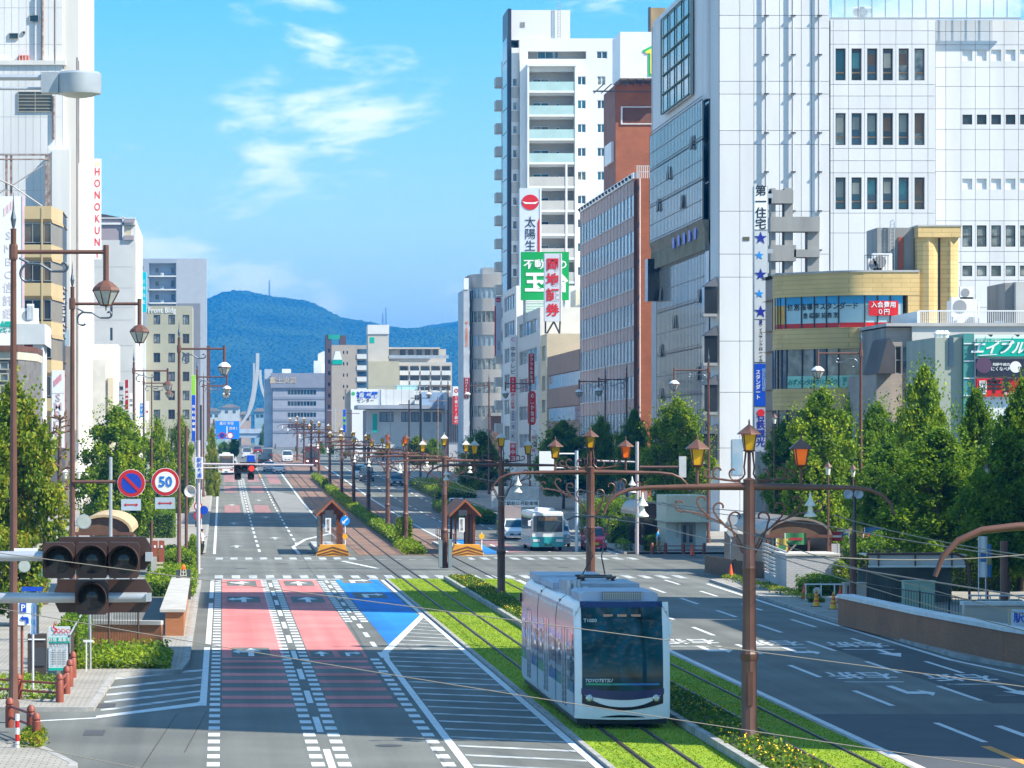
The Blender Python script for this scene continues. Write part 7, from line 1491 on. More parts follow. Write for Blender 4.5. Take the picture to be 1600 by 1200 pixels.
def car(label, x, y, body, oncoming=True, kind='sedan', group='cars on the street', name='car', plate=None, scale=1):
    "front at local y=0 for an oncoming car, tail at y=0 for one driving away"
    t = thing(name, label, 'car', (x, y, gz(y)+.006), group)
    o = (x, y, gz(y)+.006)
    Lr, hw = {'sedan': (4.5, .85), 'kei': (3.4, .74), 'van': (4.6, .9)}[kind]; f = (lambda v: v) if oncoming else (lambda v: Lr-v)
    prof = {'sedan': [(.0, .28, .62, .86), (.25, .22, .72, .93), (1.3, .2, .88, 1), (2.2, .2, .92, 1), (3.6, .2, .95, 1), (4.3, .24, .92, .95), (4.5, .3, .8, .88)],
            'kei': [(0, .25, .75, .88), (.2, .2, .86, .95), (.8, .2, 1.0, 1), (1.8, .2, 1.02, 1), (3.2, .2, 1.02, .98), (3.4, .26, .95, .92)],
            'van': [(0, .28, .85, .9), (.2, .22, .98, .97), (.8, .2, 1.12, 1), (2.5, .2, 1.15, 1), (4.4, .2, 1.15, .98), (4.6, .28, 1.1, .94)]}[kind]
    def sec(yy, z0, z1, wd):
        w_ = hw*wd; y_ = o[1]+f(yy)
        return [(o[0]-w_*.94, y_, o[2]+z0), (o[0]+w_*.94, y_, o[2]+z0), (o[0]+w_, y_, o[2]+z0+.15), (o[0]+w_, y_, o[2]+z1-.12), (o[0]+w_*.9, y_, o[2]+z1), (o[0]-w_*.9, y_, o[2]+z1), (o[0]-w_, y_, o[2]+z1-.12), (o[0]-w_, y_, o[2]+z0+.15)]
    obj('body', loft([sec(*p) for p in prof]), body, t, smooth=.6)
    ca = {'sedan': [(1.25, .88, .88, .84), (1.95, 1.38, .78, .7), (2.9, 1.42, .78, .72), (3.7, 1.0, .85, .8)], 'kei': [(.75, 1.0, .9, .86), (1.25, 1.46, .8, .74), (2.9, 1.5, .8, .76), (3.32, 1.02, .88, .84)], 'van': [(.7, 1.12, .92, .9), (1.3, 1.78, .84, .8), (4.2, 1.85, .84, .8), (4.55, 1.15, .9, .86)]}[kind]
    zb = {'sedan': .86, 'kei': .98, 'van': 1.1}[kind]
    def csec(yy, z1, wd, wt):
        y_ = o[1]+f(yy); return [(o[0]-hw*wd, y_, o[2]+zb), (o[0]+hw*wd, y_, o[2]+zb), (o[0]+hw*wt, y_, o[2]+z1), (o[0]-hw*wt, y_, o[2]+z1)]
    g = obj('glasshouse', loft([csec(p[0], p[1], p[2], p[3]) for p in ca]), car_glass, t)
    y1, y2 = o[1]+f(ca[1][0]-.02), o[1]+f(ca[2][0]+.05); zt = o[2]+max(ca[1][1], ca[2][1])
    obj('roof', MB().add([(o[0]-hw*.74, y1, o[2]+ca[1][1]+.005), (o[0]+hw*.74, y1, o[2]+ca[1][1]+.005), (o[0]+hw*.76, y2, o[2]+ca[2][1]+.005), (o[0]-hw*.76, y2, o[2]+ca[2][1]+.005), (o[0]-hw*.66, (y1+y2)/2, zt+.06), (o[0]+hw*.66, (y1+y2)/2, zt+.06)], [(0, 1, 5, 4), (3, 2, 5, 4), (0, 4, 3), (1, 5, 2)]), body, t)
    mb = MB()
    for s in (-1, 1):
        for (ya, za, wa), (yb_, zb_, wb_) in (((ca[0][0], zb, ca[0][2]), (ca[1][0], ca[1][1], ca[1][3])), ((ca[3][0], zb, ca[3][2]), (ca[2][0], ca[2][1], ca[2][3])), (((ca[1][0]+ca[2][0])/2, zb, ca[1][2]*1.04), ((ca[1][0]+ca[2][0])/2, ca[1][1], ca[1][3]*1.04))): mb.tube([(o[0]+s*hw*wa, o[1]+f(ya), o[2]+za), (o[0]+s*hw*wb_, o[1]+f(yb_), o[2]+zb_)], .035, 5)
    obj('pillars', mb, body, t)
    r = .3 if kind != 'kei' else .27
    wheels(t, hw, [f(Lr*.18), f(Lr*.8)], r, o)
    ye = o[1]-.012; zl = o[2]+(prof[0][2]-.12 if oncoming else prof[-1][2]-.2); wl = hw*.84
    for s in (-1, 1):
        obj('headlight' if oncoming else 'tail_light', MB().box(o[0]+s*wl-.16, o[0]+s*wl+.1-.0*s, ye-.01, ye+.09, zl-.1, zl+.07), lamp_w if oncoming else lamp_r, t)
        obj('mirror', MB().box(o[0]+s*(hw+.1)-.08, o[0]+s*(hw+.1)+.08, o[1]+f(ca[0][0]+.35), o[1]+f(ca[0][0]+.25)+.02, o[2]+zb+.02, o[2]+zb+.16), body, t)
    obj('grille', MB().box(o[0]-hw*.5, o[0]+hw*.5, ye-.008, ye+.05, o[2]+.32, o[2]+.45), dark_m, t); obj('bumper', MB().box(o[0]-hw*.84, o[0]+hw*.84, ye-.02, ye+.15, o[2]+.2, o[2]+.3), body if oncoming else dark_m, t)
    obj('number_plate', MB().box(o[0]-.17, o[0]+.17, ye-.03, ye-.01, o[2]+.38, o[2]+.55), plate or white_metal, t)
    return t
def paint(n, c, metal=0): return M('car_paint_'+n, c, .25, metal, var=.03, spec=.6)
def bus(label, x, y, L_, hw, H_, low, high, oncoming=True, stripe=None, name='bus'):
    t = thing(name, label, 'bus', (x, y, gz(y)+.006)); o = (x, y, gz(y)+.006)
    def sec(yy, w_, z0, z1): y_ = o[1]+yy; return [(o[0]-w_, y_, o[2]+z0), (o[0]+w_, y_, o[2]+z0), (o[0]+w_, y_, o[2]+z1-.3), (o[0]+w_*.96, y_, o[2]+z1-.08), (o[0]+w_*.86, y_, o[2]+z1), (o[0]-w_*.86, y_, o[2]+z1), (o[0]-w_*.96, y_, o[2]+z1-.08), (o[0]-w_, y_, o[2]+z1-.3)]
    obj('body', loft([sec(.06, hw*.97, .38, H_-.1), sec(.2, hw, .34, H_), sec(L_-.2, hw, .34, H_), sec(L_, hw*.96, .4, H_-.1)]), high, t, smooth=.5)
    obj('lower_body', MB().box(o[0]-hw-.012, o[0]+hw+.012, o[1]+.02, o[1]+L_+.012, o[2]+.3, o[2]+.95), low, t)
    if stripe: obj('stripe', MB().box(o[0]-hw-.016, o[0]+hw+.016, o[1]+.1, o[1]+L_+.016, o[2]+H_-.42, o[2]+H_-.34), stripe, t)
    ws = obj('windscreen', MB().box(o[0]-hw*.9, o[0]+hw*.9, o[1]+.015, o[1]+.07, o[2]+1.28, o[2]+H_-.28), car_glass, t)
    obj('destination_panel', MB().box(o[0]-hw*.6, o[0]+hw*.6, o[1]-.0, o[1]+.014, o[2]+H_-.6, o[2]+H_-.34), M('destination_brown', (.12, .07, .04), .4, c2=(.25, .16, .08), vs=6), ws)
    for s in (-1, 1): obj('wiper', MB().tube([(o[0]+s*.15, o[1]-.005, o[2]+1.3), (o[0]+s*.62, o[1]-.005, o[2]+1.9)], .015, 4), black_m, ws)
    n = int(L_/1.3)
    for s in (-1, 1):
        for i in range(n): obj('side_window', MB().box(o[0]+s*hw-.02, o[0]+s*hw+.02, o[1]+.5+i*(L_-.8)/n, o[1]+.5+(i+.88)*(L_-.8)/n, o[2]+1.35, o[2]+H_-.45), car_glass, t)
        obj('headlight' if oncoming else 'tail_light', MB().box(o[0]+s*hw*.72-.22, o[0]+s*hw*.72+.22, o[1]-.005, o[1]+.1, o[2]+.62, o[2]+.8), lamp_w if oncoming else lamp_r, t)
        obj('mirror', MB().tube([(o[0]+s*hw*.9, o[1]+.1, o[2]+H_-.5), (o[0]+s*(hw+.18), o[1]-.15, o[2]+H_-.6)], .02, 4).box(o[0]+s*(hw+.18)-.09, o[0]+s*(hw+.18)+.09, o[1]-.2, o[1]-.12, o[2]+H_-.95, o[2]+H_-.58), white_metal, t)
    obj('bumper', MB().box(o[0]-hw*.98, o[0]+hw*.98, o[1]-.04, o[1]+.15, o[2]+.3, o[2]+.55), low, t); obj('number_plate', MB().box(o[0]-.2, o[0]+.2, o[1]-.06, o[1]-.041, o[2]+.36, o[2]+.52), M('plate_dark_green', (.02, .12, .08), .5), t)
    obj('roof_unit', MB().ext([(o[0]-hw*.55, o[2]+H_-.01), (o[0]+hw*.55, o[2]+H_-.01), (o[0]+hw*.48, o[2]+H_+.22), (o[0]-hw*.48, o[2]+H_+.22)], 'y', o[1]+1.2, o[1]+3.8), white_metal, t)
    wheels(t, hw, [L_*.2, L_*.75], .42, o); return t
busteal = paint('teal', (.02, .32, .34)); buswhite = paint('ivory', (.76, .77, .74)); buslime = paint('lime', (.35, .6, .12))
bus('white and teal local bus waiting at the junction', 21.55, 237, 8.6, 1.06, 2.62, busteal, buswhite, True, buslime)
car('small red car with yellow plate standing beside the bus', 24.85, 238, paint('red', (.8, .02, .06)), True, 'kei', plate=M('plate_yellow', (.8, .6, .03), .4))
car('silver hatchback half hidden between bus and red car', 23.05, 246, paint('silver', (.5, .53, .56), .4), True, 'van')
car('white sedan following behind the bus', fx(806, 262), 262, paint('white', (.75, .76, .77)), True, 'sedan')
car('silver sedan on the right carriageway behind the right shelter', fx(716, 330), 330, paint('silver', (.5, .53, .56), .4), True, 'sedan')
car('dark grey sedan far along the right carriageway', fx(621.5, 440), 440, paint('charcoal', (.035, .045, .06)), True, 'sedan')
car('dark minivan beside a white van on the far right carriageway', fx(574, 462), 462, paint('charcoal', (.035, .045, .06)), True, 'van')
car('white minivan ahead of the dark one on the far right carriageway', fx(562, 476), 476, paint('white', (.75, .76, .77)), True, 'van')
car('white sedan driving away in the far left lanes', fx(436, 508), 508, paint('white', (.75, .76, .77)), False, 'sedan')
car('white van driving away far ahead in the left lanes', fx(386, 640), 640, paint('white', (.75, .76, .77)), False, 'van')
car('dark sedan driving away among the far traffic', fx(418, 620), 620, paint('charcoal', (.035, .045, .06)), False, 'van'); car('black van beside the far tram poles', fx(412, 560), 560, paint('black', (.015, .015, .018)), False, 'van')
car('tiny maroon car at the far end of the left lanes', fx(403, 700), 700, paint('maroon', (.25, .03, .03)), False, 'sedan'); car('silver car next to the far white sedan', fx(421, 520), 520, paint('silver', (.5, .53, .56), .4), False, 'sedan')
car('oncoming white minivan beyond the far tram poles', fx(449, 600), 600, paint('white', (.75, .76, .77)), True, 'van'); car('pale car at the far right end of the street', fx(490, 640), 640, paint('silver', (.5, .53, .56), .4), True, 'van')
bt_ = bus('cream and green bus driving away in the far left lane', fx(353.5, 500), 500, 9, 1.05, 2.9, buswhite, buswhite, False, buslime); 
tk = thing('delivery_truck', 'small truck with royal blue box driving away in the distance', 'truck', (fx(392, 560), 560, gz(560))); Y = 560; x = fx(392, Y); z = gz(Y)
obj('cargo_box', MB().box(x-.6, x+.6, Y, Y+3, z+.75, z+1.75), blue_sign, tk); obj('cab', MB().box(x-.7, x+.7, Y+3.05, Y+4.4, z+.4, z+1.85), paint('white', (.75, .76, .77)), tk); obj('chassis', MB().box(x-.6, x+.6, Y-.05, Y+3.04, z+.45, z+.74), dark_m, tk); wheels(tk, .7, [.7, 3.7], .32, (x, Y, z))
# distant old tram
ot = thing('tram', 'distant maroon boxy tram approaching beyond the far crossing', 'tram', (fx(473, 520), 520, gz(520))); Y = 560; x = 14.05; z = gz(Y); mr = M('tram_maroon', (.12, .035, .03), .5, var=.1)
obj('body', loft([[(x-1.1, Y, z+.35), (x+1.1, Y, z+.35), (x+1.15, Y, z+2.6), (x+.9, Y, z+3.15), (x-.9, Y, z+3.15), (x-1.15, Y, z+2.6)], [(x-1.15, Y+12, z+.35), (x+1.15, Y+12, z+.35), (x+1.15, Y+12, z+2.6), (x+.9, Y+12, z+3.15), (x-.9, Y+12, z+3.15), (x-1.15, Y+12, z+2.6)]]), mr, ot)
for a in (-.72, 0, .72): obj('windscreen', MB().box(x+a-.31, x+a+.31, Y-.03, Y, z+1.3, z+2.4), car_glass, ot)
for s in (-.7, .7): obj('headlight', MB().lathe((x+s, Y-.05, z+.85), [(.12, 0), (.12, .05)], 10, 'y'), M('headlight_lit', (1, .95, .8), .3, emit=2.5, var=0), ot)
obj('roof_box', MB().box(x-.6, x+.6, Y+2, Y+6, z+3.16, z+3.5), M('roof_cream', (.6, .6, .55), .6), ot)
# == tram stop, pavements, walls
wood = M('stained_wood', (.2, .062, .022), .7, vs=3, c2=(.13, .038, .015)); wood_roof = M('wood_roof', (.23, .072, .025), .7, var=.2, vs=3)
stripe_y = M('barrier_amber', (.75, .33, .03), .7, var=.12, vs=3); stripe_b = M('barrier_brown', (.16, .055, .02), .7, var=.15, vs=3)
def shelter(label, x0, x1, y0, sgn):
    t = thing('tram_stop_shelter', label, 'tram shelter', ((x0+x1)/2, y0+8, 0), 'tram stop shelters'); xm = (x0+x1)/2; z = .25
    pl_ = obj('platform', MB().box(x0-.15, x1+.15, y0+.6, y0+24, 0, z), concrete, t)
    mb = MB()
    for xx in (x0+.05, x1-.05):
        for yy in (y0+1.6, y0+6, y0+10.4): mb.box(xx-.07, xx+.07, yy-.07, yy+.07, z, 2.75)
    obj('posts', mb, wood, t)
    for s in (-1, 1): obj('roof', MB().add([(xm, y0+1, 3.55), (xm, y0+11, 3.55), (xm+s*1.0, y0+11, 2.55), (xm+s*1.0, y0+1, 2.55), (xm, y0+1, 3.45), (xm, y0+11, 3.45), (xm+s*1.0, y0+11, 2.45), (xm+s*1.0, y0+1, 2.45)], [(0, 1, 2, 3), (4, 5, 6, 7), (0, 3, 7, 4), (1, 2, 6, 5), (2, 3, 7, 6)]), wood_roof, t)
    obj('gable', MB().ext([(xm-.75, 2.62), (xm+.75, 2.62), (xm, 3.38)], 'y', y0+1.35, y0+1.42), wood, t); obj('bargeboard', MB().add([(xm-1.02, y0+.98, 2.43), (xm-1.02, y0+.98, 2.6), (xm, y0+.98, 3.6), (xm, y0+.98, 3.42), (xm+1.02, y0+.98, 2.43), (xm+1.02, y0+.98, 2.6)], [(0, 1, 2, 3), (3, 2, 5, 4)]), M('wood_orange', (.33, .1, .03), .7), t)
    xw = x0+.03 if sgn < 0 else x1-.03
    for i in range(9): pbox('wall_panel', t, (xw, y0+2.1+i*1.02, 1.4), (.05, .96, 2.2), wood if sgn > 0 else M('smoked_glass', (.12, .11, .1), .2))
    bd = obj('stop_board', MB().box(xm-.42, xm-.06, y0+.85, y0+.93, 1.5, 2.4), white_sign, t); text('lettering', '駅前大通', ink, bd, (xm-.24, y0+.83, 1.95), .2, vert=True)
    obj('info_screen', MB().box(xm-.45, xm+.1, y0+.8, y0+.93, 2.55, 2.9), dark_m, t)
    mb = MB()
    for i in range(12): mb.box(x1-.1 if sgn < 0 else x0+.02, x1-.06 if sgn < 0 else x0+.06, y0+1.5+i*1.9, y0+1.56+i*1.9, z, z+1.05)
    for zz in (.75, 1.25): mb.box(x1-.1 if sgn < 0 else x0+.02, x1-.06 if sgn < 0 else x0+.06, y0+1.5, y0+22.5, zz, zz+.05)
    obj('railing', mb, brown_metal, t)
    bz = thing('striped_barrier', ('left' if sgn < 0 else 'right')+'-hand shelter end barrier block with amber and brown chevrons', 'barrier', (xm, y0, 0), 'striped barrier blocks'); w_ = 1.1
    obj('block', MB().ext([(xm-w_, 0), (xm+w_, 0), (xm+w_-.3, .72), (xm-w_+.3, .72)], 'y', y0-.9, y0+.4), stripe_y, bz)
    for i in range(4):
        mb = MB(); h = .2
        for s in (-1, 1): mb.quad((xm, y0-.915, .62-i*h), (xm+s*(w_-.1), y0-.915, .32-i*h if i < 2 else max(.0, .32-i*h)), (xm+s*(w_-.1), y0-.915, max(0, .22-i*h)), (xm, y0-.915, max(.01, .52-i*h)))
        obj('chevron', mb, stripe_b, bz)
    ls = thing('keep_left_sign' if sgn < 0 else 'amber_reflector_post', 'blue arrow disc on a post beside the left shelter' if sgn < 0 else 'amber reflector disc on a white post beside the right shelter', 'road sign', (x1+.3 if sgn < 0 else x1+.5, y0, 0)); xx = x1+.1 if sgn < 0 else x1+.3
    obj('post', MB().tube([(xx, y0-.3, 0), (xx, y0-.3, 2.6 if sgn < 0 else 1.5)], .035, 6), white_metal, ls)
    if sgn < 0:
        d_ = obj('disc', MB().lathe((xx, y0-.36, 2.25), [(.3, 0), (.3, .03)], 20, 'y'), M('sign_sky', (.01, .25, .75), .4), ls); obj('arrow', MB().add([(xx-.18, y0-.37, 2.07), (xx-.18, y0-.37, 2.27), (xx-.11, y0-.37, 2.2), (xx+.13, y0-.37, 2.44), (xx+.19, y0-.37, 2.38), (xx-.05, y0-.37, 2.14), (xx+.02, y0-.37, 2.07)], [tuple(range(7))]), white_sign, d_)
    obj('reflector', MB().lathe((xx, y0-.36, 1.25), [(.17, 0), (.17, .03)], 14, 'y'), M('reflector_amber', (.9, .42, .01), .4), ls)
shelter('wooden gabled tram shelter left of the tracks just past the junction', 6.35, 7.75, 229, -1); shelter('wooden gabled tram shelter right of the tracks just past the junction', 15.0, 16.3, 229.5, 1)

# == right pavement
brick_w = BRICK('wall_brown_brick', (.36, .16, .08), (.31, .135, .07), (.22, .12, .07), .21, .075); coping = M('coping_white', (.68, .69, .68), .7, var=.12, vs=1.5)
def lowwall(name, label, pts, h, th, mat, cop=None, cat='wall'):
    t = thing(name, label, cat, (pts[0][0], pts[0][1], 0))
    for (ax, ay), (bx_, by) in zip(pts, pts[1:]):
        a, b = Vector((ax, ay)), Vector((bx_, by)); d = (b-a).normalized(); n = Vector((-d.y, d.x))*-th
        obj('wall_section', MB().prism([tuple(a), tuple(b), tuple(b+n), tuple(a+n)], .05, h), mat, t)
        if cop: c = n.normalized()*.06; obj('coping', MB().prism([tuple(a-c), tuple(b-c), tuple(b+n+c), tuple(a+n+c)], h, h+.14), cop, t)
    return t
bw_ = lowwall('brick_wall', 'long low brown brick wall with white coping along the right kerb', [(24.95, 142), (25.35, 128), (26.05, 117), (26.6, 112.5), (30, 111)], 1.12, .55, brick_w, coping)
for y_, n_ in ((139.3, 1), (134.6, 2)):
    x_ = 24.95+(142-y_)*.0286
    for j in range(6): pbox('vent_slat', bw_, (x_-.02, y_, .5+j*.08), (.05, 2.6, .045), dark_m)
cw = thing('cream_wall', 'cream concrete wall block with white coping and small vent behind the brick wall', 'wall', (29.5, 123, 0)); Y = 125; obj('wall', MB().box(fx(1507, Y), fx(1507, Y)+10, Y, Y+.5, .1, fz(946, Y)), M('wall_pinkish_cream', (.55, .5, .44), .8, var=.08), cw); obj('coping', MB().box(fx(1505, Y), fx(1505, Y)+10, Y-.08, Y+.58, fz(946, Y), fz(940, Y)), coping, cw); obj('vent', MB().box(fx(1536, Y), fx(1548, Y), Y-.03, Y, fz(986, Y), fz(974, Y)), alu, cw)
mb = MB()
for i in range(7): mb.tube([(fx(1520+i*15, Y), Y+.3, fz(940, Y)), (fx(1520+i*15, Y), Y+.3, fz(930, Y))], .025, 5)
mb.tube([(fx(1516, Y), Y+.3, fz(931, Y)), (fx(1640, Y), Y+.3, fz(931, Y))], .035, 6); obj('handrail', mb, alu, cw)
Y = 118
es = thing('station_sign', 'white sign board with blue kanji at the right edge', 'sign', (fx(1590, Y), Y, 0)); obj('board', MB().box(fx(1576, Y), fx(1576, Y)+1.3, Y, Y+.1, fz(982, Y), fz(950, Y)), M('frame_tan', (.45, .38, .25), .6), es); obj('face', MB().box(fx(1580, Y), fx(1580, Y)+1.2, Y-.02, Y, fz(980, Y), fz(952, Y)), M('sign_face_pale', (.62, .68, .76), .5), es); text('lettering', '駅前公園', blue_sign, es, (fx(1583, Y), Y-.03, fz(966, Y)), .36, bold=.015, align='LEFT'); obj('post', MB().tube([(fx(1593, Y), Y+.05, .1), (fx(1593, Y), Y+.05, fz(982, Y))], .05, 6), brown_metal, es)
# fence behind the brick wall
def barfence(label, a, b, h, n, mat, z0=.12, group=None, name='railing_fence', rails=(1.0, .12), post_every=0):
    t = thing(name, label, 'fence', (a[0], a[1], z0), group); a, b = Vector(a), Vector(b)
    for r_ in rails: obj('rail', MB().tube([(a.x, a.y, z0+h*r_), (b.x, b.y, z0+h*r_)], .025, 5), mat, t)
    bars = MB()
    for i in range(n+1):
        p = a.lerp(b, i/n)
        if post_every and i % post_every == 0: obj('post', MB().tube([(p.x, p.y, z0-.05), (p.x, p.y, z0+h+.06)], .04, 6), mat, t)
        else: bars.box(p.x-.009, p.x+.009, p.y-.009, p.y+.009, z0+h*.12, z0+h)
    if bars.v: tag(obj('bars', bars, mat, t), kind='stuff')
    return t
dbm = M('fence_dark', (.07, .045, .03), .6, var=.15)
barfence('dark bar railing between the white canopy and the brick wall', (27.3, 152), (29.3, 127), 1.15, 60, dbm, post_every=10)
barfence('dark bar railing in front of the planted ramp on the right', (26.2, 150), (27.4, 152), 1.1, 12, dbm, post_every=6)
slat = M('slat_white', (.62, .6, .55), .7, var=.12, vs=2); g_tile = BRICK('grey_wall_tiles', (.46, .46, .47), (.42, .42, .43), (.3, .3, .31), .24, .1)
wbx = thing('tiled_plant_box', 'large grey tiled box structure beside the traffic cones', 'wall', (28.3, 173, 0)); Y = 172; obj('wall', MB().box(fx(1229, Y), fx(1311, Y), Y, Y+3.5, .1, fz(868, Y)), g_tile, wbx); obj('top', MB().box(fx(1227, Y), fx(1313, Y), Y-.06, Y+3.6, fz(868, Y), fz(865, Y)), M('top_cream', (.55, .52, .47), .8), wbx)
obj('back_wall', MB().box(fx(1228, 196), fx(1312, 196), 196, 196.4, .1, fz(850, 196)), g_tile, wbx)
sf_ = thing('white_slat_fence', 'white horizontal slat fence next to the grey tiled box', 'fence', (27.4, 178, 0))
for i in range(8): obj('slat', MB().add([(fx(1190, 190), 190, .55+i*.19), (fx(1230, 173), 173.2, .55+i*.19), (fx(1230, 173), 173.2, .66+i*.19), (fx(1190, 190), 190, .66+i*.19), (fx(1190, 190)+.04, 190, .55+i*.19), (fx(1230, 173)+.04, 173.2, .55+i*.19), (fx(1230, 173)+.04, 173.2, .66+i*.19), (fx(1190, 190)+.04, 190, .66+i*.19)], [(0, 1, 2, 3), (4, 5, 6, 7), (3, 2, 6, 7), (0, 1, 5, 4)]), slat, sf_)
obj('base_wall', MB().prism([(fx(1190, 190), 190), (fx(1230, 173), 173.2), (fx(1230, 173)+.3, 173.2), (fx(1190, 190)+.3, 190)], .05, .5), concrete, sf_)
for f_ in (.05, .5, .95): px_, py_2 = 1190+40*f_, 190-17*f_; obj('post', MB().box(fx(px_, py_2)+.06, fx(px_, py_2)+.12, py_2-.05, py_2+.05, .1, 2.05), brown_metal, sf_)
brd = M('board_brown', (.12, .075, .045), .75, var=.2, vs=2)
def boardfence(label, a, b, h, n, z0=.1):
    t = thing('board_fence', label, 'fence', (a[0], a[1], z0), 'brown board fences'); a, b = Vector(a), Vector(b); me = None
    for i in range(n):
        p, q = a.lerp(b, i/n), a.lerp(b, (i+.93)/n)
        obj('board', MB().prism([tuple(p), tuple(q), (q.x+.04, q.y+.02), (p.x+.04, p.y+.02)], z0, z0+h), brd, t)
    obj('rail', MB().tube([(a.x+.06, a.y, z0+h*.85), (b.x+.06, b.y, z0+h*.85)], .03, 4), brd, t); return t
boardfence('brown board fence at the pavement corner next to an orange cone', (fx(1101, 197), 197), (fx(1144, 190), 190), .95, 14); boardfence('brown board fence section right of the near tram pole', (fx(1146, 190), 190), (fx(1192, 188), 188), .9, 14)
boardfence('long brown board fence behind the red car', (fx(932, 290), 262), (fx(992, 232), 232), 1.5, 26)
# bollards with rails
bol_m = M('bollard_terracotta', (.24, .055, .03), .55, var=.15, vs=3)
def bollard(par, x, y, z, h=.72, r=.11): return obj('bollard', MB().lathe((x, y, z), [(r, 0), (r, h*.72), (r*.8, h*.76), (r, h*.8), (r*.85, h*.93), (r*.4, h)], 12), bol_m, par, smooth=.6)
def bolfence(label, pts, z, h=.75):
    t = thing('bollard_fence', label, 'fence', (pts[0][0], pts[0][1], z), 'terracotta bollard fences')
    for p in pts: bollard(t, p[0], p[1], z, h)
    for (ax, ay), (bx_, by) in zip(pts, pts[1:]):
        for f_ in (.35, .72): obj('rail', MB().tube([(ax, ay, z+h*f_), (bx_, by, z+h*f_)], .035, 6), bol_m, t)
    return t
bolfence('terracotta bollards with rails at the far right corner of the junction', [(fx(1019, 228), 228), (fx(1040, 228), 228), (fx(1068, 228), 228), (fx(1100, 228), 228)], .12, .75)
bolfence('pair of terracotta bollards by the near tram pole on the right', [(fx(1152, 195), 196), (fx(1190, 196), 196)], .12)
bolfence('terracotta bollards with rails at the left plaza corner', [(fx(93, 98.7), 98.7), (fx(104, 102), 102), (fx(109, 105), 105), (fx(114, 109), 109)], .12, .8)
bolfence('terracotta bollard rail crossing behind the parking signs', [(fx(93, 98.7), 98.9), (fx(29, 100), 100), (fx(-20, 101), 101)], .12, .7)
bolfence('nearest terracotta bollards with a damaged black top at bottom left', [(fx(60, 86), 85), (fx(50, 88), 87.5), (fx(15, 90), 90)], .12, .75)
# cones
cone_o = M('cone_orange', (.85, .09, .015), .5, var=.08, vs=4); cone_y = M('cone_yellow', (.85, .42, .01), .5, var=.08)
def cone(label, x, y, m, h=.72, banded=False):
    t = thing('traffic_cone', label, 'cone', (x, y, .12), 'traffic cones on the right'); obj('cone_body', MB().lathe((x, y, .14), [(.17, 0), (.15, .05), (.03, h), (.005, h+.01)], 12), m, t, smooth=.6); obj('foot', MB().box(x-.21, x+.21, y-.21, y+.21, .11, .15), dark_m, t)
    if banded:
        for i in range(3): z_ = .2+i*.18; obj('band', MB().lathe((x, y, .14+z_), [((.15-.12*z_/h)+.008, 0), ((.15-.12*(z_+.07)/h)+.008, .07)], 12), cone_o, t)
for px, Y_, m, b_, lb in ((1257, 164, cone_o, 0, 'orange traffic cone left of the white barrier'), (1313, 160, cone_o, 0, 'orange traffic cone right of the white barrier'), (1275.5, 156, cone_y, 1, 'yellow banded cone nearest the kerb, left of two'), (1302, 153.5, cone_y, 1, 'yellow banded cone nearest the kerb, right of two'), (1142, 188, cone_o, 0, 'orange traffic cone at the end of the board fence'), (1081.5, 226, cone_o, 0, 'far orange traffic cone by the terracotta bollards'), (1442, 135, cone_o, 0, 'orange and white cone behind the brick wall')): cone(lb, fx(px, Y_), Y_, m, .72, b_)
wbar = thing('white_barrier', 'low white pipe barrier with a round plate between the cones', 'barrier', (fx(1285, 162), 162, .1)); Y = 162; mb = MB()
for px in (1259, 1283, 1304, 1325): mb.tube([(fx(px, Y), Y, .1), (fx(px, Y), Y, .85)], .03, 5)
mb.tube([(fx(1257, Y), Y, .85), (fx(1327, Y), Y, .85)], .035, 6); obj('frame', mb, white_metal, wbar); obj('plate', MB().lathe((fx(1276, Y), Y-.08, .55), [(.18, 0), (.18, .02)], 14, 'y'), M('plate_pale', (.6, .6, .58), .5), wbar)
# small kiosk building with overhanging eave
Y = 238
ko = thing('kiosk_building', 'small cream kiosk building with grey door and overhanging roof', 'building', (fx(1072, Y), Y+2, .1)); crk = M('kiosk_cream', (.75, .68, .5), .75, var=.05)
ops = [(fx(1064, Y), fx(1087, Y), .15, fz(815, Y)), (fx(1056, Y), fx(1061, Y), fz(840, Y), fz(818, Y))]
facade(ko, 'F', Y, fx(1041, Y), fx(1104, Y), .1, fz(814, Y)+.05, ops, M('kiosk_white', (.76, .73, .65), .75, var=.06), .15); core(ko, fx(1041, Y)+.01, fx(1104, Y)-.01, Y+.16, Y+5, .1, fz(814, Y), crk, 'core')
obj('door', MB().box(fx(1064, Y)+.02, fx(1087, Y)-.02, Y+.08, Y+.14, .15, fz(815, Y)-.02), M('door_grey', (.4, .38, .33), .5), ko)
for px in (1070, 1080): obj('door_glass', MB().box(fx(px-3, Y), fx(px+2.5, Y), Y+.05, Y+.079, .6, fz(821, Y)), g_blue, ko)
obj('upper_wall', MB().box(fx(1040, Y), fx(1103, Y), Y-.3, Y+5, fz(813, Y), fz(774, Y)), crk, ko); obj('eave', MB().box(fx(1038, Y), fx(1110, Y), Y-1.0, Y+5, fz(813, Y)-.1, fz(813, Y)-.005), crk, ko)
for px in (1060, 1091): obj('stay', MB().tube([(fx(px, Y), Y-.9, fz(812, Y)), (fx(px-2, Y), Y-.3, fz(790, Y))], .04, 4), crk, ko)
obj('sign_dot', MB().lathe((fx(1055.5, Y), Y-.32, fz(784, Y)), [(.08, 0), (.08, .02)], 10, 'y'), dark_m, ko)
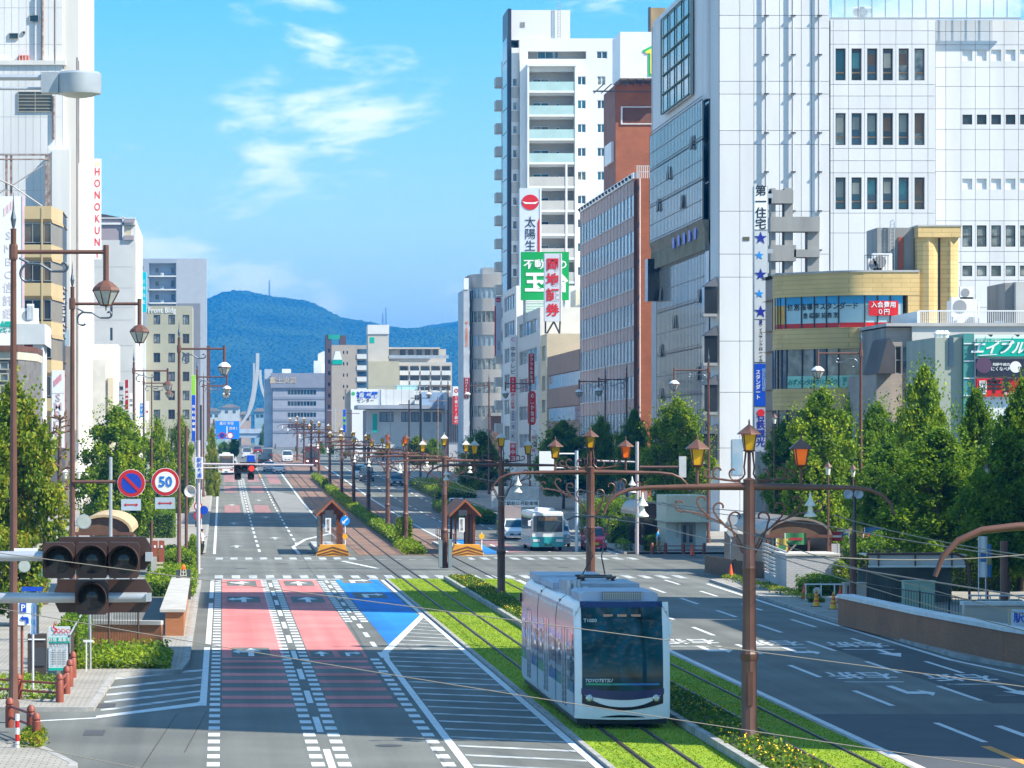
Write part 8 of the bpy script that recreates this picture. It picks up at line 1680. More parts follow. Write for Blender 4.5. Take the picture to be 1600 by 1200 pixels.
# arched entrances
def arch_shelter(name, label, x0, x1, y0, y1, ze, zc, mat, wall=True):
    t = thing(name, label, 'shelter', ((x0+x1)/2, y0, .1)); xm = (x0+x1)/2; n = 12; hw_ = (x1-x0)/2
    arc = [(xm+hw_*math.cos(math.pi*i/n), ze+(zc-ze)*math.sin(math.pi*i/n)) for i in range(n+1)]; inner = [(xm+(hw_-.12)*math.cos(math.pi*i/n), ze+(zc-ze-.12)*math.sin(math.pi*i/n)) for i in range(n, -1, -1)]
    mb = MB()
    for i in range(n): q = [arc[i], arc[i+1], inner[n-i-1], inner[n-i]]; mb.ext(q, 'y', y0, y1)
    obj('vault_roof', mb, mat, t, smooth=.4); obj('tympanum', MB().ext(inner[::-1], 'y', y0+.15, y0+.22), M('tympanum_brown', (.12, .065, .035), .7, var=.2, vs=4), t); obj('beam', MB().box(x0-.05, x1+.05, y0-.03, y0+.14, ze-.14, ze+.02), brown_metal, t)
    for xx in (x0+.08, xm-.6, xm+.5, x1-.08): obj('post', MB().box(xx-.06, xx+.06, y0+.02, y0+.14, .1, ze-.14), brown_metal, t)
    if wall:
        for s_ in (x0, x1-.06): obj('side_panel', MB().box(s_, s_+.06, y0+.3, y1-.1, .3, ze-.2), M('smoked_panel', (.09, .075, .06), .3), t)
    return t
ribm = M('polycarbonate_bronze', (.19, .15, .12), .35, vs=1.2, c2=(.26, .22, .19))
arch_shelter('arched_entrance', 'brown barrel roofed subway entrance on the right pavement', fx(1198, 188), fx(1300, 188), 188, 204, fz(836, 188), fz(809, 188), ribm)
arch_shelter('arched_entrance', 'far brown barrel roofed entrance beside the kiosk', fx(1000, 246), fx(1038, 246), 246, 258, fz(806, 246), fz(784, 246), ribm)
arch_shelter('arched_pavilion', 'tan arched underground entrance with carved gable behind the traffic signal', fx(118, 168), fx(207, 168), 168, 180, fz(832, 168), fz(804, 168), M('pavilion_tan', (.5, .36, .2), .7, var=.1), False)
# white bus canopy
Y = 158
wc = thing('flat_canopy', 'long white translucent bus stop canopy on a brown pipe frame', 'shelter', (fx(1432, Y), Y, .1))
obj('canopy_sheet', MB().ext([(fx(1356, Y), fz(882, Y)), (fx(1356, Y), fz(868, Y)), (fx(1505, Y), fz(868, Y)), (fx(1505, Y), fz(882, Y))], 'y', Y-.35, Y-.3), M('canopy_white', (.62, .6, .57), .4, var=.06), wc); obj('canopy_top', MB().box(fx(1354, Y), fx(1508, Y), Y-.4, Y+2, fz(868, Y), fz(866, Y)), M('canopy_white', (.62, .6, .57), .4), wc); obj('edge', MB().box(fx(1354, Y), fx(1506, Y), Y-.38, Y-.29, fz(886, Y), fz(882.5, Y)), white_metal, wc)
mb = MB(); mb.tube([(fx(1352, Y), Y-.45, .1), (fx(1352, Y), Y-.45, fz(865, Y)), (fx(1490, Y), Y-.45, fz(864.5, Y)), (fx(1503, Y), Y-.45, fz(870, Y)), (fx(1510, Y), Y-.45, fz(885, Y)), (fx(1512, Y), Y-.45, .1)], .06, 8)
for px in (1370, 1427, 1484): mb.tube([(fx(px, Y), Y-.44, fz(884, Y)), (fx(px, Y), Y-.44, fz(864, Y))], .04, 6)
obj('pipe_frame', mb, brown_metal, wc); obj('back_wall', MB().box(fx(1356, Y), fx(1505, Y), Y+2.5, Y+2.6, .1, fz(890, Y)), M('screen_dark', (.1, .12, .11), .5, var=.3, vs=1.5), wc)
for (px, Y_, w_, h_, m, lb) in ((1437, 152, 1.3, 1.35, M('cabinet_mint', (.35, .47, .36), .6, var=.1), 'pale green utility cabinet under the white canopy'), (1565, 128, 1.4, 1.6, M('cabinet_green', (.13, .2, .16), .6, var=.1), 'dark green utility cabinet near the right edge'), (1337, 150, .9, 1.35, M('cabinet_stone', (.42, .38, .32), .7, var=.1), 'stone coloured switch box at the foot of a brown post'), (47, 155, 1.0, 2.1, M('cabinet_leaf', (.1, .22, .12), .6, var=.1), 'tall green cabinet behind the traffic signal on the left')):
    t = thing('utility_cabinet', lb, 'cabinet', (fx(px, Y_), Y_, .1)); x_ = fx(px, Y_); obj('case', MB().box(x_-w_/2, x_+w_/2, Y_, Y_+.6, .1, h_), m, t); obj('lid', MB().box(x_-w_/2-.03, x_+w_/2+.03, Y_-.03, Y_+.63, h_, h_+.05), m, t); obj('door_seam', MB().box(x_-.008, x_+.008, Y_-.004, Y_, .15, h_-.05), dark_m, t)
for (px, Y_, pt, m, lb) in ((1333, 148, 838, brown_metal, 'brown square post with speakers beside the stone switch box'), (1569, 126, 850, brown_metal, 'thick brown lamp post at the right edge behind the green cabinet')):
    t = thing('brown_post', lb, 'pole', (fx(px, Y_), Y_, .1)); obj('shaft', MB().lathe((fx(px, Y_), Y_, .1), [(.14, 0), (.14, fz(pt, Y_))], 8), m, t)
    if px == 1333:
        for dx_ in (-.22, .22): obj('horn', MB().lathe((fx(1333, Y_)+dx_, Y_-.1, fz(772, Y_)), [(.05, .3), (.1, .2), (.2, 0), (.17, -.01), (.03, .08)], 10, 'y'), M('horn_pale', (.55, .58, .62), .4), t)
        obj('shaft_upper', MB().tube([(fx(1336, Y_), Y_+.1, 3), (fx(1336, Y_), Y_+.1, fz(765, Y_))], .07, 6), dark_m, t)
dispm = [M('banner_red', (.35, .03, .03), .6), M('banner_white', (.7, .7, .7), .6), M('banner_blue', (.05, .17, .35), .6), M('banner_yellow', (.4, .3, .06), .6), M('banner_green', (.04, .2, .07), .6)]
for i, (px, py, Y_, w_, h_) in enumerate(((1305, 838, 190, 1.0, .5), (1320, 835, 190, .8, .45), (1365, 838, 180, .9, .9), (1222, 855, 186, .6, .9), (1243, 842, 186, 1.1, .6), (1354, 850, 176, .3, 1.0), (1536, 870, 140, .35, 1.6), (1545, 876, 141, .25, 1.3), (1337, 830, 188, .7, .5))):
    t = thing('shop_banner', ('red', 'white and red', 'red and white round', 'pale printed', 'pale poster', 'green', 'yellow and red', 'blue', 'pale')[i]+(' festival banner hung near the subway entrance', ' festival banner beside the red one', ' paper lantern banner under the trees', ' standing poster at the entrance side', ' poster inside the entrance', ' strip banner under the trees', ' hanging streamer at the right edge', ' hanging streamer next to the yellow one', ' cloth banner in the tree shade')[i], 'banner', (fx(px, Y_), Y_, fz(py, Y_)), 'banners on the right pavement'); m = dispm[i % 5]
    obj('cloth', MB().grid(lambda u, v: (fx(px, Y_)+(u-.5)*w_, Y_+.05*math.sin(u*7), fz(py, Y_)+(v-.5)*h_), 8, 2), m, t); obj('print', MB().box(fx(px, Y_)-w_*.32, fx(px, Y_)+w_*.32, Y_-.07, Y_-.06, fz(py, Y_)-h_*.12, fz(py, Y_)+h_*.1), dispm[(i+1) % 5], t); obj('pole', MB().tube([(fx(px, Y_)-w_/2, Y_, .1), (fx(px, Y_)-w_/2, Y_, fz(py, Y_)+h_/2)], .02, 4), white_metal, t)
cs = thing('one_way_post', 'white post with two round plates behind the near tram pole', 'road sign', (fx(1142, 196), 196, .1)); obj('post', MB().tube([(fx(1142, 196), 196, .1), (fx(1142, 196), 196, fz(803, 196))], .035, 6), white_metal, cs)
for py in (812, 830): obj('plate', MB().lathe((fx(1144, 196), 195.9, fz(py, 196)), [(.3, 0), (.3, .02)], 18, 'y'), M('plate_back', (.48, .5, .52), .4, .3), cs)
lfa = thing('parking_notice_frame', 'white low information board behind the bus on the right', 'sign', (fx(805, 285), 285, .1)); Y = 285; obj('board', MB().box(fx(768, Y), fx(842, Y), Y, Y+.1, fz(793, Y), fz(760, Y)), M('board_pale', (.5, .52, .52), .5, vs=2, c2=(.3, .32, .33)), lfa); obj('name_strip', MB().box(fx(790, Y), fx(842, Y), Y-.05, Y-.002, fz(792, Y), fz(782, Y)), white_sign, lfa); text('lettering', '駅前公共駐車場', ink, lfa, (fx(816, Y), Y-.07, fz(787, Y)), .36, bold=.01); obj('planter_wall', MB().box(fx(756, Y)-.2, fx(785, Y), Y-18, Y-17.4, .1, fz(790, Y-18)), M('planter_mauve', (.33, .27, .26), .8, var=.1), lfa)

# == left pavement
br_or = BRICK('ramp_brick', (.40, .15, .05), (.36, .13, .045), (.28, .15, .09), .21, .075); rampc = M('ramp_white_top', (.5, .48, .44), .85, vs=1.2, c2=(.36, .34, .31))
rw = thing('ramp_wall', 'brick ramp wall with broad white top beside the left kerb', 'wall', (-1.6, 148, .1)); obj('wall', MB().prism([(-1.42, 132.5), (-2.1, 132.5), (-2.15, 164), (-1.55, 164)], .05, 1.0), br_or, rw); obj('top', MB().prism([(-1.36, 132.4), (-2.3, 132.4), (-2.3, 164.2), (-1.45, 164.2)], 1.0, 1.1), rampc, rw)
rw2 = lowwall('ramp_wall', 'low brick wall with white top behind the dark bar fence', [(-4.9, 125), (-2.05, 124.4)], .95, .3, br_or, rampc)
ra = tag(polysheet('parking_ramp', [[(-2.2, 135), (-6.3, 135), (-6.6, 186), (-2.5, 186)]], .126, asphalt), kind='structure')
barfence('dark iron fence with a taller middle post by the left planting', (-4.85, 121), (-2.9, 124), 1.35, 22, dbm, post_every=11)
obj('grating', MB().box(-6, -2.3, 131.5, 133.5, .125, .15), M('grating_tan', (.45, .33, .2), .7, var=.1), tag(thing('ramp_grating', 'tan slatted grating at the mouth of the ramp', 'grating', (-4, 132, .1)), None))
wp_ = thing('white_guard_rail', 'white guard rail with a thick post beyond the ramp', 'fence', (-3.4, 176, .1)); Y = 176
for px in (246, 299): obj('post', MB().lathe((fx(px, Y), Y, .1), [(.13, 0), (.13, .55), (.1, .62), (.03, .65)], 10), white_metal, wp_)
for z_ in (.25, .5): obj('rail', MB().tube([(fx(225, Y), Y, z_), (fx(300, Y), Y, z_)], .045, 6), white_metal, wp_)
pb = thing('parking_price_board', 'white and teal parking price board on a post', 'sign', (fx(92, 110), 110, .1)); Y = 110
obj('board', MB().box(fx(76, Y), fx(109.5, Y), Y, Y+.12, fz(1048, Y), fz(979, Y)), M('board_white_blue', (.58, .64, .68), .5, var=.03), pb); obj('band', MB().box(fx(76.5, Y), fx(109, Y), Y-.02, Y-.002, fz(1004.5, Y), fz(996, Y)), teal_sign, pb); obj('band', MB().box(fx(76.5, Y), fx(109, Y), Y-.02, Y-.002, fz(1047.5, Y), fz(1043.5, Y)), teal_sign, pb); obj('post', MB().tube([(fx(92, Y), Y+.1, .1), (fx(92, Y), Y+.1, fz(1045, Y))], .06, 6), steel, pb)
text('lettering', 'ODO', red_ink, pb, (fx(99, Y), Y-.03, fz(986.5, Y)), .19, bold=.005); text('lettering', '月極 募集中', white_sign, pb, (fx(93, Y), Y-.03, fz(1000, Y)), .13, bold=.008); text('lettering', '街をきれいに', ink, pb, (fx(92, Y), Y-.03, fz(1008, Y)), .1)
for i in range(7): text('lettering', '8:00  100  200', ink, pb, (fx(92, Y), Y-.03, fz(1016+i*3.6, Y)), .075)
obj('swoosh', MB().add([(fx(83, Y), Y-.03, fz(990, Y)), (fx(87, Y), Y-.03, fz(989, Y)), (fx(90, Y), Y-.03, fz(983, Y)), (fx(85, Y), Y-.03, fz(980, Y)), (fx(86, Y), Y-.03, fz(970, Y)), (fx(84, Y), Y-.03, fz(973, Y)), (fx(82.5, Y), Y-.03, fz(981, Y)), (fx(87, Y), Y-.03, fz(985, Y))], [tuple(range(8))]), red_ink, pb)
tb_ = thing('ticket_machine', 'dark brown parking ticket machine housing behind a white post', 'machine', (fx(58, 108), 108, .1)); Y = 108; obj('housing', MB().box(fx(43, Y), fx(72, Y), Y, Y+.6, .1, fz(991, Y)), M('machine_brown', (.055, .04, .035), .6, var=.1), tb_); obj('panel', MB().box(fx(52, Y), fx(70, Y), Y-.03, Y-.002, fz(1040, Y), fz(1012, Y)), dark_m, tb_); obj('trim', MB().box(fx(44, Y), fx(71, Y), Y-.03, Y-.002, fz(1000, Y), fz(998, Y)), white_metal, tb_); obj('base', MB().box(fx(28, Y), fx(86, Y), Y-1.6, Y-1.2, .1, fz(1056, Y)), M('machine_brown', (.055, .04, .035), .6), tb_)
ps4 = thing('parking_direction_sign', 'white sign with blue P and left arrow on a brown pole', 'sign', (fx(36, 103), 103, .1)); Y = 103; obj('board', MB().box(fx(28, Y), fx(51, Y), Y, Y+.06, fz(977, Y), fz(936, Y)), white_sign, ps4); obj('blue_square', MB().box(fx(31, Y), fx(41, Y), Y-.02, Y-.002, fz(957.5, Y), fz(942, Y)), blue_sign, ps4); text('lettering', 'P', white_sign, ps4, (fx(36, Y), Y-.03, fz(950, Y)), .26, bold=.02)
obj('arrow', MB().add([(fx(31.5, Y), Y-.02, fz(966, Y)), (fx(36, Y), Y-.02, fz(961.5, Y)), (fx(36, Y), Y-.02, fz(964, Y)), (fx(43, Y), Y-.02, fz(964, Y)), (fx(45, Y), Y-.02, fz(967, Y)), (fx(45, Y), Y-.02, fz(974.5, Y)), (fx(40.5, Y), Y-.02, fz(974.5, Y)), (fx(40.5, Y), Y-.02, fz(969, Y)), (fx(36, Y), Y-.02, fz(969, Y)), (fx(36, Y), Y-.02, fz(970.5, Y))], [tuple(range(10))]), blue_sign, ps4); obj('post', MB().tube([(fx(34, Y), Y+.1, .1), (fx(34, Y), Y+.1, fz(936, Y))], .045, 6), bol_m, ps4)
ps5 = thing('blue_plate_sign', 'blue plate with a white arrow above the parking sign', 'sign', (fx(50, 112), 112, .1)); Y = 112; obj('plate', MB().box(fx(33.5, Y), fx(66.5, Y), Y, Y+.05, fz(924, Y), fz(917, Y)), blue_sign, ps5); obj('post', MB().tube([(fx(55, Y), Y+.08, .1), (fx(55, Y), Y+.08, fz(917, Y))], .05, 6), dark_m, ps5)
bn = thing('blue_banner', 'narrow blue and white printed banner on a white post', 'banner', (fx(52, 101), 101, .1)); Y = 101; obj('post', MB().tube([(fx(51.5, Y), Y, .1), (fx(51.5, Y), Y, fz(940, Y))], .035, 6), white_metal, bn); obj('cloth', MB().grid(lambda u, v: (fx(48+9*u, Y), Y-.06+.04*math.sin(u*5), fz(991-52*v, Y)), 6, 6), M('banner_print', (.04, .3, .75), .6, c2=(.65, .7, .75), vs=5), bn)
bp_ = thing('dark_post', 'dark square post behind the ticket machine', 'pole', (fx(59, 112), 112, .1)); obj('shaft', MB().box(fx(55, 112), fx(60.5, 112), 112, 112.2, .1, fz(945, 112)), dark_m, bp_)
bsc = thing('dark_panel_screen', 'tall dark panel screen slanting back beside the price board', 'screen', (fx(113, 112), 112, .1)); obj('panel', MB().add([(fx(109, 110), 110, .1), (fx(127, 118), 118, .1), (fx(127, 118), 118, 1.6), (fx(109, 110), 110, 1.35), (fx(109, 110)-.05, 110, .1), (fx(127, 118)-.05, 118, .1), (fx(127, 118)-.05, 118, 1.6), (fx(109, 110)-.05, 110, 1.35)], [(0, 1, 2, 3), (4, 5, 6, 7), (3, 2, 6, 7), (0, 3, 7, 4)]), M('machine_brown', (.055, .04, .035), .6), bsc); obj('rail', MB().tube([(fx(109, 110), 109.98, 1.37), (fx(127, 118), 118, 1.62)], .03, 5), steel, bsc)
stl = thing('steel_signpost', 'thin grey post with a white T bar in the planting', 'pole', (fx(140, 113), 113, .1)); obj('shaft', MB().tube([(fx(141, 113), 113, .1), (fx(140, 113), 113, 2.6)], .05, 6), steel, stl); obj('tee', MB().box(fx(130, 112), fx(146, 112), 112, 112.05, 1.03, 1.1).box(fx(134, 112), fx(136, 112), 112, 112.05, .1, 1.03), white_metal, stl)
for px, lb in ((242, 'red vending box left of its twin behind the hedge'), (252.5, 'red vending box right of its twin behind the hedge')):
    t = thing('red_box', lb, 'box', (fx(px, 190), 190, .1)); obj('case', MB().box(fx(px-4.4, 190), fx(px+4.2, 190), 190, 190.5, .1, fz(845, 190)), M('box_rust_red', (.3, .07, .035), .6, var=.1), t); obj('label_plate', MB().box(fx(px-1.5, 190), fx(px+1.5, 190), 189.98, 190, fz(856, 190), fz(852, 190)), white_sign, t)
rack = thing('cream_ladder_rack', 'cream ladder-like rack by the ramp end', 'rack', (fx(250, 180), 180, .1)); Y = 180
for i in range(6): obj('rung', MB().box(fx(245, Y), fx(255, Y), Y, Y+.06, .15+i*.2, .25+i*.2), M('rack_cream', (.6, .55, .42), .7), rack)
obj('side', MB().box(fx(236, Y), fx(244.5, Y), Y, Y+.4, .1, 1.5), concrete, rack)
bk = thing('bike_stand', 'row of wooden bollard stands by the left kerb past the junction', 'stand', (fx(300, 231), 233, .12))
for i in range(4): obj('stand', MB().box(fx(294+i*5, 234), fx(297+i*5, 234), 234, 234.2, .12, .62), M('stand_wood', (.3, .17, .1), .8), bk)
for y_ in (98.2, 89): tag(obj('drain_grate', MB().box(-3.45, -2.95, y_, y_+1.6, .0, .012), M('iron_grate', (.1, .09, .08), .6, .4)), 'iron drain grate beside the %s' % ('plaza kerb' if y_ > 95 else 'bottom left kerb'), 'drain', 'road drains')
mk = thing('red_white_marker', 'short red and white marker post at the bottom left corner', 'post', (fx(27, 84), 84, .1))
for i in range(5): obj('ring', MB().lathe((fx(27, 84), 84, .12+i*.16), [(.05, 0), (.05, .155)], 10), red_sign if i % 2 else white_sign, mk)
for (x_, y_, r_) in ((3.6, 214, .35), (1.1, 206, .35), (6.6, 100, .32), (19.8, 208, .35), (22.5, 103, .33), (4.0, 86, .33)): tag(obj('manhole_cover', MB().lathe((x_, y_, .002), [(r_, 0), (r_, .006)], 20), M('iron_cover', (.07, .068, .065), .6, .4, var=.2, vs=12)), 'round iron manhole cover at %s' % ('the far left of the junction' if x_ == 3.6 else 'the near left of the junction' if x_ == 1.1 else 'the hatched zone' if x_ == 6.6 else 'the right of the junction' if x_ == 19.8 else 'the right carriageway' if x_ == 22.5 else 'the near left lane'), 'manhole', 'manhole covers')
# == trees, hedges, grass
def leaf_mat(name, c1, c2, c3, vs=.9, trans=.35):
    m = bpy.data.materials.new(name); m.use_nodes = True; t = m.node_tree; b = t.nodes['Principled BSDF']; L = t.links; b.inputs['Roughness'].default_value = .6; b.inputs['Specular IOR Level'].default_value = .25
    g = t.nodes.new('ShaderNodeNewGeometry'); n = t.nodes.new('ShaderNodeTexNoise'); n.inputs['Scale'].default_value = vs; n.inputs['Detail'].default_value = 3; L.new(g.outputs['Position'], n.inputs['Vector'])
    ad = t.nodes.new('ShaderNodeMath'); ad.operation = 'MULTIPLY_ADD'; ad.inputs[1].default_value = .4; L.new(g.outputs['Random Per Island'], ad.inputs[0]); sb = t.nodes.new('ShaderNodeMath'); sb.operation = 'SUBTRACT'; sb.inputs[1].default_value = .2; L.new(n.outputs['Fac'], sb.inputs[0]); L.new(sb.outputs[0], ad.inputs[2])
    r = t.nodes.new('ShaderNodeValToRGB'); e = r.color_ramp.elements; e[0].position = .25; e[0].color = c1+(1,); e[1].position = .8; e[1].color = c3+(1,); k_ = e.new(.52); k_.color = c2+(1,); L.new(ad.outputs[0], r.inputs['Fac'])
    L.new(r.outputs[0], b.inputs['Base Color'])
    tr_ = t.nodes.new('ShaderNodeBsdfTranslucent'); L.new(r.outputs[0], tr_.inputs['Color']); mxs = t.nodes.new('ShaderNodeMixShader'); mxs.inputs[0].default_value = trans
    L.new(b.outputs[0], mxs.inputs[1]); L.new(tr_.outputs[0], mxs.inputs[2]); L.new(mxs.outputs[0], t.nodes['Material Output'].inputs['Surface']); MATS[name] = m; return m
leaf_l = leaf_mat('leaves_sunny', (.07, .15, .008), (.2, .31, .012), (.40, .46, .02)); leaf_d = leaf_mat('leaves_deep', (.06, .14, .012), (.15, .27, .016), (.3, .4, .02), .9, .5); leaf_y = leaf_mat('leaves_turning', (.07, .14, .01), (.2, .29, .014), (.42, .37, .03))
bark = M('bark', (.13, .09, .06), .9, var=.3, vs=6, bump=.5, bs=14)
def leaf(mb, p, s, r_):
    a = Vector((r_.gauss(0, 1), r_.gauss(0, 1), r_.gauss(0, .8))).normalized(); b = a.cross(Vector((r_.gauss(0, 1), r_.gauss(0, 1), r_.gauss(0, 1)))).normalized(); a *= s; b *= s*.62
    o = len(mb.v); mb.v += [tuple(p-a), tuple(p+b), tuple(p+a), tuple(p-b)]; mb.f.append((o, o+1, o+2, o+3)); mb.m.append(0)
CH = 3.0   # crown height in units of its half width
def crown_mesh(seed, n, mat, peak=.38, s0=.06, s1=.11):
    "a crown about two units wide and CH units tall; leaves gather in clumps with gaps between"
    r_ = random.Random(seed); mb = MB(); cl = []
    def rad(t):
        return max(0, (math.sin(math.pi/2*min(1, t/peak+.25)) if t < peak else math.cos(math.pi/2*((t-peak)/(1-peak))**1.25)))**.8
    for i in range(230):
        t = r_.random()**.85; a = r_.uniform(0, 6.283); q = rad(t)*(r_.random()**.4)*(.86+.16*math.sin(a*3+seed+t*5)+.14*math.sin(t*13+a*2)); cl.append((Vector((q*math.cos(a), q*math.sin(a), t*CH*.97)), r_.uniform(.13, .3)*(1-.4*t)))
    w_ = [c[1]**2 for c in cl]
    for c, rr in r_.choices(cl, w_, k=n):
        d = Vector((r_.gauss(0, 1), r_.gauss(0, 1), r_.gauss(0, 1))).normalized()*rr*(r_.random()**.4); leaf(mb, c+d, r_.uniform(s0, s1)*.5, r_)
    for i in range(150):   # stray twigs that fray the outline
        t = r_.random()**.8; a = r_.uniform(0, 6.283); q = rad(t)*r_.uniform(.85, 1.05)+.03; base = Vector((q*math.cos(a), q*math.sin(a), t*CH))
        dv = Vector((math.cos(a)*.5, math.sin(a)*.5, r_.uniform(.4, 1.1))).normalized()
        for j in range(6): leaf(mb, base+dv*.055*j+Vector((r_.gauss(0, .02), r_.gauss(0, .02), r_.gauss(0, .02))), r_.uniform(s0, s1)*.42, r_)
    return mb.mesh('crown', mat)
CROWNS = {}
def crown(kind, seed):
    "four crown shapes; the leaf colour is set on each tree"
    if seed not in CROWNS: CROWNS[seed] = crown_mesh(seed*7+3, 26000, leaf_l, (.30, .42, .36, .25)[seed % 4])
    return CROWNS[seed]
def tree(label, x, y, h, w_, z0, kind='l', seed=1, group='street trees', name='street_tree'):
    g = gz(y)+.1; t = thing(name, label, 'tree', (x, y, g), group); r_ = random.Random(seed*31+int(x*10)); hc = h-z0-g
    mb = MB(); mb.tube([(x, y, g-.1), (x+.05, y, g+1), (x-.04, y+.03, z0+hc*.35), (x, y, z0+hc*.8)], [.17, .13, .1, .03], 8); obj('trunk', mb, bark, t, smooth=.8)
    lb = MB()
    for i in range(11):
        a = r_.uniform(0, 6.283); zz = z0+hc*r_.uniform(.02, .6); q = w_*r_.uniform(.45, .8); lb.tube([(x, y, zz), (x+q*.5*math.cos(a), y+q*.5*math.sin(a), zz+q*.4), (x+q*math.cos(a), y+q*math.sin(a), zz+q*.8)], [.055, .04, .015], 5)
    obj('limbs', lb, bark, t)
    c = bpy.data.objects.new('crown', crown(kind, seed)); link(c, t, (x, y, z0)); c.material_slots[0].link = 'OBJECT'; c.material_slots[0].material = {'l': leaf_l, 'd': leaf_d, 'y': leaf_y}[kind]; c.location = (0, 0, z0-g); c.scale = (w_, w_, hc/CH); c.rotation_euler = (0, 0, r_.uniform(0, 6)); return t
def T(label, px, top, bot, Y_, hwpx, kind, seed, **k): tree(label, fx(px, Y_), Y_, fz(top, Y_), hwpx*Y_/FPX, max(.8, fz(bot, Y_)), kind, seed, **k)
T('bushy yellow green tree at the left edge behind the nearest lamp', 22, 592, 1010, 140, 82, 'y', 1); T('broad yellow green tree behind the road signs on the left', 182, 634, 838, 224, 66, 'l', 2); T('slim green tree right of the broad left tree', 247, 648, 815, 290, 30, 'l', 3)
T('narrow green tree before the olive office', 283, 640, 815, 330, 23, 'l', 4); T('narrow yellow green tree beside the far bus', 331, 650, 800, 395, 13, 'y', 3); T('small far tree behind the blue direction sign', 366, 648, 712, 520, 10, 'd', 2)
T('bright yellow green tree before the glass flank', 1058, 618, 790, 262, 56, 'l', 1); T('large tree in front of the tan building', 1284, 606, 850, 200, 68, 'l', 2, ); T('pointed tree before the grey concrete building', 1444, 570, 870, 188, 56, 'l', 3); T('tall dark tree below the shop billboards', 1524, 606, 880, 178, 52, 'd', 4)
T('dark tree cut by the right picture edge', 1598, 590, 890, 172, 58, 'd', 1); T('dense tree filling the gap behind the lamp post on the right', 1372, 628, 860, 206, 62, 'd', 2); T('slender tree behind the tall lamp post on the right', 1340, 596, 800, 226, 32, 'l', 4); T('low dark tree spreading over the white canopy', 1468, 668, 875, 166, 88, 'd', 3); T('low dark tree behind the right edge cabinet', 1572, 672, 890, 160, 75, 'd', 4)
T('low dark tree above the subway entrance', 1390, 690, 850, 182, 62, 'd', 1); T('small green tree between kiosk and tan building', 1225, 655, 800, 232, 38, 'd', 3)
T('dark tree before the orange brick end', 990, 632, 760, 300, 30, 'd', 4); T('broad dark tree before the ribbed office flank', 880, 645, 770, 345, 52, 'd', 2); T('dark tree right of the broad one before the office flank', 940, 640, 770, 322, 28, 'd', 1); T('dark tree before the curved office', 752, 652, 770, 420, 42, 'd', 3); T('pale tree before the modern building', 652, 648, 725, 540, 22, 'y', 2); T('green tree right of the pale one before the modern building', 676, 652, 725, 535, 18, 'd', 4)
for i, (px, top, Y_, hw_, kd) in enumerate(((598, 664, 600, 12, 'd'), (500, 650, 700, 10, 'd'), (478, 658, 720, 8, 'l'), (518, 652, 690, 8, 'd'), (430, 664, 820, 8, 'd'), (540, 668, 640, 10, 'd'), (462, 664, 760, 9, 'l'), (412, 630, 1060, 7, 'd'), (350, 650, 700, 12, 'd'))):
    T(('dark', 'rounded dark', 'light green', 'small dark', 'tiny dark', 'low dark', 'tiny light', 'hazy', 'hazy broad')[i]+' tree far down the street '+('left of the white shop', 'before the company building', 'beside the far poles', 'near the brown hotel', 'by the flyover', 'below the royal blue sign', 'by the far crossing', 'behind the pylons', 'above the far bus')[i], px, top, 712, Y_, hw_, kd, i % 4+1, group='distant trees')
# pollarded bare trees
for px, top, lb in ((70, 655, 'bare pollarded tree with knobbly shoots, left of two'), (94, 648, 'bare pollarded tree with knobbly shoots, right of two')):
    Y_ = 158; t = thing('pollarded_tree', lb, 'tree', (fx(px, Y_), Y_, .1), 'pollarded trees'); r_ = random.Random(px); x = fx(px, Y_); zt = fz(top, Y_)
    mb = MB().tube([(x, Y_, .1), (x+.04, Y_, 3), (x-.03, Y_, 6), (x, Y_, zt)], [.16, .13, .1, .05], 8); obj('trunk', mb, bark, t, smooth=.8)
    mb = MB()
    for i in range(26):
        z = r_.uniform(4.2, zt); a = r_.uniform(0, 6.28); q = r_.uniform(.25, .55); mb.tube([(x, Y_, z), (x+q*math.cos(a), Y_+q*math.sin(a), z+.12), (x+q*1.1*math.cos(a), Y_+q*1.1*math.sin(a), z+.4)], [.05, .04, .02], 5); mb.lathe((x+q*math.cos(a), Y_+q*math.sin(a), z+.05), [(.03, 0), (.09, .06), (.03, .13)], 6)
    obj('shoots', mb, M('bark_brown', (.17, .1, .06), .9, var=.3, vs=8), t)
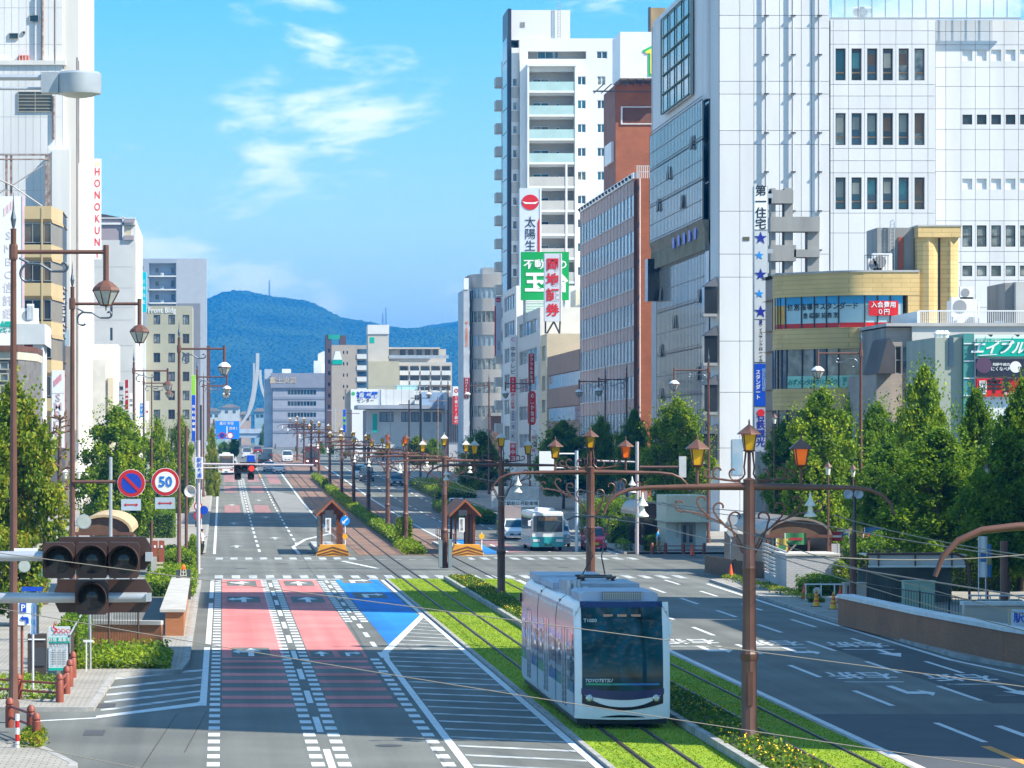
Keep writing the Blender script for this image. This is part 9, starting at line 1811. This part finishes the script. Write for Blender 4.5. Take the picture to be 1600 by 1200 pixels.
# hedges and ground cover: leaves spread over a dark body
def leafmass(name, label, x0, x1, y0, y1, h, n, mat, cat='hedge', s=.09, z0=None, body=True, ragged=.12, group=None, kind=None, seed=1):
    r_ = random.Random(seed+int(abs(x0)*13+y0)); mb = MB()
    for _ in range(n):
        x, y = r_.uniform(x0, x1), r_.uniform(y0, y1); b = gz(y)+(z0 if z0 is not None else .1)
        e = min(x-x0, x1-x)/max(.01, (x1-x0)/2); top = h*(.8+.2*min(1, e*2))*(1+.12*math.sin(x*3.1+y*.9)+.08*math.sin(y*2.3))
        if r_.random() < .62: z = b+top*r_.uniform(.86, 1.04)+r_.random()**3*ragged
        else: z = b+top*r_.random(); x, y = (r_.choice((x0, x1))+r_.gauss(0, .05), y) if r_.random() < .4 else (x, (y0 if r_.random() < .8 else y1)+r_.gauss(0, .05))
        leaf(mb, Vector((x, y, z)), r_.uniform(.6, 1.2)*s*.5, r_)
    if kind == 'stuff':
        o = obj(name, mb, mat); tag(o, label, cat, group, 'stuff'); return o
    t = thing(name, label, cat, ((x0+x1)/2, y0, gz(y0)), group)
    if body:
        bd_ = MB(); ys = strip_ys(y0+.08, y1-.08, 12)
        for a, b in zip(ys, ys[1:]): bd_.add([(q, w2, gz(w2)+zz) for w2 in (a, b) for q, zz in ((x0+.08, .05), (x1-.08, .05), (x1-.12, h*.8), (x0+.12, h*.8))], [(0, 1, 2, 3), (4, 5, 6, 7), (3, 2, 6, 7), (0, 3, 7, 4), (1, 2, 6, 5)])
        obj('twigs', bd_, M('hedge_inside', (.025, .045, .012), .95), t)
    obj('leaves', mb, mat, t); return t
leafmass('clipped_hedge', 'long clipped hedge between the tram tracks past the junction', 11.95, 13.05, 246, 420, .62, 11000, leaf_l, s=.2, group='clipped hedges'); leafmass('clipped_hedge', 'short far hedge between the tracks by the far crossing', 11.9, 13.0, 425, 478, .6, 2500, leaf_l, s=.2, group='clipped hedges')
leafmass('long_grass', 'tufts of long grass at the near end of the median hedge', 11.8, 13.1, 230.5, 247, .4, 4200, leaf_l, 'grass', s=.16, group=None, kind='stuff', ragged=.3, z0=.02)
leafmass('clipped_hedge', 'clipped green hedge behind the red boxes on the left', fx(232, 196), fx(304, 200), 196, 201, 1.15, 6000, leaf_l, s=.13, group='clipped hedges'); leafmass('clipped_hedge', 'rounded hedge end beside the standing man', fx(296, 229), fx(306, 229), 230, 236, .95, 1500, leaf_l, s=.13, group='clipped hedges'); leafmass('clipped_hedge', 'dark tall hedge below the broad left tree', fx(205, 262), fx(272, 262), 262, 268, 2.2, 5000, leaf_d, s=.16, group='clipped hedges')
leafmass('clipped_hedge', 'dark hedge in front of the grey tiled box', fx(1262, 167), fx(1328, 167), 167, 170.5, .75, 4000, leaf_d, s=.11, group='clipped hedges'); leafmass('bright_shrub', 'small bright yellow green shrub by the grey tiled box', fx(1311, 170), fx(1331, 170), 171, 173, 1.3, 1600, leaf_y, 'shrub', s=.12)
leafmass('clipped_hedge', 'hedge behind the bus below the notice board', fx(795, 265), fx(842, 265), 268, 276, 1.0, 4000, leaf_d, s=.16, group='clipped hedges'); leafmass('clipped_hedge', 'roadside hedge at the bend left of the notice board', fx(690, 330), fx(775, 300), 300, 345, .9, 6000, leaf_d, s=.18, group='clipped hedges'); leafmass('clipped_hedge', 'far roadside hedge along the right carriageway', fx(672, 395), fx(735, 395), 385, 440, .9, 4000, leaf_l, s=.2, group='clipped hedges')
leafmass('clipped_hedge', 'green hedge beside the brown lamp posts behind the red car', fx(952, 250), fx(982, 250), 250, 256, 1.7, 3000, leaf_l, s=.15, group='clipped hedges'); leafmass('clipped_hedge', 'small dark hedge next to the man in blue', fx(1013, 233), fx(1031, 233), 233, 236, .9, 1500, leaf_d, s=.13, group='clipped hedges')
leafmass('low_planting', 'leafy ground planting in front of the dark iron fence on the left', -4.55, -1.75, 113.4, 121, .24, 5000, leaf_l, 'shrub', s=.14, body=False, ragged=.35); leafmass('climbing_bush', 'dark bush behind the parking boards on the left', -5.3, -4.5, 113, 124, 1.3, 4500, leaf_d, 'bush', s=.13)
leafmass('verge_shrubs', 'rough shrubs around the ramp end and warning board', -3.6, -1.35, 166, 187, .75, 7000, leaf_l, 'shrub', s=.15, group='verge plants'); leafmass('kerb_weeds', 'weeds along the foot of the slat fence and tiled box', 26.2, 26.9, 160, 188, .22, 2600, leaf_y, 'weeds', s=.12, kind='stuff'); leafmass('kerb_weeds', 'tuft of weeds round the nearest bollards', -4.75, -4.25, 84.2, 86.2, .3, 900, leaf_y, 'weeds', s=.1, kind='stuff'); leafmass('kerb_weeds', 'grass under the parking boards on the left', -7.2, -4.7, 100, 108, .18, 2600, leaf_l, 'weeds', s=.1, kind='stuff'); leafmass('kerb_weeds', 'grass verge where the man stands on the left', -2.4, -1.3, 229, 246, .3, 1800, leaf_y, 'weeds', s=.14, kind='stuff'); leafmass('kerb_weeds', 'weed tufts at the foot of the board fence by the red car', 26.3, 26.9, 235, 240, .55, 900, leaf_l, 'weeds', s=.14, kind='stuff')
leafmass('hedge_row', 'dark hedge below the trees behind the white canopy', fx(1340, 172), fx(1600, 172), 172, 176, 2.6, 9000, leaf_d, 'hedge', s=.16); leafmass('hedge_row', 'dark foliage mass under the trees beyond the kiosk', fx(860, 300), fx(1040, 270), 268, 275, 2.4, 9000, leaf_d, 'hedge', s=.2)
# flowers between the tracks
flr = leaf_mat('flower_bed_leaves', (.05, .11, .012), (.1, .19, .015), (.2, .29, .02)); leafmass('flower_bed', 'low green bedding plants between the two tram tracks', 11.82, 13.0, 55, 187, .14, 26000, flr, 'flower bed', s=.13, z0=.16, kind='stuff', ragged=.12)
r_ = random.Random(3); mb = MB()
for _ in range(2300):
    y = 55+132*r_.random()**1.3
    if noise.noise(Vector((y*.16, 3, 0))) < -.12: continue
    x = r_.uniform(11.85, 13.0); leaf(mb, Vector((x, y, .33+r_.random()*.1)), r_.uniform(.02, .045), r_)
tag(obj('yellow_flowers', mb, M('petal_yellow', (.85, .55, .01), .6, var=.1, vs=5)), 'small yellow flowers dotted through the bed between the tracks', 'flowers', kind='stuff')
r_ = random.Random(9); mb = MB()
for _ in range(70000):
    if r_.random() < .58: x = r_.uniform(8.74, 11.58)
    else: x = r_.uniform(13.17, 15.23)
    if min(abs(x-c) for c in (9.5365, 10.6035, 13.5165, 14.5835)) < .085: continue
    y = 62+126*r_.random()**1.2; a = r_.uniform(0, 3.14); w2, h2 = r_.uniform(.015, .03), r_.uniform(.015, .04)
    dx, dy = math.cos(a)*w2, math.sin(a)*w2; o = len(mb.v); mb.v += [(x-dx, y-dy, .065), (x+dx, y+dy, .065), (x+r_.gauss(0, .02), y+r_.gauss(0, .02), .07+h2)]; mb.f.append((o, o+1, o+2)); mb.m.append(0)
tag(obj('track_grass', mb, leaf_mat('grass_blades', (.13, .25, .002), (.24, .34, .003), (.42, .42, .015), .35, .35)), 'short bright grass growing in both tram track beds', 'grass', kind='stuff')

# == people
def person(label, x, y, z, h, cols, face=0, walk=.12, arm='down', bag=False, hairc=(.015, .012, .01)):
    "one continuous skinned body; colour follows clothing heights"
    t = thing('person', label, 'person', (x, y, z), 'people on the pavements'); s = h/1.75
    J = {'pel': (0, 0, .95), 'sp': (0, .01, 1.15), 'ch': (0, 0, 1.36), 'nk': (0, 0, 1.5), 'hd0': (0, -.015, 1.58), 'hd1': (0, -.02, 1.68), 'hd2': (0, -.01, 1.75)}
    E = [('pel', 'sp'), ('sp', 'ch'), ('ch', 'nk'), ('nk', 'hd0'), ('hd0', 'hd1'), ('hd1', 'hd2')]; Rr = {'pel': .15, 'sp': .13, 'ch': .16, 'nk': .055, 'hd0': .085, 'hd1': .095, 'hd2': .06}
    for sd, nm in ((-1, 'l'), (1, 'r')):
        w_ = walk*sd
        J.update({nm+'hip': (.1*sd, 0, .88), nm+'kn': (.1*sd, -w_*.9-.02, .5), nm+'an': (.1*sd, w_ if sd < 0 else w_*1.1, .09), nm+'to': (.1*sd, w_-.14, .03), nm+'sh': (.19*sd, 0, 1.4)})
        if arm == 'phone' and sd > 0: J.update({nm+'el': (.24, -.06, 1.14), nm+'wr': (.14, -.26, 1.22), nm+'ha': (.1, -.33, 1.27)})
        else: J.update({nm+'el': (.25*sd, .03+w_*.3, 1.12), nm+'wr': (.26*sd, -.05-w_*.4, .88), nm+'ha': (.26*sd, -.07-w_*.5, .8)})
        E += [('pel', nm+'hip'), (nm+'hip', nm+'kn'), (nm+'kn', nm+'an'), (nm+'an', nm+'to'), ('ch', nm+'sh'), (nm+'sh', nm+'el'), (nm+'el', nm+'wr'), (nm+'wr', nm+'ha')]
        Rr.update({nm+'hip': .105, nm+'kn': .065, nm+'an': .045, nm+'to': .04, nm+'sh': .07, nm+'el': .048, nm+'wr': .032, nm+'ha': .036})
        hx, hy, hz_ = J[nm+'ha']
        for i in range(5):
            k_ = nm+'f%d' % i; ox = (i-2)*.018 if i else -.045*sd; J[k_] = (hx+.01*sd, hy+ox*(1 if i else .9)-.01, hz_-(.085-.008*abs(i-2) if i else .03)); E.append((nm+'ha', k_)); Rr[k_] = .009
    keys = list(J); me = bpy.data.meshes.new('body'); me.from_pydata([tuple(c*s for c in J[k_]) for k_ in keys], [(keys.index(a), keys.index(b)) for a, b in E], [])
    o = bpy.data.objects.new('tmp_body', me); col.objects.link(o); sk = o.modifiers.new('skin', 'SKIN'); sk.use_smooth_shade = True
    for i, k_ in enumerate(keys): me.skin_vertices[0].data[i].radius = (Rr[k_]*s*1.02, Rr[k_]*s*.92)
    me.skin_vertices[0].data[0].use_root = True; o.modifiers.new('sub', 'SUBSURF').levels = 1
    m2 = bpy.data.meshes.new_from_object(o.evaluated_get(bpy.context.evaluated_depsgraph_get())); bpy.data.objects.remove(o)
    shirt, trous, shoe, skin, knee, sleeve = cols
    for m_ in (skin, shirt, trous, shoe): m2.materials.append(m_)
    for p in m2.polygons:
        c = p.center/s; ax = abs(c.x)
        if c.z < .075: p.material_index = 3
        elif c.z < .97 and ax < .205: p.material_index = 2 if c.z > knee else 0
        elif c.z < 1.475 and (ax < .2 or c.z > sleeve) and not (arm == 'phone' and c.y < -.2): p.material_index = 1
        else: p.material_index = 0
    body = bpy.data.objects.new('body', m2); link(body, t, (0, 0, 0)); t.rotation_euler = (0, 0, face)
    hr = MB().lathe((0, .012*s, 1.64*s), [(.086*s, -.03*s), (.102*s, .03*s), (.098*s, .08*s), (.06*s, .125*s), (.01*s, .14*s)], 12); obj('hair', hr, M('hair_dark', hairc, .6), t, smooth=.8, local=True)
    fc_ = MB()
    for sd in (-1, 1): fc_.lathe((.032*sd*s, -.112*s, 1.655*s), [(.002, 0), (.011*s, .004), (.011*s, .012)], 8, 'y')
    obj('eyes', fc_, M('eye_dark', (.03, .02, .015), .3), t, local=True); obj('nose', MB().add([(0, -.135*s, 1.625*s), (-.014*s, -.105*s, 1.615*s), (.014*s, -.105*s, 1.615*s), (0, -.108*s, 1.665*s)], [(0, 1, 3), (0, 2, 3), (0, 1, 2)]), skin, t, local=True); obj('mouth', MB().box(-.022*s, .022*s, -.116*s, -.108*s, 1.588*s, 1.596*s), M('lip', (.3, .1, .08), .6), t, local=True)
    if bag: obj('backpack', MB().lathe((0, .2*s, 1.02*s), [(.08*s, 0), (.13*s, .05*s), (.15*s, .25*s), (.12*s, .42*s), (.04*s, .46*s)], 10), M('bag_black', (.02, .02, .025), .7), t, smooth=.6, local=True)
    return t
skin_m = M('skin', (.52, .32, .22), .55, var=.05); p_white = M('shirt_white', (.72, .75, .8), .8); p_black = M('trousers_black', (.02, .02, .024), .8); p_blue = M('shirt_blue', (.02, .28, .62), .8); p_khaki = M('shorts_khaki', (.48, .36, .2), .8); p_shoe = M('shoe_dark', (.03, .03, .03), .6); p_purple = M('shirt_violet', (.2, .22, .5), .8)
person('man in white shirt with black backpack standing at the left kerb', fx(316, 228), 229, .12, 1.58, (p_white, p_black, p_shoe, skin_m, .1, 1.2), R(75), .05, 'phone', True)
person('man in blue T-shirt and khaki trousers by the right bollards', fx(1031, 229), 230, .12, 1.62, (p_blue, p_khaki, p_shoe, skin_m, .12, 1.22), R(70), .06)
person('person in violet shirt walking under the right trees', fx(1158, 205), 206, .12, 1.6, (p_purple, p_black, p_shoe, skin_m, .1, 1.1), R(20), .14)
person('dark dressed person beside the subway entrance', fx(1322, 180), 181, .12, 1.65, (p_black, p_black, p_shoe, skin_m, .1, .95), R(-60), .08)
